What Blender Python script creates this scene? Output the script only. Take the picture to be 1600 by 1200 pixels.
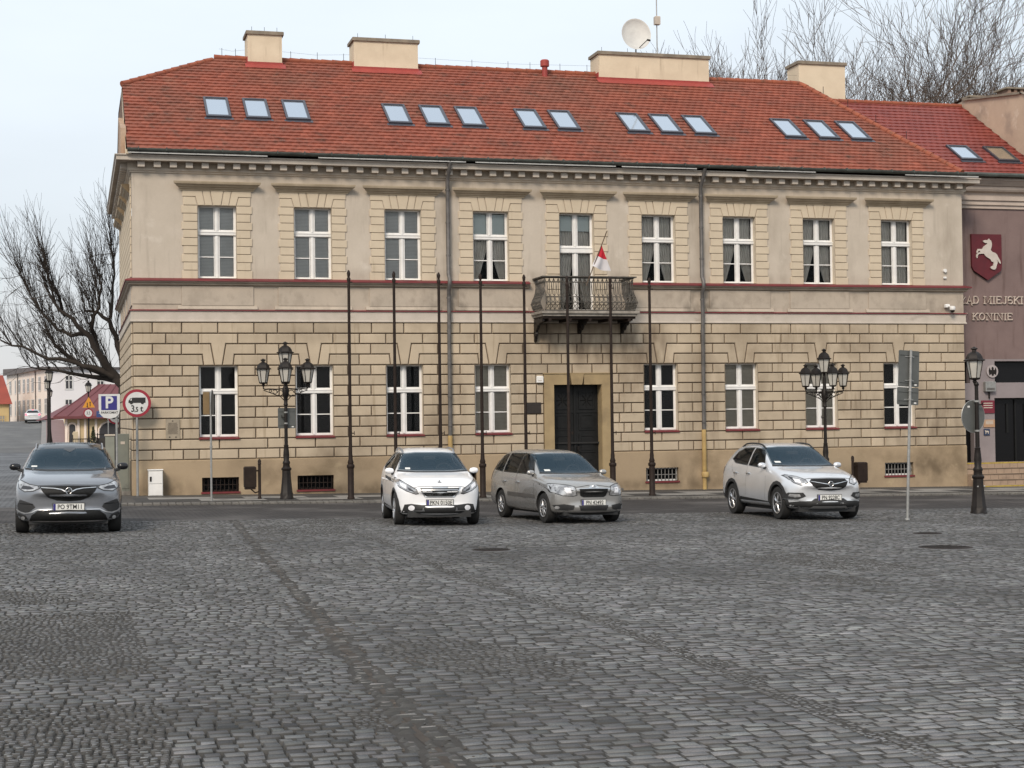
import bpy, bmesh, math, random
import numpy as np
from mathutils import Vector, Matrix
from mathutils.bvhtree import BVHTree
random.seed(7); rng = np.random.default_rng(7)
sc = bpy.context.scene
for _o in list(bpy.data.objects): bpy.data.objects.remove(_o)
# ------------------------------------------------------------------ camera
cam_d = bpy.data.cameras.new('camera'); cam = bpy.data.objects.new('camera', cam_d)
sc.collection.objects.link(cam); sc.camera = cam
CR = Vector((.9656, -.2602, -.0131)); CU = Vector((.0073, -.0234, .9997)); CF = Vector((.2604, .9653, .0206))
CF.normalize(); CR = (CR - CF * CR.dot(CF)).normalized(); CU = CR.cross(CF)
M = Matrix((CR, CU, -CF)).transposed().to_4x4(); M.translation = Vector((-4.113, -48.316, 2.052))
cam.matrix_world = M
cam_d.sensor_width = 36; cam_d.lens = 2530.35 / 1600 * 36; cam_d.clip_start = .1; cam_d.clip_end = 3000
# ------------------------------------------------------------------ world, sun
SUN_EL, SUN_AZ = math.radians(37), math.radians(-32)   # azimuth: from behind and left of the camera
w = bpy.data.worlds.new('World'); sc.world = w; w.use_nodes = True
nt = w.node_tree; N = nt.nodes; L = nt.links; N.clear()
out = N.new('ShaderNodeOutputWorld'); bg = N.new('ShaderNodeBackground'); bg2 = N.new('ShaderNodeBackground')
sky = N.new('ShaderNodeTexSky'); sky.sky_type = 'NISHITA'; sky.sun_disc = False
sky.sun_elevation = SUN_EL; sky.sun_rotation = math.radians(180) - SUN_AZ; sky.air_density = 1.2; sky.dust_density = 2.5
bg.inputs[1].default_value = .10
L.new(sky.outputs[0], bg.inputs[0])
tc = N.new('ShaderNodeTexCoord'); sep = N.new('ShaderNodeSeparateXYZ'); L.new(tc.outputs['Generated'], sep.inputs[0])
ramp = N.new('ShaderNodeValToRGB'); L.new(sep.outputs[2], ramp.inputs[0])
ce = ramp.color_ramp.elements
ce[0].position = 0.0; ce[0].color = (.80, .785, .78, 1); ce[1].position = .26; ce[1].color = (.90, .98, 1.06, 1)
e = ce.new(.11); e.color = (.81, .87, .93, 1)
no = N.new('ShaderNodeTexNoise'); no.inputs['Scale'].default_value = 2.2; no.inputs['Detail'].default_value = 5
mp = N.new('ShaderNodeMapping'); mp.inputs['Scale'].default_value = (1, 1, 3.5); L.new(tc.outputs['Generated'], mp.inputs[0]); L.new(mp.outputs[0], no.inputs[0])
nr = N.new('ShaderNodeMapRange'); nr.inputs[1].default_value = .3; nr.inputs[2].default_value = .7; nr.inputs[3].default_value = .89; nr.inputs[4].default_value = 1.05
L.new(no.outputs[0], nr.inputs[0])
L.new(ramp.outputs[0], bg2.inputs[0]); L.new(nr.outputs[0], bg2.inputs[1])
mx = N.new('ShaderNodeMixShader'); mx.inputs[0].default_value = .86
L.new(bg.outputs[0], mx.inputs[1]); L.new(bg2.outputs[0], mx.inputs[2]); L.new(mx.outputs[0], out.inputs[0])
sun_d = bpy.data.lights.new('sun', 'SUN'); sun = bpy.data.objects.new('sun', sun_d); sc.collection.objects.link(sun)
sun_d.energy = 2.45; sun_d.angle = math.radians(18); sun_d.color = (1, .87, .72)
sdir = Vector((math.sin(SUN_AZ) * math.cos(SUN_EL), -math.cos(SUN_AZ) * math.cos(SUN_EL), math.sin(SUN_EL)))
sun.rotation_euler = sdir.to_track_quat('Z', 'Y').to_euler()
sc.view_settings.view_transform = 'Standard'; sc.view_settings.look = 'None'; sc.view_settings.exposure = 0.12; sc.view_settings.gamma = 1
sc.render.engine = 'CYCLES'; sc.cycles.use_denoising = True; sc.cycles.max_bounces = 8; sc.cycles.transparent_max_bounces = 12
# ------------------------------------------------------------------ helpers
def G(x, y): return -.162 - .0136 * x - .008 * y      # the square falls gently to the right and away
GN = Vector((.0136, .008, 1)).normalized()
def col(o): sc.collection.objects.link(o); return o
def tag(o, label=None, cat=None, group=None, kind=None):
    if label: o['label'] = label
    if cat: o['category'] = cat
    if group: o['group'] = group
    if kind: o['kind'] = kind
    return o
def empty(name, loc=(0, 0, 0), rz=0, label=None, cat=None, group=None):
    o = bpy.data.objects.new(name, None); o.empty_display_size = .2; col(o); o.location = loc; o.rotation_euler = (0, 0, rz)
    return tag(o, label, cat, group)
class MB:
    def __init__(s): s.v = []; s.f = []; s.m = []
    def add(s, vs, fs, m=0):
        b = len(s.v); s.v += [tuple(x) for x in vs]; s.f += [tuple(b + i for i in f) for f in fs]; s.m += [m] * len(fs); return s
    def box(s, x0, x1, y0, y1, z0, z1, m=0):
        return s.add([(x0, y0, z0), (x1, y0, z0), (x1, y1, z0), (x0, y1, z0), (x0, y0, z1), (x1, y0, z1), (x1, y1, z1), (x0, y1, z1)],
                     [(3, 2, 1, 0), (4, 5, 6, 7), (0, 1, 5, 4), (1, 2, 6, 5), (2, 3, 7, 6), (3, 0, 4, 7)], m)
    def bbox(s, x0, x1, y0, y1, z0, z1, b=.01, m=0):   # box with chamfered vertical and top edges
        def ring(i, z): return [(x0 + i, y0 + i, z), (x1 - i, y0 + i, z), (x1 - i, y1 - i, z), (x0 + i, y1 - i, z)]
        vs = ring(0, z0) + ring(0, z1 - b) + ring(b, z1)
        fs = [(3, 2, 1, 0), (8, 9, 10, 11)]
        for k in (0, 4):
            for i in range(4): j = (i + 1) % 4; fs.append((k + i, k + j, k + 4 + j, k + 4 + i))
        return s.add(vs, fs, m)
    def prism(s, pts, a, b, axis='y', m=0):   # outline pts (2D) swept from a to b along axis
        n = len(pts)
        def q(p, t): return {'y': (p[0], t, p[1]), 'x': (t, p[0], p[1]), 'z': (p[0], p[1], t)}[axis]
        vs = [q(p, a) for p in pts] + [q(p, b) for p in pts]
        return s.add(vs, [tuple(range(n))[::-1], tuple(range(n, 2 * n))] + [(i, (i + 1) % n, n + (i + 1) % n, n + i) for i in range(n)], m)
    def tube(s, path, rad, n=8, m=0, cap=True, closed=False):
        P = [Vector(p) for p in path]; k = len(P)
        if not hasattr(rad, '__len__'): rad = [rad] * k
        vs = []; up = None
        for i, p in enumerate(P):
            if closed: d = P[(i + 1) % k] - P[i - 1]
            else: d = P[min(i + 1, k - 1)] - P[max(i - 1, 0)]
            if d.length < 1e-9: d = Vector((0, 0, 1))
            d.normalize()
            if up is None: up = Vector((0, 0, 1)) if abs(d.z) < .9 else Vector((1, 0, 0))
            a = up - d * up.dot(d)
            if a.length < 1e-4: a = d.orthogonal()
            a.normalize(); up = a; b = d.cross(a)
            for j in range(n):
                t = 2 * math.pi * j / n; vs.append(p + (a * math.cos(t) + b * math.sin(t)) * rad[i])
        fs = []
        for i in range(k if closed else k - 1):
            i2 = (i + 1) % k
            for j in range(n): j2 = (j + 1) % n; fs.append((i * n + j, i * n + j2, i2 * n + j2, i2 * n + j))
        if cap and not closed: fs += [tuple(range(n))[::-1], tuple(range((k - 1) * n, k * n))]
        return s.add(vs, fs, m)
    def lathe(s, prof, n=16, c=(0, 0, 0), m=0, axis='z', a0=0):   # prof: (r, h)
        vs = []; fs = []
        for r, h in prof:
            for j in range(n):
                t = 2 * math.pi * j / n + a0; x, y = r * math.cos(t), r * math.sin(t)
                q = {'z': (x, y, h), 'x': (h, x, y), 'y': (y, h, x)}[axis]
                vs.append((c[0] + q[0], c[1] + q[1], c[2] + q[2]))
        for i in range(len(prof) - 1):
            for j in range(n): j2 = (j + 1) % n; fs.append((i * n + j, i * n + j2, (i + 1) * n + j2, (i + 1) * n + j))
        fs += [tuple(range(n))[::-1], tuple(range((len(prof) - 1) * n, len(prof) * n))]
        return s.add(vs, fs, m)
    def xf(s, mat, start=0):
        for i in range(start, len(s.v)): s.v[i] = tuple(mat @ Vector(s.v[i]))
        return s
    def build(s, name, mat, parent=None, smooth=None, flat=False):
        me = bpy.data.meshes.new(name); me.from_pydata(s.v, [], s.f)
        mats = mat if isinstance(mat, (list, tuple)) else [mat]
        for q in mats: me.materials.append(q)
        if len(mats) > 1: me.polygons.foreach_set('material_index', s.m)
        o = col(bpy.data.objects.new(name, me)); o.parent = parent
        if smooth:
            me.polygons.foreach_set('use_smooth', [True] * len(me.polygons))
            try: me.set_sharp_from_angle(angle=math.radians(smooth))
            except Exception: pass
        me.update(); return o
def copy_tree(o, parent=None):
    c = o.copy(); col(c); c.parent = parent
    for k in ('label', 'category', 'group'):
        if parent is None and False: pass
    for ch in list(o.children): copy_tree(ch, c)
    return c
def text(s, size, mat, parent, loc, rot=(math.pi / 2, 0, 0), ext=.004, name='lettering', align='CENTER', sx=1, bold=0, sp=1):
    cu = bpy.data.curves.new(name, 'FONT'); cu.body = s; cu.size = size; cu.extrude = ext; cu.align_x = align; cu.align_y = 'CENTER'; cu.offset = bold; cu.resolution_u = 3
    cu.space_character = sp
    to = bpy.data.objects.new(name, cu); col(to)
    dg = bpy.context.evaluated_depsgraph_get(); me = bpy.data.meshes.new_from_object(to.evaluated_get(dg)); bpy.data.objects.remove(to)
    me.materials.clear(); me.materials.append(mat)
    o = col(bpy.data.objects.new(name, me)); o.parent = parent; o.location = loc; o.rotation_euler = rot; o.scale = (sx, 1, 1); return o
# ------------------------------------------------------------------ materials
def mat(name, c, rough=.8, metal=0, spec=.5, **k):
    m = bpy.data.materials.new(name); m.use_nodes = True; nt = m.node_tree; b = nt.nodes['Principled BSDF']
    b.inputs['Base Color'].default_value = (*c, 1); b.inputs['Roughness'].default_value = rough; b.inputs['Metallic'].default_value = metal
    b.inputs['Specular IOR Level'].default_value = spec
    if k.get('coat'): b.inputs['Coat Weight'].default_value = k['coat']; b.inputs['Coat Roughness'].default_value = .04
    if k.get('emit'): b.inputs['Emission Color'].default_value = (*k['emit'], 1); b.inputs['Emission Strength'].default_value = k.get('es', 1)
    return m
def nmat(name, c1, c2, scale=3, rough=.85, detail=6, lo=.35, hi=.65, bump=0, bscale=40, stretch=(1, 1, 1), third=None, metal=0, spec=.35, bdist=.01, attr=None, fine=0.0):
    """noise blend of c1/c2, optional third = (colour, scale, lo, hi, stretch), bump, per-piece colour attribute"""
    m = mat(name, c1, rough, metal, spec); nt = m.node_tree; N = nt.nodes; L = nt.links; b = N['Principled BSDF']
    t = N.new('ShaderNodeTexCoord')
    def noise(sc_, st, det=detail, ro=.6):
        mp = N.new('ShaderNodeMapping'); mp.inputs['Scale'].default_value = st; L.new(t.outputs['Object'], mp.inputs[0])
        n = N.new('ShaderNodeTexNoise'); n.inputs['Scale'].default_value = sc_; n.inputs['Detail'].default_value = det; n.inputs['Roughness'].default_value = ro
        L.new(mp.outputs[0], n.inputs[0]); return n.outputs[0]
    def rng_(o, a, b_):
        r = N.new('ShaderNodeMapRange'); r.inputs[1].default_value = a; r.inputs[2].default_value = b_; L.new(o, r.inputs[0]); return r.outputs[0]
    def mixc(f, a, b_, mode='MIX'):
        x = N.new('ShaderNodeMix'); x.data_type = 'RGBA'; x.blend_type = mode
        if hasattr(f, 'links'): L.new(f, x.inputs[0])
        else: x.inputs[0].default_value = f
        for i, q in ((6, a), (7, b_)):
            if hasattr(q, 'links'): L.new(q, x.inputs[i])
            else: x.inputs[i].default_value = (*q, 1)
        return x.outputs[2]
    c = mixc(rng_(noise(scale, stretch), lo, hi), c1, c2)
    if third:
        for tc_, ts, tl, th, tst in (third if isinstance(third, list) else [third]):
            c = mixc(rng_(noise(ts, tst), tl, th), c, tc_)
    if attr:
        a = N.new('ShaderNodeAttribute'); a.attribute_name = attr; c = mixc(1.0, c, a.outputs[0], 'MULTIPLY')
    if fine:
        f = noise(bscale * 1.7, (1, 1, 1), 3); r = N.new('ShaderNodeMapRange'); r.inputs[1].default_value = .3; r.inputs[2].default_value = .7
        r.inputs[3].default_value = 1 - fine; r.inputs[4].default_value = 1 + fine; L.new(f, r.inputs[0])
        cb = N.new('ShaderNodeCombineColor'); [L.new(r.outputs[0], cb.inputs[i]) for i in range(3)]; c = mixc(1.0, c, cb.outputs[0], 'MULTIPLY')
    L.new(c, b.inputs['Base Color'])
    if bump:
        bn = N.new('ShaderNodeBump'); bn.inputs['Strength'].default_value = bump; bn.inputs['Distance'].default_value = bdist
        L.new(noise(bscale, (1, 1, 1), 4), bn.inputs['Height']); L.new(bn.outputs[0], b.inputs['Normal'])
    return m
STREAK = (3.2, 3.2, .28)
plaster = nmat('plaster', (.53, .465, .39), (.455, .395, .325), .9, .9, 6, .3, .7, .25, 60, third=[((.33, .28, .225), .5, .53, .84, (1.6, 1.6, .6)), ((.36, .31, .255), 1.9, .55, .82, STREAK), ((.60, .54, .47), 1.3, .6, .8, (1, 1, 1))], fine=.06)
frieze = nmat('frieze_plaster', (.47, .40, .325), (.39, .335, .275), 1.1, .9, 7, .3, .7, .25, 60, third=[((.27, .225, .18), 1.3, .52, .80, (1.2, 1.2, 1.0)), ((.32, .27, .22), 3.5, .52, .8, (1.2, 1.2, .8))], fine=.06)
quoin = nmat('yellow_plaster', (.58, .49, .37), (.50, .42, .315), 1.6, .9, 6, .3, .7, .2, 60, third=((.36, .29, .19), 1.4, .62, .85, STREAK), fine=.05)
rustic = nmat('rusticated_plaster', (.485, .40, .295), (.395, .325, .24), 1.1, .9, 7, .3, .7, .3, 50, third=[((.20, .15, .10), .5, .53, .80, (1, 1, .7)), ((.25, .19, .125), 2.0, .58, .80, STREAK)], attr='tint', fine=.06)
joint = nmat('dirty_joint', (.15, .11, .078), (.10, .074, .053), 3)
plinth_m = nmat('plinth_plaster', (.385, .295, .195), (.31, .235, .155), .7, .9, 7, .3, .7, .3, 40, third=[((.17, .125, .075), .55, .52, .78, (1, 1, 1.3)), ((.45, .36, .23), 2.4, .6, .85, (1, 1, 1))], fine=.07)
stone = nmat('painted_stone', (.52, .46, .40), (.45, .40, .34), 2, .85, third=((.26, .22, .18), 1.6, .58, .8, (.6, .6, 2)), fine=.05)
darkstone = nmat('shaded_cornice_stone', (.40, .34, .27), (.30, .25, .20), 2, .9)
redmetal = nmat('maroon_sheet_metal', (.185, .030, .034), (.14, .028, .03), 3, .5, third=((.10, .035, .03), 5, .55, .8, (1, 1, 1)))
gutter_m = nmat('green_grey_zinc', (.10, .115, .105), (.06, .065, .06), 3, .6, metal=.3)
pipe_m = nmat('grey_zinc_pipe', (.16, .15, .145), (.10, .095, .09), 4, .55, metal=.3)
yellow_m = nmat('ochre_pipe_paint', (.50, .35, .14), (.38, .26, .11), 4, .6)
white_m = nmat('white_window_paint', (.78, .77, .75), (.70, .69, .67), 4, .5)
reveal_m = nmat('cream_reveal', (.66, .58, .46), (.58, .50, .40), 2, .85)
iron = nmat('dark_cast_iron', (.010, .008, .007), (.018, .014, .012), 6, .5, spec=.25)
iron_br = nmat('brown_black_iron', (.016, .010, .008), (.026, .017, .013), 6, .6, spec=.2)
wood = nmat('dark_door_paint', (.007, .0075, .0075), (.012, .012, .012), 4, .5, spec=.25)
galv = nmat('galvanised_steel', (.36, .36, .35), (.28, .28, .27), 12, .5, metal=.5)
signback = nmat('grey_sign_back', (.13, .135, .13), (.10, .105, .10), 3, .6, metal=.2)
chim = nmat('chimney_plaster', (.66, .56, .42), (.58, .485, .36), 1.3, .9, third=[((.34, .27, .19), 1.5, .60, .82, STREAK)], bump=.2, fine=.05)
capm = nmat('concrete_cap', (.26, .22, .17), (.17, .145, .115), 4, .9)
room = mat('dark_room', (.02, .02, .02), .9)
blind_m = nmat('grey_blind', (.80, .79, .77), (.70, .69, .67), 2, .6)
blind_w = nmat('beige_blind', (.60, .52, .42), (.50, .44, .36), 2, .6)
frost = mat('pale_roller_blind', (.80, .88, .86), .7)
curtain_m = nmat('net_curtain', (.85, .80, .74), (.72, .68, .62), 3, .8)
tile_m = nmat('clay_tile', (.275, .080, .048), (.215, .064, .042), 1.2, .85, 7, .3, .7, .3, 30, third=[((.19, .078, .052), .30, .45, .75, (1, 1, 1)), ((.27, .17, .115), .55, .62, .86, (1, 1, 1)), ((.085, .060, .045), 2.4, .56, .8, (1, 1, 1))], attr='tint', fine=.1)
tile2_m = nmat('newer_clay_tile', (.23, .050, .036), (.18, .04, .032), 1.0, .6, third=((.18, .05, .04), .6, .55, .8, (1, 1, 1)), attr='tint')
ridge_m = nmat('ridge_tile', (.32, .095, .050), (.23, .07, .042), 3, .8, third=((.15, .08, .05), 4, .55, .75, (1, 1, 1)))
redflash = nmat('red_flashing', (.33, .055, .045), (.27, .045, .038), 2, .5)
dark_frame = mat('dark_skylight_frame', (.06, .06, .075), .35, .3)
bark = nmat('dark_bark', (.030, .025, .022), (.045, .037, .032), 6, .95)
bark2 = nmat('brown_bark', (.085, .065, .052), (.12, .092, .075), 6, .95)
def dark_patches(m, spots, c, nscale=2.2, st=(1, 1, .35)):
    # weathering stains and other darker patches round given places on the wall: (x, z, rx, rz, strength)
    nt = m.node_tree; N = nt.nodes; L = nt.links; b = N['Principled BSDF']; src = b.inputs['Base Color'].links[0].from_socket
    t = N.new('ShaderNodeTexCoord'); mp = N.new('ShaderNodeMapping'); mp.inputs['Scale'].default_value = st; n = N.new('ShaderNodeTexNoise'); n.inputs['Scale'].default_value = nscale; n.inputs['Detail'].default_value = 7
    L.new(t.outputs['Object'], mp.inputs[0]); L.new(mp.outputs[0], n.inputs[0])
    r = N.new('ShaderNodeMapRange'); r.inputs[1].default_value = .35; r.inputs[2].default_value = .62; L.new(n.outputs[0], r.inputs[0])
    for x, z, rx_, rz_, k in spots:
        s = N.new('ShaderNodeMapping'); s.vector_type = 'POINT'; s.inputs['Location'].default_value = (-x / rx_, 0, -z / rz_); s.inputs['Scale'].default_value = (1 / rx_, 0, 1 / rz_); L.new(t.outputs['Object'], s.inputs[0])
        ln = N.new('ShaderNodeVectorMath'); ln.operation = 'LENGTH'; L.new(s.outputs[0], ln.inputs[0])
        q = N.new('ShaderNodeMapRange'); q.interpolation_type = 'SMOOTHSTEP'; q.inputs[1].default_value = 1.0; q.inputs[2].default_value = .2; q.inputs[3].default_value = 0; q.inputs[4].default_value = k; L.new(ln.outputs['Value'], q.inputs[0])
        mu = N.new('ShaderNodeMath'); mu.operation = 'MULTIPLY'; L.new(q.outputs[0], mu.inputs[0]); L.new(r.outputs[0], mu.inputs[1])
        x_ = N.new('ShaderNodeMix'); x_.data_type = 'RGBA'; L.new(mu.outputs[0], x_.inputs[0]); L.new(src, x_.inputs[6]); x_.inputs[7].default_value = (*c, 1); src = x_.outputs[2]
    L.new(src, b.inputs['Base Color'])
dark_patches(rustic, [(11.2, 4.6, 3.4, 1.5, .85), (13.3, 4.2, 1.2, 1.8, .8), (22.8, 1.9, 3.6, 1.8, .6), (15.3, 2.6, 1.0, 3.0, .5), (6.9, 2.2, .7, 2.5, .5), (19.8, 4.4, 2.5, .8, .5), (2.6, 4.6, 4, .5, .25)], (.15, .11, .075))  # first spot: noisy brown darkening of the wall below the balcony
dark_patches(plinth_m, [(23.4, .2, 1.9, .9, .9), (19.8, -.1, 2.0, .7, .8), (14.6, .2, 1.3, .9, .6), (-1.6, .0, 1.4, .6, .8), (1.2, .6, 1.5, .6, .5), (5.2, .0, 3.5, .35, .8), (10, -.1, 14, .30, .6)], (.13, .095, .06), 1.6, (1, 1, .8))
dark_patches(plaster, [(15.1, 8.2, .9, 2.5, .5), (6.9, 8.2, .8, 2.5, .5), (11.0, 9.0, 15, .35, .5), (24.0, 7.8, .7, 1.8, .4), (11, 6.4, 15, .3, .5)], (.24, .20, .155))
dark_patches(frieze, [(15.2, 5.4, 1.2, 1.0, .8), (6.9, 5.4, 1.2, 1.0, .8), (23.5, 5.3, 2.5, .9, .4)], (.15, .125, .10), 3, (1, 1, .8))
def glass(name, tint=(.02, .025, .03), op=.25, rough=.02, spec=.5):
    m = bpy.data.materials.new(name); m.use_nodes = True; nt = m.node_tree; N = nt.nodes; L = nt.links; N.clear()
    o = N.new('ShaderNodeOutputMaterial'); t = N.new('ShaderNodeBsdfTransparent'); t.inputs[0].default_value = (.96, .97, .97, 1)
    p = N.new('ShaderNodeBsdfPrincipled'); p.inputs['Base Color'].default_value = (*tint, 1); p.inputs['Roughness'].default_value = rough; p.inputs['Specular IOR Level'].default_value = spec
    f = N.new('ShaderNodeFresnel'); f.inputs[0].default_value = 1.5; a = N.new('ShaderNodeMath'); a.operation = 'ADD'; a.inputs[1].default_value = op; a.use_clamp = True
    x = N.new('ShaderNodeMixShader'); L.new(f.outputs[0], a.inputs[0]); L.new(a.outputs[0], x.inputs[0]); L.new(t.outputs[0], x.inputs[1]); L.new(p.outputs[0], x.inputs[2]); L.new(x.outputs[0], o.inputs[0]); return m
wglass = glass('window_glass', op=.02)
wglass_dark = glass('dark_window_glass', tint=(.012, .014, .016), op=.22)
def mirrorish(name, c, metal=.0, rough=.03, spec=1.0): return mat(name, c, rough, metal, spec, coat=1)
skyglass = mat('skylight_glass', (.55, .62, .70), .06, .8, 1.0)
# ------------------------------------------------------------------ ground, square, streets
def H(x, y):
    if y <= 0: return G(x, y)
    t = min(1, y / 30); t = t * t * (3 - 2 * t)
    return G(x, 0) * (1 - t)
def grid_sheet(name, xs, ys, zf, m, kind='structure'):
    mb = MB(); nx = len(xs)
    mb.v = [(x, y, zf(x, y)) for y in ys for x in xs]
    mb.f = [(j * nx + i, j * nx + i + 1, (j + 1) * nx + i + 1, (j + 1) * nx + i) for j in range(len(ys) - 1) for i in range(nx - 1)]
    mb.m = [0] * len(mb.f); o = mb.build(name, m); tag(o, kind=kind); return o
dirt_m = nmat('dirt_joints', (.055, .050, .045), (.035, .032, .029), 5, .95, third=((.09, .07, .05), .8, .58, .75, (1, 1, 1)))
asph = nmat('worn_asphalt', (.13, .13, .13), (.10, .10, .10), .5, .9, third=((.17, .17, .165), .25, .5, .7, (1, .4, 1)), fine=.2, bscale=8)
grid_sheet('ground', [-900, -200, -60, -30, -10, 0, 10, 30, 60, 200, 900], [-120, -60, -13.4, -5, 0, 5, 10, 15, 20, 25, 30, 60, 150, 400, 1500], lambda x, y: (H(max(-60, min(60, x)), max(-60, y))) - .05, dirt_m)
def brickmat(name, c1, c2, cm, bw, bh, mortar=.012, big=((.1, .1, .1), .3, .5, .7)):
    m = mat(name, c1, .85, 0, .35); nt = m.node_tree; N = nt.nodes; L = nt.links; b = N['Principled BSDF']
    t = N.new('ShaderNodeTexCoord'); br = N.new('ShaderNodeTexBrick')
    br.inputs['Color1'].default_value = (*c1, 1); br.inputs['Color2'].default_value = (*c2, 1); br.inputs['Mortar'].default_value = (*cm, 1)
    br.inputs['Scale'].default_value = 1; br.inputs['Brick Width'].default_value = bw; br.inputs['Row Height'].default_value = bh; br.inputs['Mortar Size'].default_value = mortar
    n2 = N.new('ShaderNodeTexNoise'); n2.inputs['Scale'].default_value = 6; L.new(t.outputs['Object'], n2.inputs[0])
    va = N.new('ShaderNodeVectorMath'); va.operation = 'MULTIPLY_ADD'; L.new(n2.outputs['Color'], va.inputs[0]); va.inputs[1].default_value = (.05, .05, 0); L.new(t.outputs['Object'], va.inputs[2])
    L.new(va.outputs[0], br.inputs[0])
    n = N.new('ShaderNodeTexNoise'); n.inputs['Scale'].default_value = big[1]; n.inputs['Detail'].default_value = 6; L.new(t.outputs['Object'], n.inputs[0])
    r = N.new('ShaderNodeMapRange'); r.inputs[1].default_value = big[2]; r.inputs[2].default_value = big[3]; L.new(n.outputs[0], r.inputs[0])
    x = N.new('ShaderNodeMix'); x.data_type = 'RGBA'; L.new(r.outputs[0], x.inputs[0]); L.new(br.outputs[0], x.inputs[6]); x.inputs[7].default_value = (*big[0], 1)
    L.new(x.outputs[2], b.inputs['Base Color'])
    bp = N.new('ShaderNodeBump'); bp.inputs['Strength'].default_value = .6; bp.inputs['Distance'].default_value = .02; bp.invert = True
    L.new(br.outputs['Fac'], bp.inputs['Height']); L.new(bp.outputs[0], b.inputs['Normal']); return m
road_m = brickmat('dark_road_setts', (.062, .055, .054), (.034, .031, .031), (.014, .013, .012), .24, .14, .02, ((.10, .092, .088), .45, .5, .72))
farsett_m = brickmat('grey_far_setts', (.16, .165, .175), (.085, .09, .096), (.05, .05, .052), .3, .3, .035, ((.19, .195, .205), .3, .46, .70))
KY = -5.6
grid_sheet('brick_road', [-60, -30, -2.9, 40], [-13.45, KY], lambda x, y: G(x, y) - .012, road_m)
grid_sheet('side_street', [-60, -20, -3.6], [KY, 0, 5, 10, 15, 20, 25, 30, 72], lambda x, y: H(x, y) - .012, farsett_m)
# ---- setts of the square: every stone a chamfered block
def chan_x(y): return -.89 + (y + 13.5) * .0492
def seam1(y): return .75 + (y + 13.5) * .012 + .08 * np.sin(y * .5)
def seam2(y): return 4.6 + (y + 13.5) * .075 + .1 * np.sin(y * .7)
P_ = []
RH = .114
y = -43.0; rng_w = rng.uniform(-.12, .14, 97)
def zone_small(x, y):   # worn areas repaired with small rubble stones
    z = (x < -3.62) & ((y < -37.4) | ((y > -36.0) & (y < -31.5)))
    n_ = np.sin(x * .55 + 1.7) * np.sin(y * .31 + .6) + .55 * np.sin(x * 1.3 - y * .45) + .3 * np.sin(x * 2.1 + y * 1.3)
    return z | (n_ > 1.15) | ((x > 3.4) & (y > -22) & (n_ > .6))
while y < -13.6:
    depth = (y + 48.3); half = depth * .335 + 2.6; cx = -4.1 + depth * .27
    hw = .08 + rng.uniform(-.04, .04) + max(0, (-29 - y) * .006)
    for (xa, xb, kind) in ((cx - half - 2, chan_x(y) - hw, 0), (chan_x(y) - hw, chan_x(y) + hw, 3), (chan_x(y) + hw, seam1(y), 1), (seam1(y), seam1(y) + .20 + rng_w[int(-y * 8) % 97], 4), (seam1(y) + .20 + rng_w[int(-y * 8) % 97], seam2(y), 1), (seam2(y), cx + half + 2, 2)):
        if xb <= xa: continue
        bw = {0: .116, 1: .150, 2: .148, 3: .11, 4: .085}[kind]; n = max(1, int((xb - xa) / bw))
        ws = rng.uniform(.74, 1.26, n); ws *= (xb - xa) / ws.sum(); xe = xa + np.concatenate([[0], np.cumsum(ws)])
        P_.append(np.stack([xe[:-1], xe[1:], np.full(n, y), np.full(n, RH), np.full(n, float(kind))], 1))
    y += RH
A = np.concatenate(P_)
small = zone_small(A[:, 0], A[:, 2]) & (A[:, 4] != 3) | (A[:, 4] == 4)
B = A[small]; A = A[~small]; parts = [A]
for q in range(2):          # small stones: half rows, split once more across
    for h_ in range(2):
        C = B.copy(); mid = (B[:, 0] + B[:, 1]) / 2 + rng.uniform(-.01, .01, len(B)); wide = (B[:, 1] - B[:, 0]) > .085
        if h_ == 0: C[:, 1] = np.where(wide, mid, B[:, 1])
        else: C[:, 0] = np.where(wide, mid, B[:, 0]); C = C[wide]
        C[:, 2] += q * RH / 2; C[:, 3] = RH / 2; C[:, 4] = 4; parts.append(C)
A = np.concatenate(parts); n = len(A)
x0, x1, yy, rowh, kd = A.T
j = lambda s: rng.uniform(-s, s, n)
sm = kd == 4; chn = kd == 3
wob = .015 * np.sin(x0 * 1.7 + yy * .4) + .014 * np.sin(x0 * .6 - yy * 1.1) + .008 * np.sin(x0 * 5.1)
gx = np.where(chn, .010, np.where(sm, .002, .0025)) + rng.uniform(0, .0035, n); gy = np.where(chn, .008, np.where(sm, .003, .0045)) + rng.uniform(0, .0045, n)
jy = np.where(chn, .018, np.where(sm, .003, .0055))
X0 = x0 + gx + j(1) * .004; X1 = x1 - gx + j(1) * .004; Y0 = yy + gy + wob + j(1) * jy; Y1 = yy + rowh - gy + wob + j(1) * jy
sk = j(1) * np.where(sm, .003, .006)
base = -.162 - .0136 * x0 - .008 * yy
dip = np.where(chn, .004, 0) + .010 * np.sin(x0 * .9 + 1.3) * np.sin(yy * .7) + np.where(np.abs(x0 - chan_x(yy)) < .45, -.008, 0)
top = base + dip + j(1) * np.where(sm, .003, .0045) - np.where(sm, .001, 0)
ch = np.where(chn, .022, .005); cj = np.where(chn, .02, .005)
corners_lo = [(X0, Y0), (X1, Y0 + sk), (X1 + sk, Y1 + sk), (X0 + sk, Y1)]
V = np.empty((n, 8, 3))
for i, (a, b) in enumerate(corners_lo): V[:, i, 0] = a; V[:, i, 1] = b; V[:, i, 2] = base + dip - .026
sx = [1, -1, -1, 1]; sy = [1, 1, -1, -1]
for i, (a, b) in enumerate(corners_lo):
    V[:, 4 + i, 0] = a + sx[i] * (ch + rng.uniform(0, 1, n) * cj); V[:, 4 + i, 1] = b + sy[i] * (ch + rng.uniform(0, 1, n) * cj); V[:, 4 + i, 2] = top + j(.003)
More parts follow.
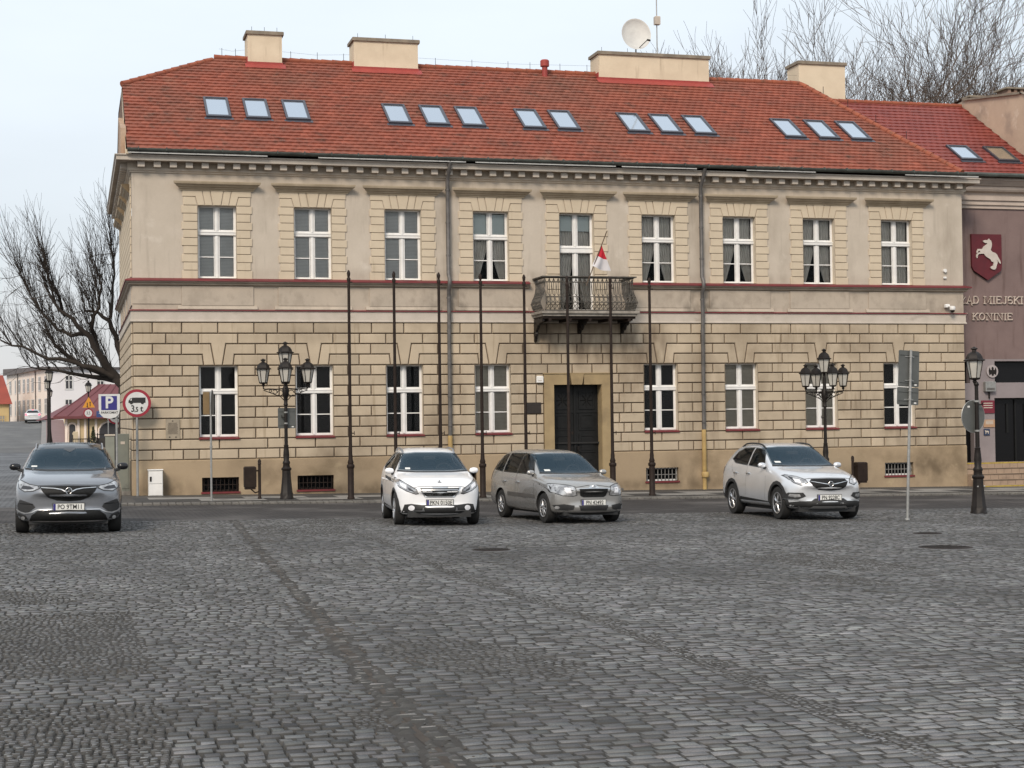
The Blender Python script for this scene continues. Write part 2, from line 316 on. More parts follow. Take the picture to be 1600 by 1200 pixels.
keep = rng.random(n) > np.where(chn, .06, np.where(sm, .02, .002)); V = V[keep]; kd = kd[keep]; n = len(V)
Fq = np.array([(4, 5, 6, 7), (0, 1, 5, 4), (1, 2, 6, 5), (2, 3, 7, 6), (3, 0, 4, 7)])
Fc = (Fq[None] + (np.arange(n) * 8)[:, None, None]).reshape(-1, 4)
me = bpy.data.meshes.new('square_paving'); me.vertices.add(n * 8); me.vertices.foreach_set('co', V.reshape(-1))
me.loops.add(len(Fc) * 4); me.loops.foreach_set('vertex_index', Fc.reshape(-1).astype(np.int32))
me.polygons.add(len(Fc)); me.polygons.foreach_set('loop_start', (np.arange(len(Fc)) * 4).astype(np.int32)); me.update(calc_edges=True)
me.polygons.foreach_set('material_index', np.tile(np.array([0, 1, 1, 1, 1], np.int32), n))
sh = np.clip(rng.normal(1.0, .23, n), .45, 1.75); tintc = np.ones((n, 4)); tintc[:, :3] = sh[:, None] * (1 + rng.normal(0, .012, (n, 3)))
warm = (kd == 3); tintc[warm, :3] *= rng.uniform(.6, 1.5, (warm.sum(), 1)) * np.array([1.02, .97, .91])
tintc[kd == 4, :3] *= .98
at = me.color_attributes.new('tint', 'FLOAT_COLOR', 'POINT'); at.data.foreach_set('color', np.repeat(tintc, 8, axis=0).reshape(-1))
sett_m = nmat('granite_setts', (.190, .188, .187), (.130, .129, .129), .5, .75, 7, .3, .7, .5, 70, bdist=.012, spec=.28,
              third=[((.070, .069, .069), .22, .44, .70, (1, .7, 1)), ((.23, .226, .22), .5, .57, .78, (.6, 1, 1)), ((.085, .080, .076), 1.7, .54, .76, (1, 1, 1)), ((.052, .046, .042), 5, .66, .80, (1, 1, 1))], attr='tint', fine=.30)
me.materials.append(sett_m); me.materials.append(nmat('dirty_sett_sides', (.080, .078, .075), (.045, .044, .042), 4, .95))
tag(col(bpy.data.objects.new('square_paving', me)), kind='structure')
# loose dirt in the stone channel
mb = MB()
for i in range(500):
    yv = random.uniform(-41, -14); xv = chan_x(yv) + random.gauss(0, .22); r = random.uniform(.005, .014); z = G(xv, yv) - .012
    mb.lathe([(r, 0), (r * .8, r * .6), (r * .2, r * .8)], 5, (xv, yv, z), a0=random.random())
tag(mb.build('channel_gravel', nmat('gravel', (.12, .105, .09), (.06, .052, .045), 20)), kind='stuff')
# small far filler sheet right and left of the modelled stones
grid_sheet('outer_square_paving', [-60, -20, 40], [-48, -13.42], lambda x, y: G(x, y) - .014, dirt_m)
mb = MB(); yv = -43.0; L0 = []
while yv < -13.7: L0.append((yv, .0 + random.uniform(0, .07), -.01 + random.uniform(0, .07))); yv += .22
for (ya, la, ra), (yb, lb_, rb) in zip(L0, L0[1:]):
    ca, cb = chan_x(ya), chan_x(yb); mb.add([(ca - la, ya, G(ca, ya) - .011), (ca + ra, ya, G(ca, ya) - .011), (cb + rb, yb, G(cb, yb) - .011), (cb - lb_, yb, G(cb, yb) - .011)], [(0, 1, 2, 3)])
tag(mb.build('channel_dirt', nmat('brown_dirt', (.070, .056, .045), (.040, .033, .028), 6, .95)), kind='structure')
# ---- pavement along the building
pav_m = brickmat('small_pavement_setts', (.115, .105, .095), (.085, .078, .07), (.04, .035, .03), .09, .09, .012, ((.075, .07, .065), .6, .5, .7))
slab_m = nmat('worn_concrete_slab', (.27, .255, .235), (.21, .20, .185), 2, .9, third=((.10, .09, .08), 1.5, .55, .75, (1, 1, 1)), fine=.08)
slabd_m = nmat('dark_pavement_setts', (.055, .052, .05), (.045, .042, .04), 4, .9)
kerb_m = nmat('granite_kerb', (.16, .15, .135), (.10, .095, .088), 3, .85, fine=.15, bscale=15)
SW = .05
def swz(x, y): return G(x, min(y, 0)) + SW
grid_sheet('sidewalk', [-3.4, 0, 10, 20, 40], [KY + .3, -2.9, 0.4], swz, pav_m)
grid_sheet('sidewalk_slab_bed', [-2.6, 0, 10, 20, 40], [-4.75, -1.9], lambda x, y: swz(x, y) + .004, slabd_m)
mb = MB(); x = -2.2; i = 0
while x < 32:
    for (ya, yb, off) in ((-3.25, -2.0, 0), (-4.65, -3.4, 1.3)):
        a, b = x + off, x + off + 1.75
        z = G(a, (ya + yb) / 2) + SW
        mb.add([(a, ya, z + .012 - 0), (b, ya, G(b, ya) + SW + .012), (b, yb, G(b, yb) + SW + .012), (a, yb, G(a, yb) + SW + .012)], [(0, 1, 2, 3)])
    x += 2.6
tag(mb.build('sidewalk_slabs', slab_m), kind='structure')
mb = MB(); x = -3.4
while x < 40:
    b = x + random.uniform(.16, .26)
    for r in (0, 1):
        ya, yb = KY + r * .16, KY + r * .16 + .15
        z = G(x, ya) + SW + random.uniform(-.006, .008) + (.0 if r else -.01)
        mb.bbox(x + .008, b - .008, ya, yb, z - .1, z, .012)
    x = b
tag(mb.build('kerb', kerb_m), kind='structure')
# ---- bridge ramp far down the side street
def RZ(y):
    t = max(0, min(1, (y - 72) / 70)); return 2.33 * (t * t * (1.7 - .7 * t)) if y <= 142 else 2.33 - (y - 142) * .002
ys = [72 + i * 3.5 for i in range(21)] + [150, 200, 300]
def rx(y): return -6.62 - (y - 75) * .0172
mb = MB()
for i in range(len(ys) - 1):
    a, b = ys[i], ys[i + 1]
    mb.add([(-60, a, RZ(a)), (rx(a), a, RZ(a)), (rx(b), b, RZ(b)), (-60, b, RZ(b))], [(0, 1, 2, 3)])
tag(mb.build('bridge_road', asph), kind='structure')
mb = MB(); mb2 = MB()
for i in range(len(ys) - 1):
    a, b = ys[i], ys[i + 1]
    for q, o0, o1, h0 in ((mb, 0, .45, .13), (mb2, .45, 2.3, .14)):
        q.add([(rx(a) + o0, a, RZ(a) + h0), (rx(a) + o1, a, RZ(a) + h0), (rx(b) + o1, b, RZ(b) + h0), (rx(b) + o0, b, RZ(b) + h0), (rx(a) + o0, a, RZ(a) - .3), (rx(b) + o0, b, RZ(b) - .3)], [(0, 1, 2, 3), (4, 0, 3, 5)])
tag(mb.build('bridge_kerb', nmat('pale_kerb', (.26, .24, .23), (.2, .19, .18), 2)), kind='structure')
tag(mb2.build('bridge_pavement', nmat('reddish_paving', (.23, .15, .145), (.19, .125, .12), 1)), kind='structure')
# ------------------------------------------------------------------ the long two-storey building
XL, XR, D = -2.49, 24.6, 12.4
BAY = 2.765
OFF = [-.035, .033, .014, .010, .016, -.028, -.04, -.005, .035]
WC = [k * BAY + OFF[k] for k in range(9)]; HW = .5616
DC, DH = 11.035, .785
bld = empty('town_hall', (0, 0, 0), 0, 'long two-storey cream building with red tiled roof, rusticated ground floor and a central balcony', 'building')
def ff(s, z, o): return (s, -o, z)             # front
def fl(s, z, o): return (XL - o, D - s, z)      # left end wall, s runs from the back to the corner
def wall_holes(mb, s0, s1, z0, z1, holes, f, o=0, m=0):
    ss = sorted({s0, s1, *[h[0] for h in holes], *[h[1] for h in holes]}); zs = sorted({z0, z1, *[h[2] for h in holes], *[h[3] for h in holes]})
    ss = [s for s in ss if s0 <= s <= s1]; zs = [z for z in zs if z0 <= z <= z1]
    for a, b in zip(ss, ss[1:]):
        for c, d in zip(zs, zs[1:]):
            cs, cz = (a + b) / 2, (c + d) / 2
            if any(h[0] < cs < h[1] and h[2] < cz < h[3] for h in holes): continue
            mb.add([f(a, c, o), f(b, c, o), f(b, d, o), f(a, d, o)], [(0, 1, 2, 3)], m)
def inset(pts, d):
    n = len(pts); r = []
    for i in range(n):
        p0, p1, p2 = Vector(pts[i - 1]), Vector(pts[i]), Vector(pts[(i + 1) % n])
        e1 = (p1 - p0).normalized(); e2 = (p2 - p1).normalized(); n1 = Vector((-e1.y, e1.x)); n2 = Vector((-e2.y, e2.x))
        k = 1 + n1.dot(n2); v = (n1 + n2) / max(.25, k); r.append((p1.x + v.x * d, p1.y + v.y * d))
    return r

def block(mb, pts, f, o0=0, dep=.045, gap=.016, chf=.016, tv=.06):
    a = inset(pts, gap); b = inset(pts, gap + chf); n = len(pts)
    vs = [f(s, z, o0) for s, z in a] + [f(s, z, o0 + dep - chf) for s, z in a] + [f(s, z, o0 + dep) for s, z in b]
    fs = [tuple(range(2 * n, 3 * n))]
    for i in range(n):
        j = (i + 1) % n; fs += [(i, j, n + j, n + i), (n + i, n + j, 2 * n + j, 2 * n + i)]
    mb.add(vs, fs); t = random.gauss(1, tv); mb.t = getattr(mb, 't', []) + [t] * len(vs)
def rect(a, b, c, d): return [(a, c), (b, c), (b, d), (a, d)]
def put_tint(o, t, warmth=0):
    me = o.data; at = me.color_attributes.new('tint', 'FLOAT_COLOR', 'POINT'); a = np.ones((len(me.vertices), 4)); a[:, :3] = np.array(t)[:, None]
    at.data.foreach_set('color', a.reshape(-1))
Z1 = [4.965, 4.640, 4.330, 4.015, 3.690, 3.385, 3.080, 2.770, 2.460, 2.147, 1.838, 1.530, 1.232, .934]
WT, WB = 3.690, 1.597           # ground-floor window opening
UT, UB = 8.41, 6.27             # upper window opening
low = [k for k in range(9) if k != 4]
holes_g = [(WC[k] - HW, WC[k] + HW, WB - .09, WT) for k in low] + [(DC - DH, DC + DH, -1, 3.05)]
# backing wall of the ground floor (the dark joints)
mb = MB(); wall_holes(mb, XL, XR, .934, 4.965, holes_g, ff, 0); wall_holes(mb, 0, D, .934, 4.965, [], fl, 0)
mb.add([(XR, 0, -1), (XR, D, -1), (XR, D, 9.6), (XR, 0, 9.6)], [(0, 1, 2, 3)]); mb.add([(XR, D, -1), (XL, D, -1), (XL, D, 9.6), (XR, D, 9.6)], [(0, 1, 2, 3)])
mb.build('joint_backing', joint, bld)
# blocks
mb = MB()
SL, SR = 9.93, 12.12            # door surround
def row(i, segs):
    for a, b in segs: block(mb, rect(a, b, Z1[i + 1], Z1[i]), ff)
def segs(a, b, js):
    q = [a]
    for x in sorted(js):
        if x > q[-1] + .12 and x < b - .12: q.append(x)
    q.append(b); return list(zip(q, q[1:]))
skipw = .2
for i in range(13):
    zt, zb = Z1[i], Z1[i + 1]
    if i == 0:
        js = [-1.93, -1.09]
        for k in range(9): js += [WC[k] - .01, WC[k] + 1.05] + ([WC[k] + 1.745] if k < 8 else [WC[k] + 1.7])
        row(i, segs(XL, XR, js))
    elif i == 1:
        # wide keystone blocks are built with the arches
        edges = [XL]
        for k in low: edges += [WC[k] - .57, WC[k] + .57]
        edges += [XR]
        for a, b in zip(edges[::2], edges[1::2]):
            if b - a > 3: js = [a + .82, a + 1.55, a + 2.3, b - .75]
            else: js = [(a + b) / 2]
            row(i, segs(a, b, js))
    elif i in (2, 3):
        t, bo = (.2215, None) if i == 2 else (.467, .56)
        edges = [XL]
        for k in low:
            edges += [('L', k), ('R', k)]
        edges += [XR]
        for a, b in zip(edges[::2], edges[1::2]):
            av = a if not isinstance(a, tuple) else WC[a[1]] + (.2215 if i == 2 else .467)
            bv = b if not isinstance(b, tuple) else WC[b[1]] - (.2215 if i == 2 else .467)
            if bv - av > 3.5: js = [av + .75, av + 1.6, av + 2.5, av + 3.3] if i == 2 else [av + 1.1, av + 1.75, av + 2.6, av + 3.1]
            elif i == 2: js = [a[1] * BAY + 1.05, a[1] * BAY + 1.745] if isinstance(a, tuple) else [-1.93, -1.1]
            else: js = [a[1] * BAY + 1.39] if isinstance(a, tuple) else [-1.44]
            if not isinstance(b, tuple) and isinstance(a, tuple): js = [av + .9, av + 1.6] if i == 2 else [av + 1.1]
            sg = segs(av, bv, js)
            for q, (s0, s1) in enumerate(sg):
                pts = rect(s0, s1, zb, zt)
                if i == 3:
                    if q == 0 and isinstance(a, tuple): pts[0] = (WC[a[1]] + .43, zb)
                    if q == len(sg) - 1 and isinstance(b, tuple): pts[1] = (WC[b[1]] - .43, zb)
                    block(mb, pts, ff)
                else:
                    # row 3 pieces next to an arch run down between the slanted joints
                    if q == 0 and isinstance(a, tuple):
                        c = WC[a[1]]; pts = [(c + .467, zb), (s1, zb), (s1, zt), (c + .2215, zt), (c + .112, Z1[4]), (c + .43, Z1[4])]
                    if q == len(sg) - 1 and isinstance(b, tuple):
                        c = WC[b[1]]
                        if q == 0 and isinstance(a, tuple):
                            ca = WC[a[1]]; pts = [(ca + .467, zb), (c - .467, zb), (c - .43, Z1[4]), (c - .112, Z1[4]), (c - .2215, zt), (ca + .2215, zt), (ca + .112, Z1[4]), (ca + .43, Z1[4])]
                        else: pts = [(s0, zb), (c - .467, zb), (c - .43, Z1[4]), (c - .112, Z1[4]), (c - .2215, zt), (s0, zt)]
                    block(mb, pts, ff)
    else:
        full = i >= 11      # below the sills
        edges = [XL]
        for k in range(9):
            if k == 4:
                if i >= 5 or (i == 4 and False): edges += [SL, SR]
            elif not full: edges += [WC[k] - HW, WC[k] + HW]
        edges += [XR]
        for a, b in zip(edges[::2], edges[1::2]):
            if i == 11: js = [-1.43] + [WC[k] + .01 for k in range(9)] + [k * BAY + 1.39 for k in range(9)]
            elif i == 12:
                js = [-1.95, -1.07]
                for k in range(9): js += [WC[k] - .58, WC[k] + .57, k * BAY + 1.05, k * BAY + 1.745]
            elif i % 2 == 0: js = [-1.94, -1.08] + [q for k in range(9) for q in (k * BAY + 1.04, k * BAY + 1.745)] + ([9.35 + .35, 12.55] if i > 4 else [10.2, 10.8, 11.5])
            else: js = [-1.44] + [k * BAY + 1.39 for k in range(9)] + [9.3, 12.4]
            if i == 4 and b - a > 3: js = [a + .49, a + 1.2, a + 2.0, a + 2.65, b - .9]
            row(i, segs(a, b, js))
for k in low:   # keystone blocks
    c = WC[k]
    block(mb, [(c - .57, Z1[2]), (c - .2215, Z1[2]), (c - .112, Z1[4]), (c + .112, Z1[4]), (c + .2215, Z1[2]), (c + .57, Z1[2]), (c + .57, Z1[1]), (c - .57, Z1[1])], ff)
for i in range(13):   # left end wall
    q = D - (.0); s = 0; st = .35 if i % 2 else .7
    while s < D - .01:
        e = min(D, s + (st if s == 0 else .7)); 
        if D - e < .25: e = D
        block(mb, rect(s, e, Z1[i + 1], Z1[i]), fl); s = e
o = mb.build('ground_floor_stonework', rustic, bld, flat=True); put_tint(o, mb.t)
# reveals of the ground-floor openings
def reveal(mb, a, b, c, d, f, dep=.2, o=.026, bottom=True):
    mb.add([f(a, c, o), f(a, d, o), f(a, d, -dep), f(a, c, -dep)], [(0, 1, 2, 3)]); mb.add([f(b, d, o), f(b, c, o), f(b, c, -dep), f(b, d, -dep)], [(0, 1, 2, 3)])
    mb.add([f(a, d, o), f(b, d, o), f(b, d, -dep), f(a, d, -dep)], [(0, 1, 2, 3)])
    if bottom: mb.add([f(b, c, o), f(a, c, o), f(a, c, -dep), f(b, c, -dep)], [(0, 1, 2, 3)])
for k in low: mb = MB(); reveal(mb, WC[k] - HW, WC[k] + HW, WB - .09, WT, ff, .24); mb.build('window_reveal', reveal_m, bld)
for k in range(9): mb = MB(); reveal(mb, WC[k] - HW, WC[k] + HW, UB if k != 4 else 5.3, UT, ff, .24); mb.build('window_reveal', reveal_m, bld)
# plinth with basement openings
BW = [(-.542, .534), (2.257, 3.346), (13.25, 14.34), (21.57, 22.61)]; EX = [(5.35, 6.2), (7.9, 8.8), (16.1, 17.1), (18.85, 19.9)]
hp = [(a, b, -.02, .40) for a, b in BW] + [(SL, SR, -1, 1)] + [(6.95, 7.75, -.02, .40)]
PO = .05
mb = MB(); wall_holes(mb, XL - PO, XR, -1.0, .90, hp, ff, PO); wall_holes(mb, 0, D + PO, -1.0, .90, [], fl, PO)
mb.add([(XL - PO, -PO, .90), (SL, -PO, .90), (SL, 0.0, .934), (XL, 0.0, .934)], [(0, 1, 2, 3)]); mb.add([(SR, -PO, .90), (XR, -PO, .90), (XR, 0.0, .934), (SR, 0.0, .934)], [(0, 1, 2, 3)])
mb.add([(XL - PO, D, .90), (XL - PO, -PO, .90), (XL, 0, .934), (XL, D, .934)], [(0, 1, 2, 3)])
for a, b in BW + [(6.95, 7.75)]: reveal(mb, a, b, -.02, .40, ff, .22, PO)
mb.build('plinth', plinth_m, bld)
for q, (a, b) in enumerate(BW + [(6.95, 7.75)]):
    fr = MB(); fr.box(a, b, .1, .13, -.02, .03).box(a, b, .1, .13, .36, .40).box(a, a + .04, .1, .13, .03, .36).box(b - .04, b, .1, .13, .03, .36)
    W_ = fr.build('basement_window', white_m if q in (2, 3) else iron_br, bld)
    s_ = MB(); s_.box(a - .03, b + .03, -.09, .16, -.075, -.02); s_.build('sill', redmetal, W_)
    g = MB(); g.box(a, b, .14, .15, -.02, .4); g.build('pane', wglass_dark, W_)
    br = MB()
    for i in range(9): xx = a + (b - a) * (i + .5) / 9; br.box(xx - .011, xx + .011, .03, .05, -.02, .40)
    br.box(a, b, .028, .05, .17, .19); br.build('bars', nmat('pale_bars', (.22, .21, .20), (.16, .155, .145), 5) if q in (2, 3) else iron_br, W_)
# upper storey
holes_u = [(WC[k] - HW, WC[k] + HW, UB if k != 4 else 5.3, UT) for k in range(9)]
mb = MB(); wall_holes(mb, XL, XR, 6.2, 9.45, holes_u, ff, 0.006); wall_holes(mb, 0, D, 6.2, 9.45, [], fl, .006)
mb.build('upper_wall', plaster, bld)
mb = MB(); wall_holes(mb, XL, XR, 4.965, 6.2, [holes_u[4]], ff, 0.0); wall_holes(mb, 0, D, 4.965, 6.2, [], fl, 0.0)
for k in range(9):   # aprons below the upper windows
    c = WC[k]
    if k == 4: continue
    block(mb, rect(c - 1.05, c + 1.05, 5.46, 6.03), ff, 0, .035, 0, .008); mb.t = []
    mb.prism([(-0.0, 5.345), (-.075, 5.345), (-.075, 5.37), (-.045, 5.41), (-.03, 5.455), (0, 5.455)], c - 1.16, c + 1.16, 'x')
for a, b in ((XL, WC[0] - 1.35),): block(mb, rect(a + .0, b + .3, 5.5, 6.03), ff, 0, .022, 0, .006)
for s in (1.5, 4.2, 6.9, 9.6, 11.6): block(mb, rect(s - .8, s + .8 if s < 11 else D - .05, 5.46, 6.03), fl, 0, .035, 0, .008)
mb.build('frieze', frieze, bld)
# window surrounds of the upper floor
dz = .2395
for k in range(9):
    c = WC[k]; zt = UT; mb = MB()
    for sgn in (-1, 1):
        def R_(a, b, z0, z1):
            p = [(c + sgn * a, z0), (c + sgn * b, z0), (c + sgn * b, z1), (c + sgn * a, z1)]
            block(mb, p if sgn > 0 else p[::-1], ff, 0.006, .032, .009, .009, .03)
        for r in range(9 if k != 4 else 13):
            z1 = zt - r * dz; z0 = z1 - dz
            if k != 4 and (r == 8 or z0 < 6.235): z0 = 6.235
            R_(HW, 1.035 if r % 2 == 0 else .985, z0, z1)
        R_(.0, .0, 0, 0) if False else None
        # block beside the arch and slanted voussoirs
        for pts in ([(HW, zt), (.985, zt), (.985, 8.665), (.63, 8.665)], [(.345, zt), (HW, zt), (.63, 8.665), (1.01, 8.665), (1.01, 8.86), (.43, 8.86)], [(.118, zt), (.345, zt), (.43, 8.86), (.20, 8.86)]):
            p = [(c + sgn * s, z) for s, z in pts]; block(mb, p if sgn > 0 else p[::-1], ff, 0.006, .032, .009, .009, .03)
    block(mb, [(c - .118, zt), (c + .118, zt), (c + .20, 8.86), (c - .20, 8.86)], ff, .006, .04, .009, .009, .03)
    mb.build('window_surround', quoin, bld)
mb = MB()
for zz in np.arange(6.3, 9.2, .24):      # left end wall is blockwork up to the cornice
    s = .3 if int(zz / .24) % 2 else .55
    a = 0
    while a < D - .3:
        b = min(D - .28, a + .5 if a else s); block(mb, rect(a, b, zz, min(zz + .24, 9.3)), fl, .006, .03, .012, .01, .03); a = b
mb.build('end_wall_blockwork', quoin, bld)
def hood(mb, c, f, w=1.03):
    prof = [(.03, 8.845), (.06, 8.845), (.075, 8.88), (.11, 8.90), (.12, 8.93), (.17, 8.95), (.20, 8.99), (.255, 9.02), (.27, 9.07), (.27, 9.095), (0, 9.13)]
    n = len(prof); vs = [f(c - w - max(0, o - .03), z, o) for o, z in prof] + [f(c + w + max(0, o - .03), z, o) for o, z in prof]
    fs = [(i, n + i, n + i + 1, i + 1) for i in range(n - 1)] + [tuple(range(n)), tuple(range(2 * n - 1, n - 1, -1))]
    b0 = [f(c - w, 8.845, 0), f(c + w, 8.845, 0)]
    mb.add(vs, fs)
hm = nmat('brown_stained_moulding', (.42, .345, .25), (.31, .25, .175), 2, .85)
for k in range(9):
    mb = MB(); hood(mb, WC[k], ff); mb.build('window_hood', hm, bld)
for s in (2.5, 5.3, 8.1, 10.7):
    mb = MB(); hood(mb, s, fl, .8); mb.build('window_hood', hm, bld)
# mouldings that wrap the corner
def sweep(name, prof, m, x1=XR, closed=False, endcap=True):
    mb = MB(); n = len(prof); P0 = []
    for o, z in prof: P0.append((XL - o, D, z))
    for o, z in prof: P0.append((XL - o, -o, z))
    for o, z in prof: P0.append((x1 + (o if endcap else 0), -o, z))
    for o, z in prof: P0.append((x1 + (o if endcap else 0), 1.0, z))
    fs = []
    for q in range(3):
        for i in range(n - 1): fs.append((q * n + i, (q + 1) * n + i, (q + 1) * n + i + 1, q * n + i + 1))
    mb.add(P0, fs); return mb.build(name, m, bld)
def split_sweep(name, prof, m):
    mb = MB(); n = len(prof); vs = [(XL - o, D, z) for o, z in prof] + [(XL - o, -o, z) for o, z in prof] + [(9.50, -o, z) for o, z in prof] + [(9.50, 0, z) for o, z in prof]
    mb.add(vs, [(q * n + i, (q + 1) * n + i, (q + 1) * n + i + 1, q * n + i + 1) for q in range(3) for i in range(n - 1)])
    vs = [(12.78, 0, z) for o, z in prof] + [(12.78, -o, z) for o, z in prof] + [(XR + o, -o, z) for o, z in prof] + [(XR + o, 1, z) for o, z in prof]
    mb.add(vs, [(q * n + i, (q + 1) * n + i, (q + 1) * n + i + 1, q * n + i + 1) for q in range(3) for i in range(n - 1)]); return mb.build(name, m, bld)
split_sweep('sill_course_flashing', [(0.03, 6.262), (.21, 6.205), (.215, 6.165), (.18, 6.16)], redmetal)
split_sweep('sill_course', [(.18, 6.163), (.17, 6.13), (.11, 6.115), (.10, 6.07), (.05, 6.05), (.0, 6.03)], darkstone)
sweep('string_course_flashing', [(0, 5.345), (.09, 5.325), (.095, 5.300), (.05, 5.297)], redmetal)
sweep('string_course', [(.052, 5.300), (.052, 5.03), (.075, 5.02), (.078, 4.985), (.03, 4.965), (0, 4.962)], stone)
sweep('bed_moulding', [(0.006, 9.33), (.05, 9.345), (.06, 9.38), (.10, 9.40), (.11, 9.46)], plaster)
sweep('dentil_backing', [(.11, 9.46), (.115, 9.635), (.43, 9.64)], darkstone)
sweep('cornice_fascia', [(.43, 9.638), (.435, 9.645), (.435, 9.745), (.475, 9.775), (.48, 9.80), (.30, 9.84), (-.3, 9.86)], stone)
x = XL + .17
while x < XR + .1: MB().bbox(x, x + .2, -.30, -.105, 9.475, 9.636, .008).build('dentil', stone, bld); x += .4585
y = .2
while y < D: MB().bbox(XL - .30, XL - .105, y, y + .2, 9.475, 9.636, .008).build('dentil', stone, bld); y += .4585
bzinc = nmat('bright_zinc', (.48, .48, .47), (.38, .38, .37), 3, .5)
for a, b in ((-2.6, 1.4), (2.9, 7.4), (7.7, 12.2), (12.4, 14.9), (16.6, 19.0), (22.2, 24.9)): MB().box(a, b, -.60, -.585, 9.815, 9.85).build('eaves_flashing', bzinc, bld)
# gutter
mb = MB(); pr = [(-.66, 9.985)] + [(-.585 + .08 * math.cos(t), 9.975 + .085 * math.sin(t)) for t in [math.pi * (1 + i / 6) for i in range(7)]] + [(-.50, 9.985)]
n = len(pr); x0_, x1_ = -2.62, 24.45
mb.add([(x0_, y, z - .03) for y, z in pr] + [(x1_, y, z - .03) for y, z in pr], [(i, i + 1, n + i + 1, n + i) for i in range(n - 1)] + [tuple(range(n)), tuple(range(n, 2 * n))])
for i in range(34): xx = x0_ + .3 + i * .8; mb.box(xx, xx + .03, -.675, -.50, 9.925 - .03, 9.99)
mb.box(x0_ + .1, x1_, -.47, -.42, 9.865, 9.95)
mb.build('gutter', gutter_m, bld, 40)
# downpipes
for xc, zy in ((6.915, 1.50), (15.19, 1.567)):
    mb = MB(); mb.tube([(xc, -.55, 9.87), (xc, -.5, 9.72), (xc, -.22, 9.40), (xc, -.16, 9.25), (xc, -.16, 6.45), (xc, -.30, 6.3), (xc, -.30, 6.1), (xc, -.17, 5.95), (xc, -.17, 5.45), (xc, -.19, 5.2), (xc, -.16, 4.8), (xc, -.13, zy)], .062, 10)
    for z in (9.0, 8.0, 7.0, 5.7, 4.7, 3.7, 2.7, 1.8): mb.lathe([(.075, z), (.075, z + .05)], 10, (xc, -.16 if z > 5 else -.145, 0))
    d = mb.build('downpipe', pipe_m, bld, 40)
    mb = MB(); mb.lathe([(.072, zy + .02), (.072, .3), (.066, .29), (.066, -.35)], 12, (xc, -.135, 0)); mb.lathe([(.11, .07), (.12, .1), (.12, .2), (.10, .24)], 12, (xc + .02, -.15, 0)); mb.build('lower_pipe', yellow_m, d, 40)
# windows
def window(c, zb, zt, depth, blind=None, curtain=None, sill=True, gl=wglass, upper=True):
    h = zt - zb; y = depth; a, b = c - HW, c + HW; mb = MB(); f = .038
    t1 = zt - .335 * h; t0 = zt - .405 * h; mu = zt - .70 * h
    mb.box(a, a + f, y, y + .07, zb, zt).box(b - f - .01, b, y, y + .07, zb, zt).box(a + f, b - f - .01, y, y + .07, zt - f, zt).box(a + f, b - f - .01, y, y + .07, zb, zb + f)
    mb.box(a - .0, b, y - .045, y + .0, t0 + .02, t1 - .03).box(a, b, y - .06, y - .045, t1 - .055, t1 - .03).box(a + f, b - f - .01, y + .001, y + .07, t0, t1)
    mb.box(c - .055, c + .055, y - .003, y + .07, zb + f, t0).box(c - .055, c + .055, y - .003, y + .07, t1, zt - f)
    mb.box(c - .025, c + .025, y - .022, y - .003, zb + .02, t0).box(c - .02, c + .02, y - .022, y - .003, t1, zt - .02)
    mb.box(a + f, c - .065, y + .01, y + .05, mu - .014, mu + .014).box(c + .065, b - f - .01, y + .01, y + .05, mu - .014, mu + .014)
    # casement edges
    for s0, s1 in ((a + f, c - .065), (c + .065, b - f - .01)):
        for z0, z1 in ((zb + f, t0), (t1, zt - f)):
            mb.box(s0, s0 + .022, y + .004, y + .045, z0, z1).box(s1 - .022, s1, y + .004, y + .045, z0, z1).box(s0 + .022, s1 - .022, y + .004, y + .045, z0, z0 + .028)
    W_ = mb.build('window', white_m, bld)
    MB().box(a + f, b - f, y + .028, y + .032, zb + f, zt - f).build('pane', gl, W_)
    if sill:
        MB().add([(a - .03, -.10, zb - .075), (b + .03, -.10, zb - .075), (b + .03, -.10, zb - .035), (a - .03, -.10, zb - .035), (b + .03, y, zb - .0), (a - .03, y, zb - .0), (a - .03, 0, zb - .085), (b + .03, 0, zb - .085)],
             [(0, 1, 2, 3), (3, 2, 4, 5), (0, 6, 7, 1)]).build('sill', redmetal, W_)
    if blind:
        bm_, full, z1 = blind; mb = MB(); n = int((zt - z1) / .042)
        for i in range(n):
            z = zt - .05 - i * .042; mb.add([(a + f, y + .060, z + .018), (b - f, y + .060, z + .018), (b - f, y + .052, z - .021), (a + f, y + .052, z - .021)], [(0, 1, 2, 3)])
        mb.build('blind', bm_, W_)
    if curtain:
        mb = MB(); n = 44; cz = [zt, t0, mu, zb + .1]; vs = []
        for side in (-1, 1):
            for r, z in enumerate(np.linspace(zt - .03, zb + .02, 14)):
                tt = (zt - z) / h
                # drawn to the sides towards the bottom
                op = curtain * (0 if tt < .42 else min(1, ((tt - .42) / .58)) ** 1.1)
                for i in range(n + 1):
                    u = i / n; inner = .01 + op * .40; xx = side * (inner + (HW - .03 - inner) * u)
                    vs.append((c + xx, y + .15 + .022 * math.sin(u * 38 + side + tt * 1.5) * (1 - .3 * math.cos(u * 7)), z))
        fs = []
        for s_ in range(2):
            b0 = s_ * 14 * (n + 1)
            for r in range(13):
                for i in range(n): q = b0 + r * (n + 1) + i; fs.append((q, q + 1, q + n + 2, q + n + 1))
        mb.add(vs, fs); mb.build('curtain', curtain_m, W_)
    return W_
UD, LD = .17, .17
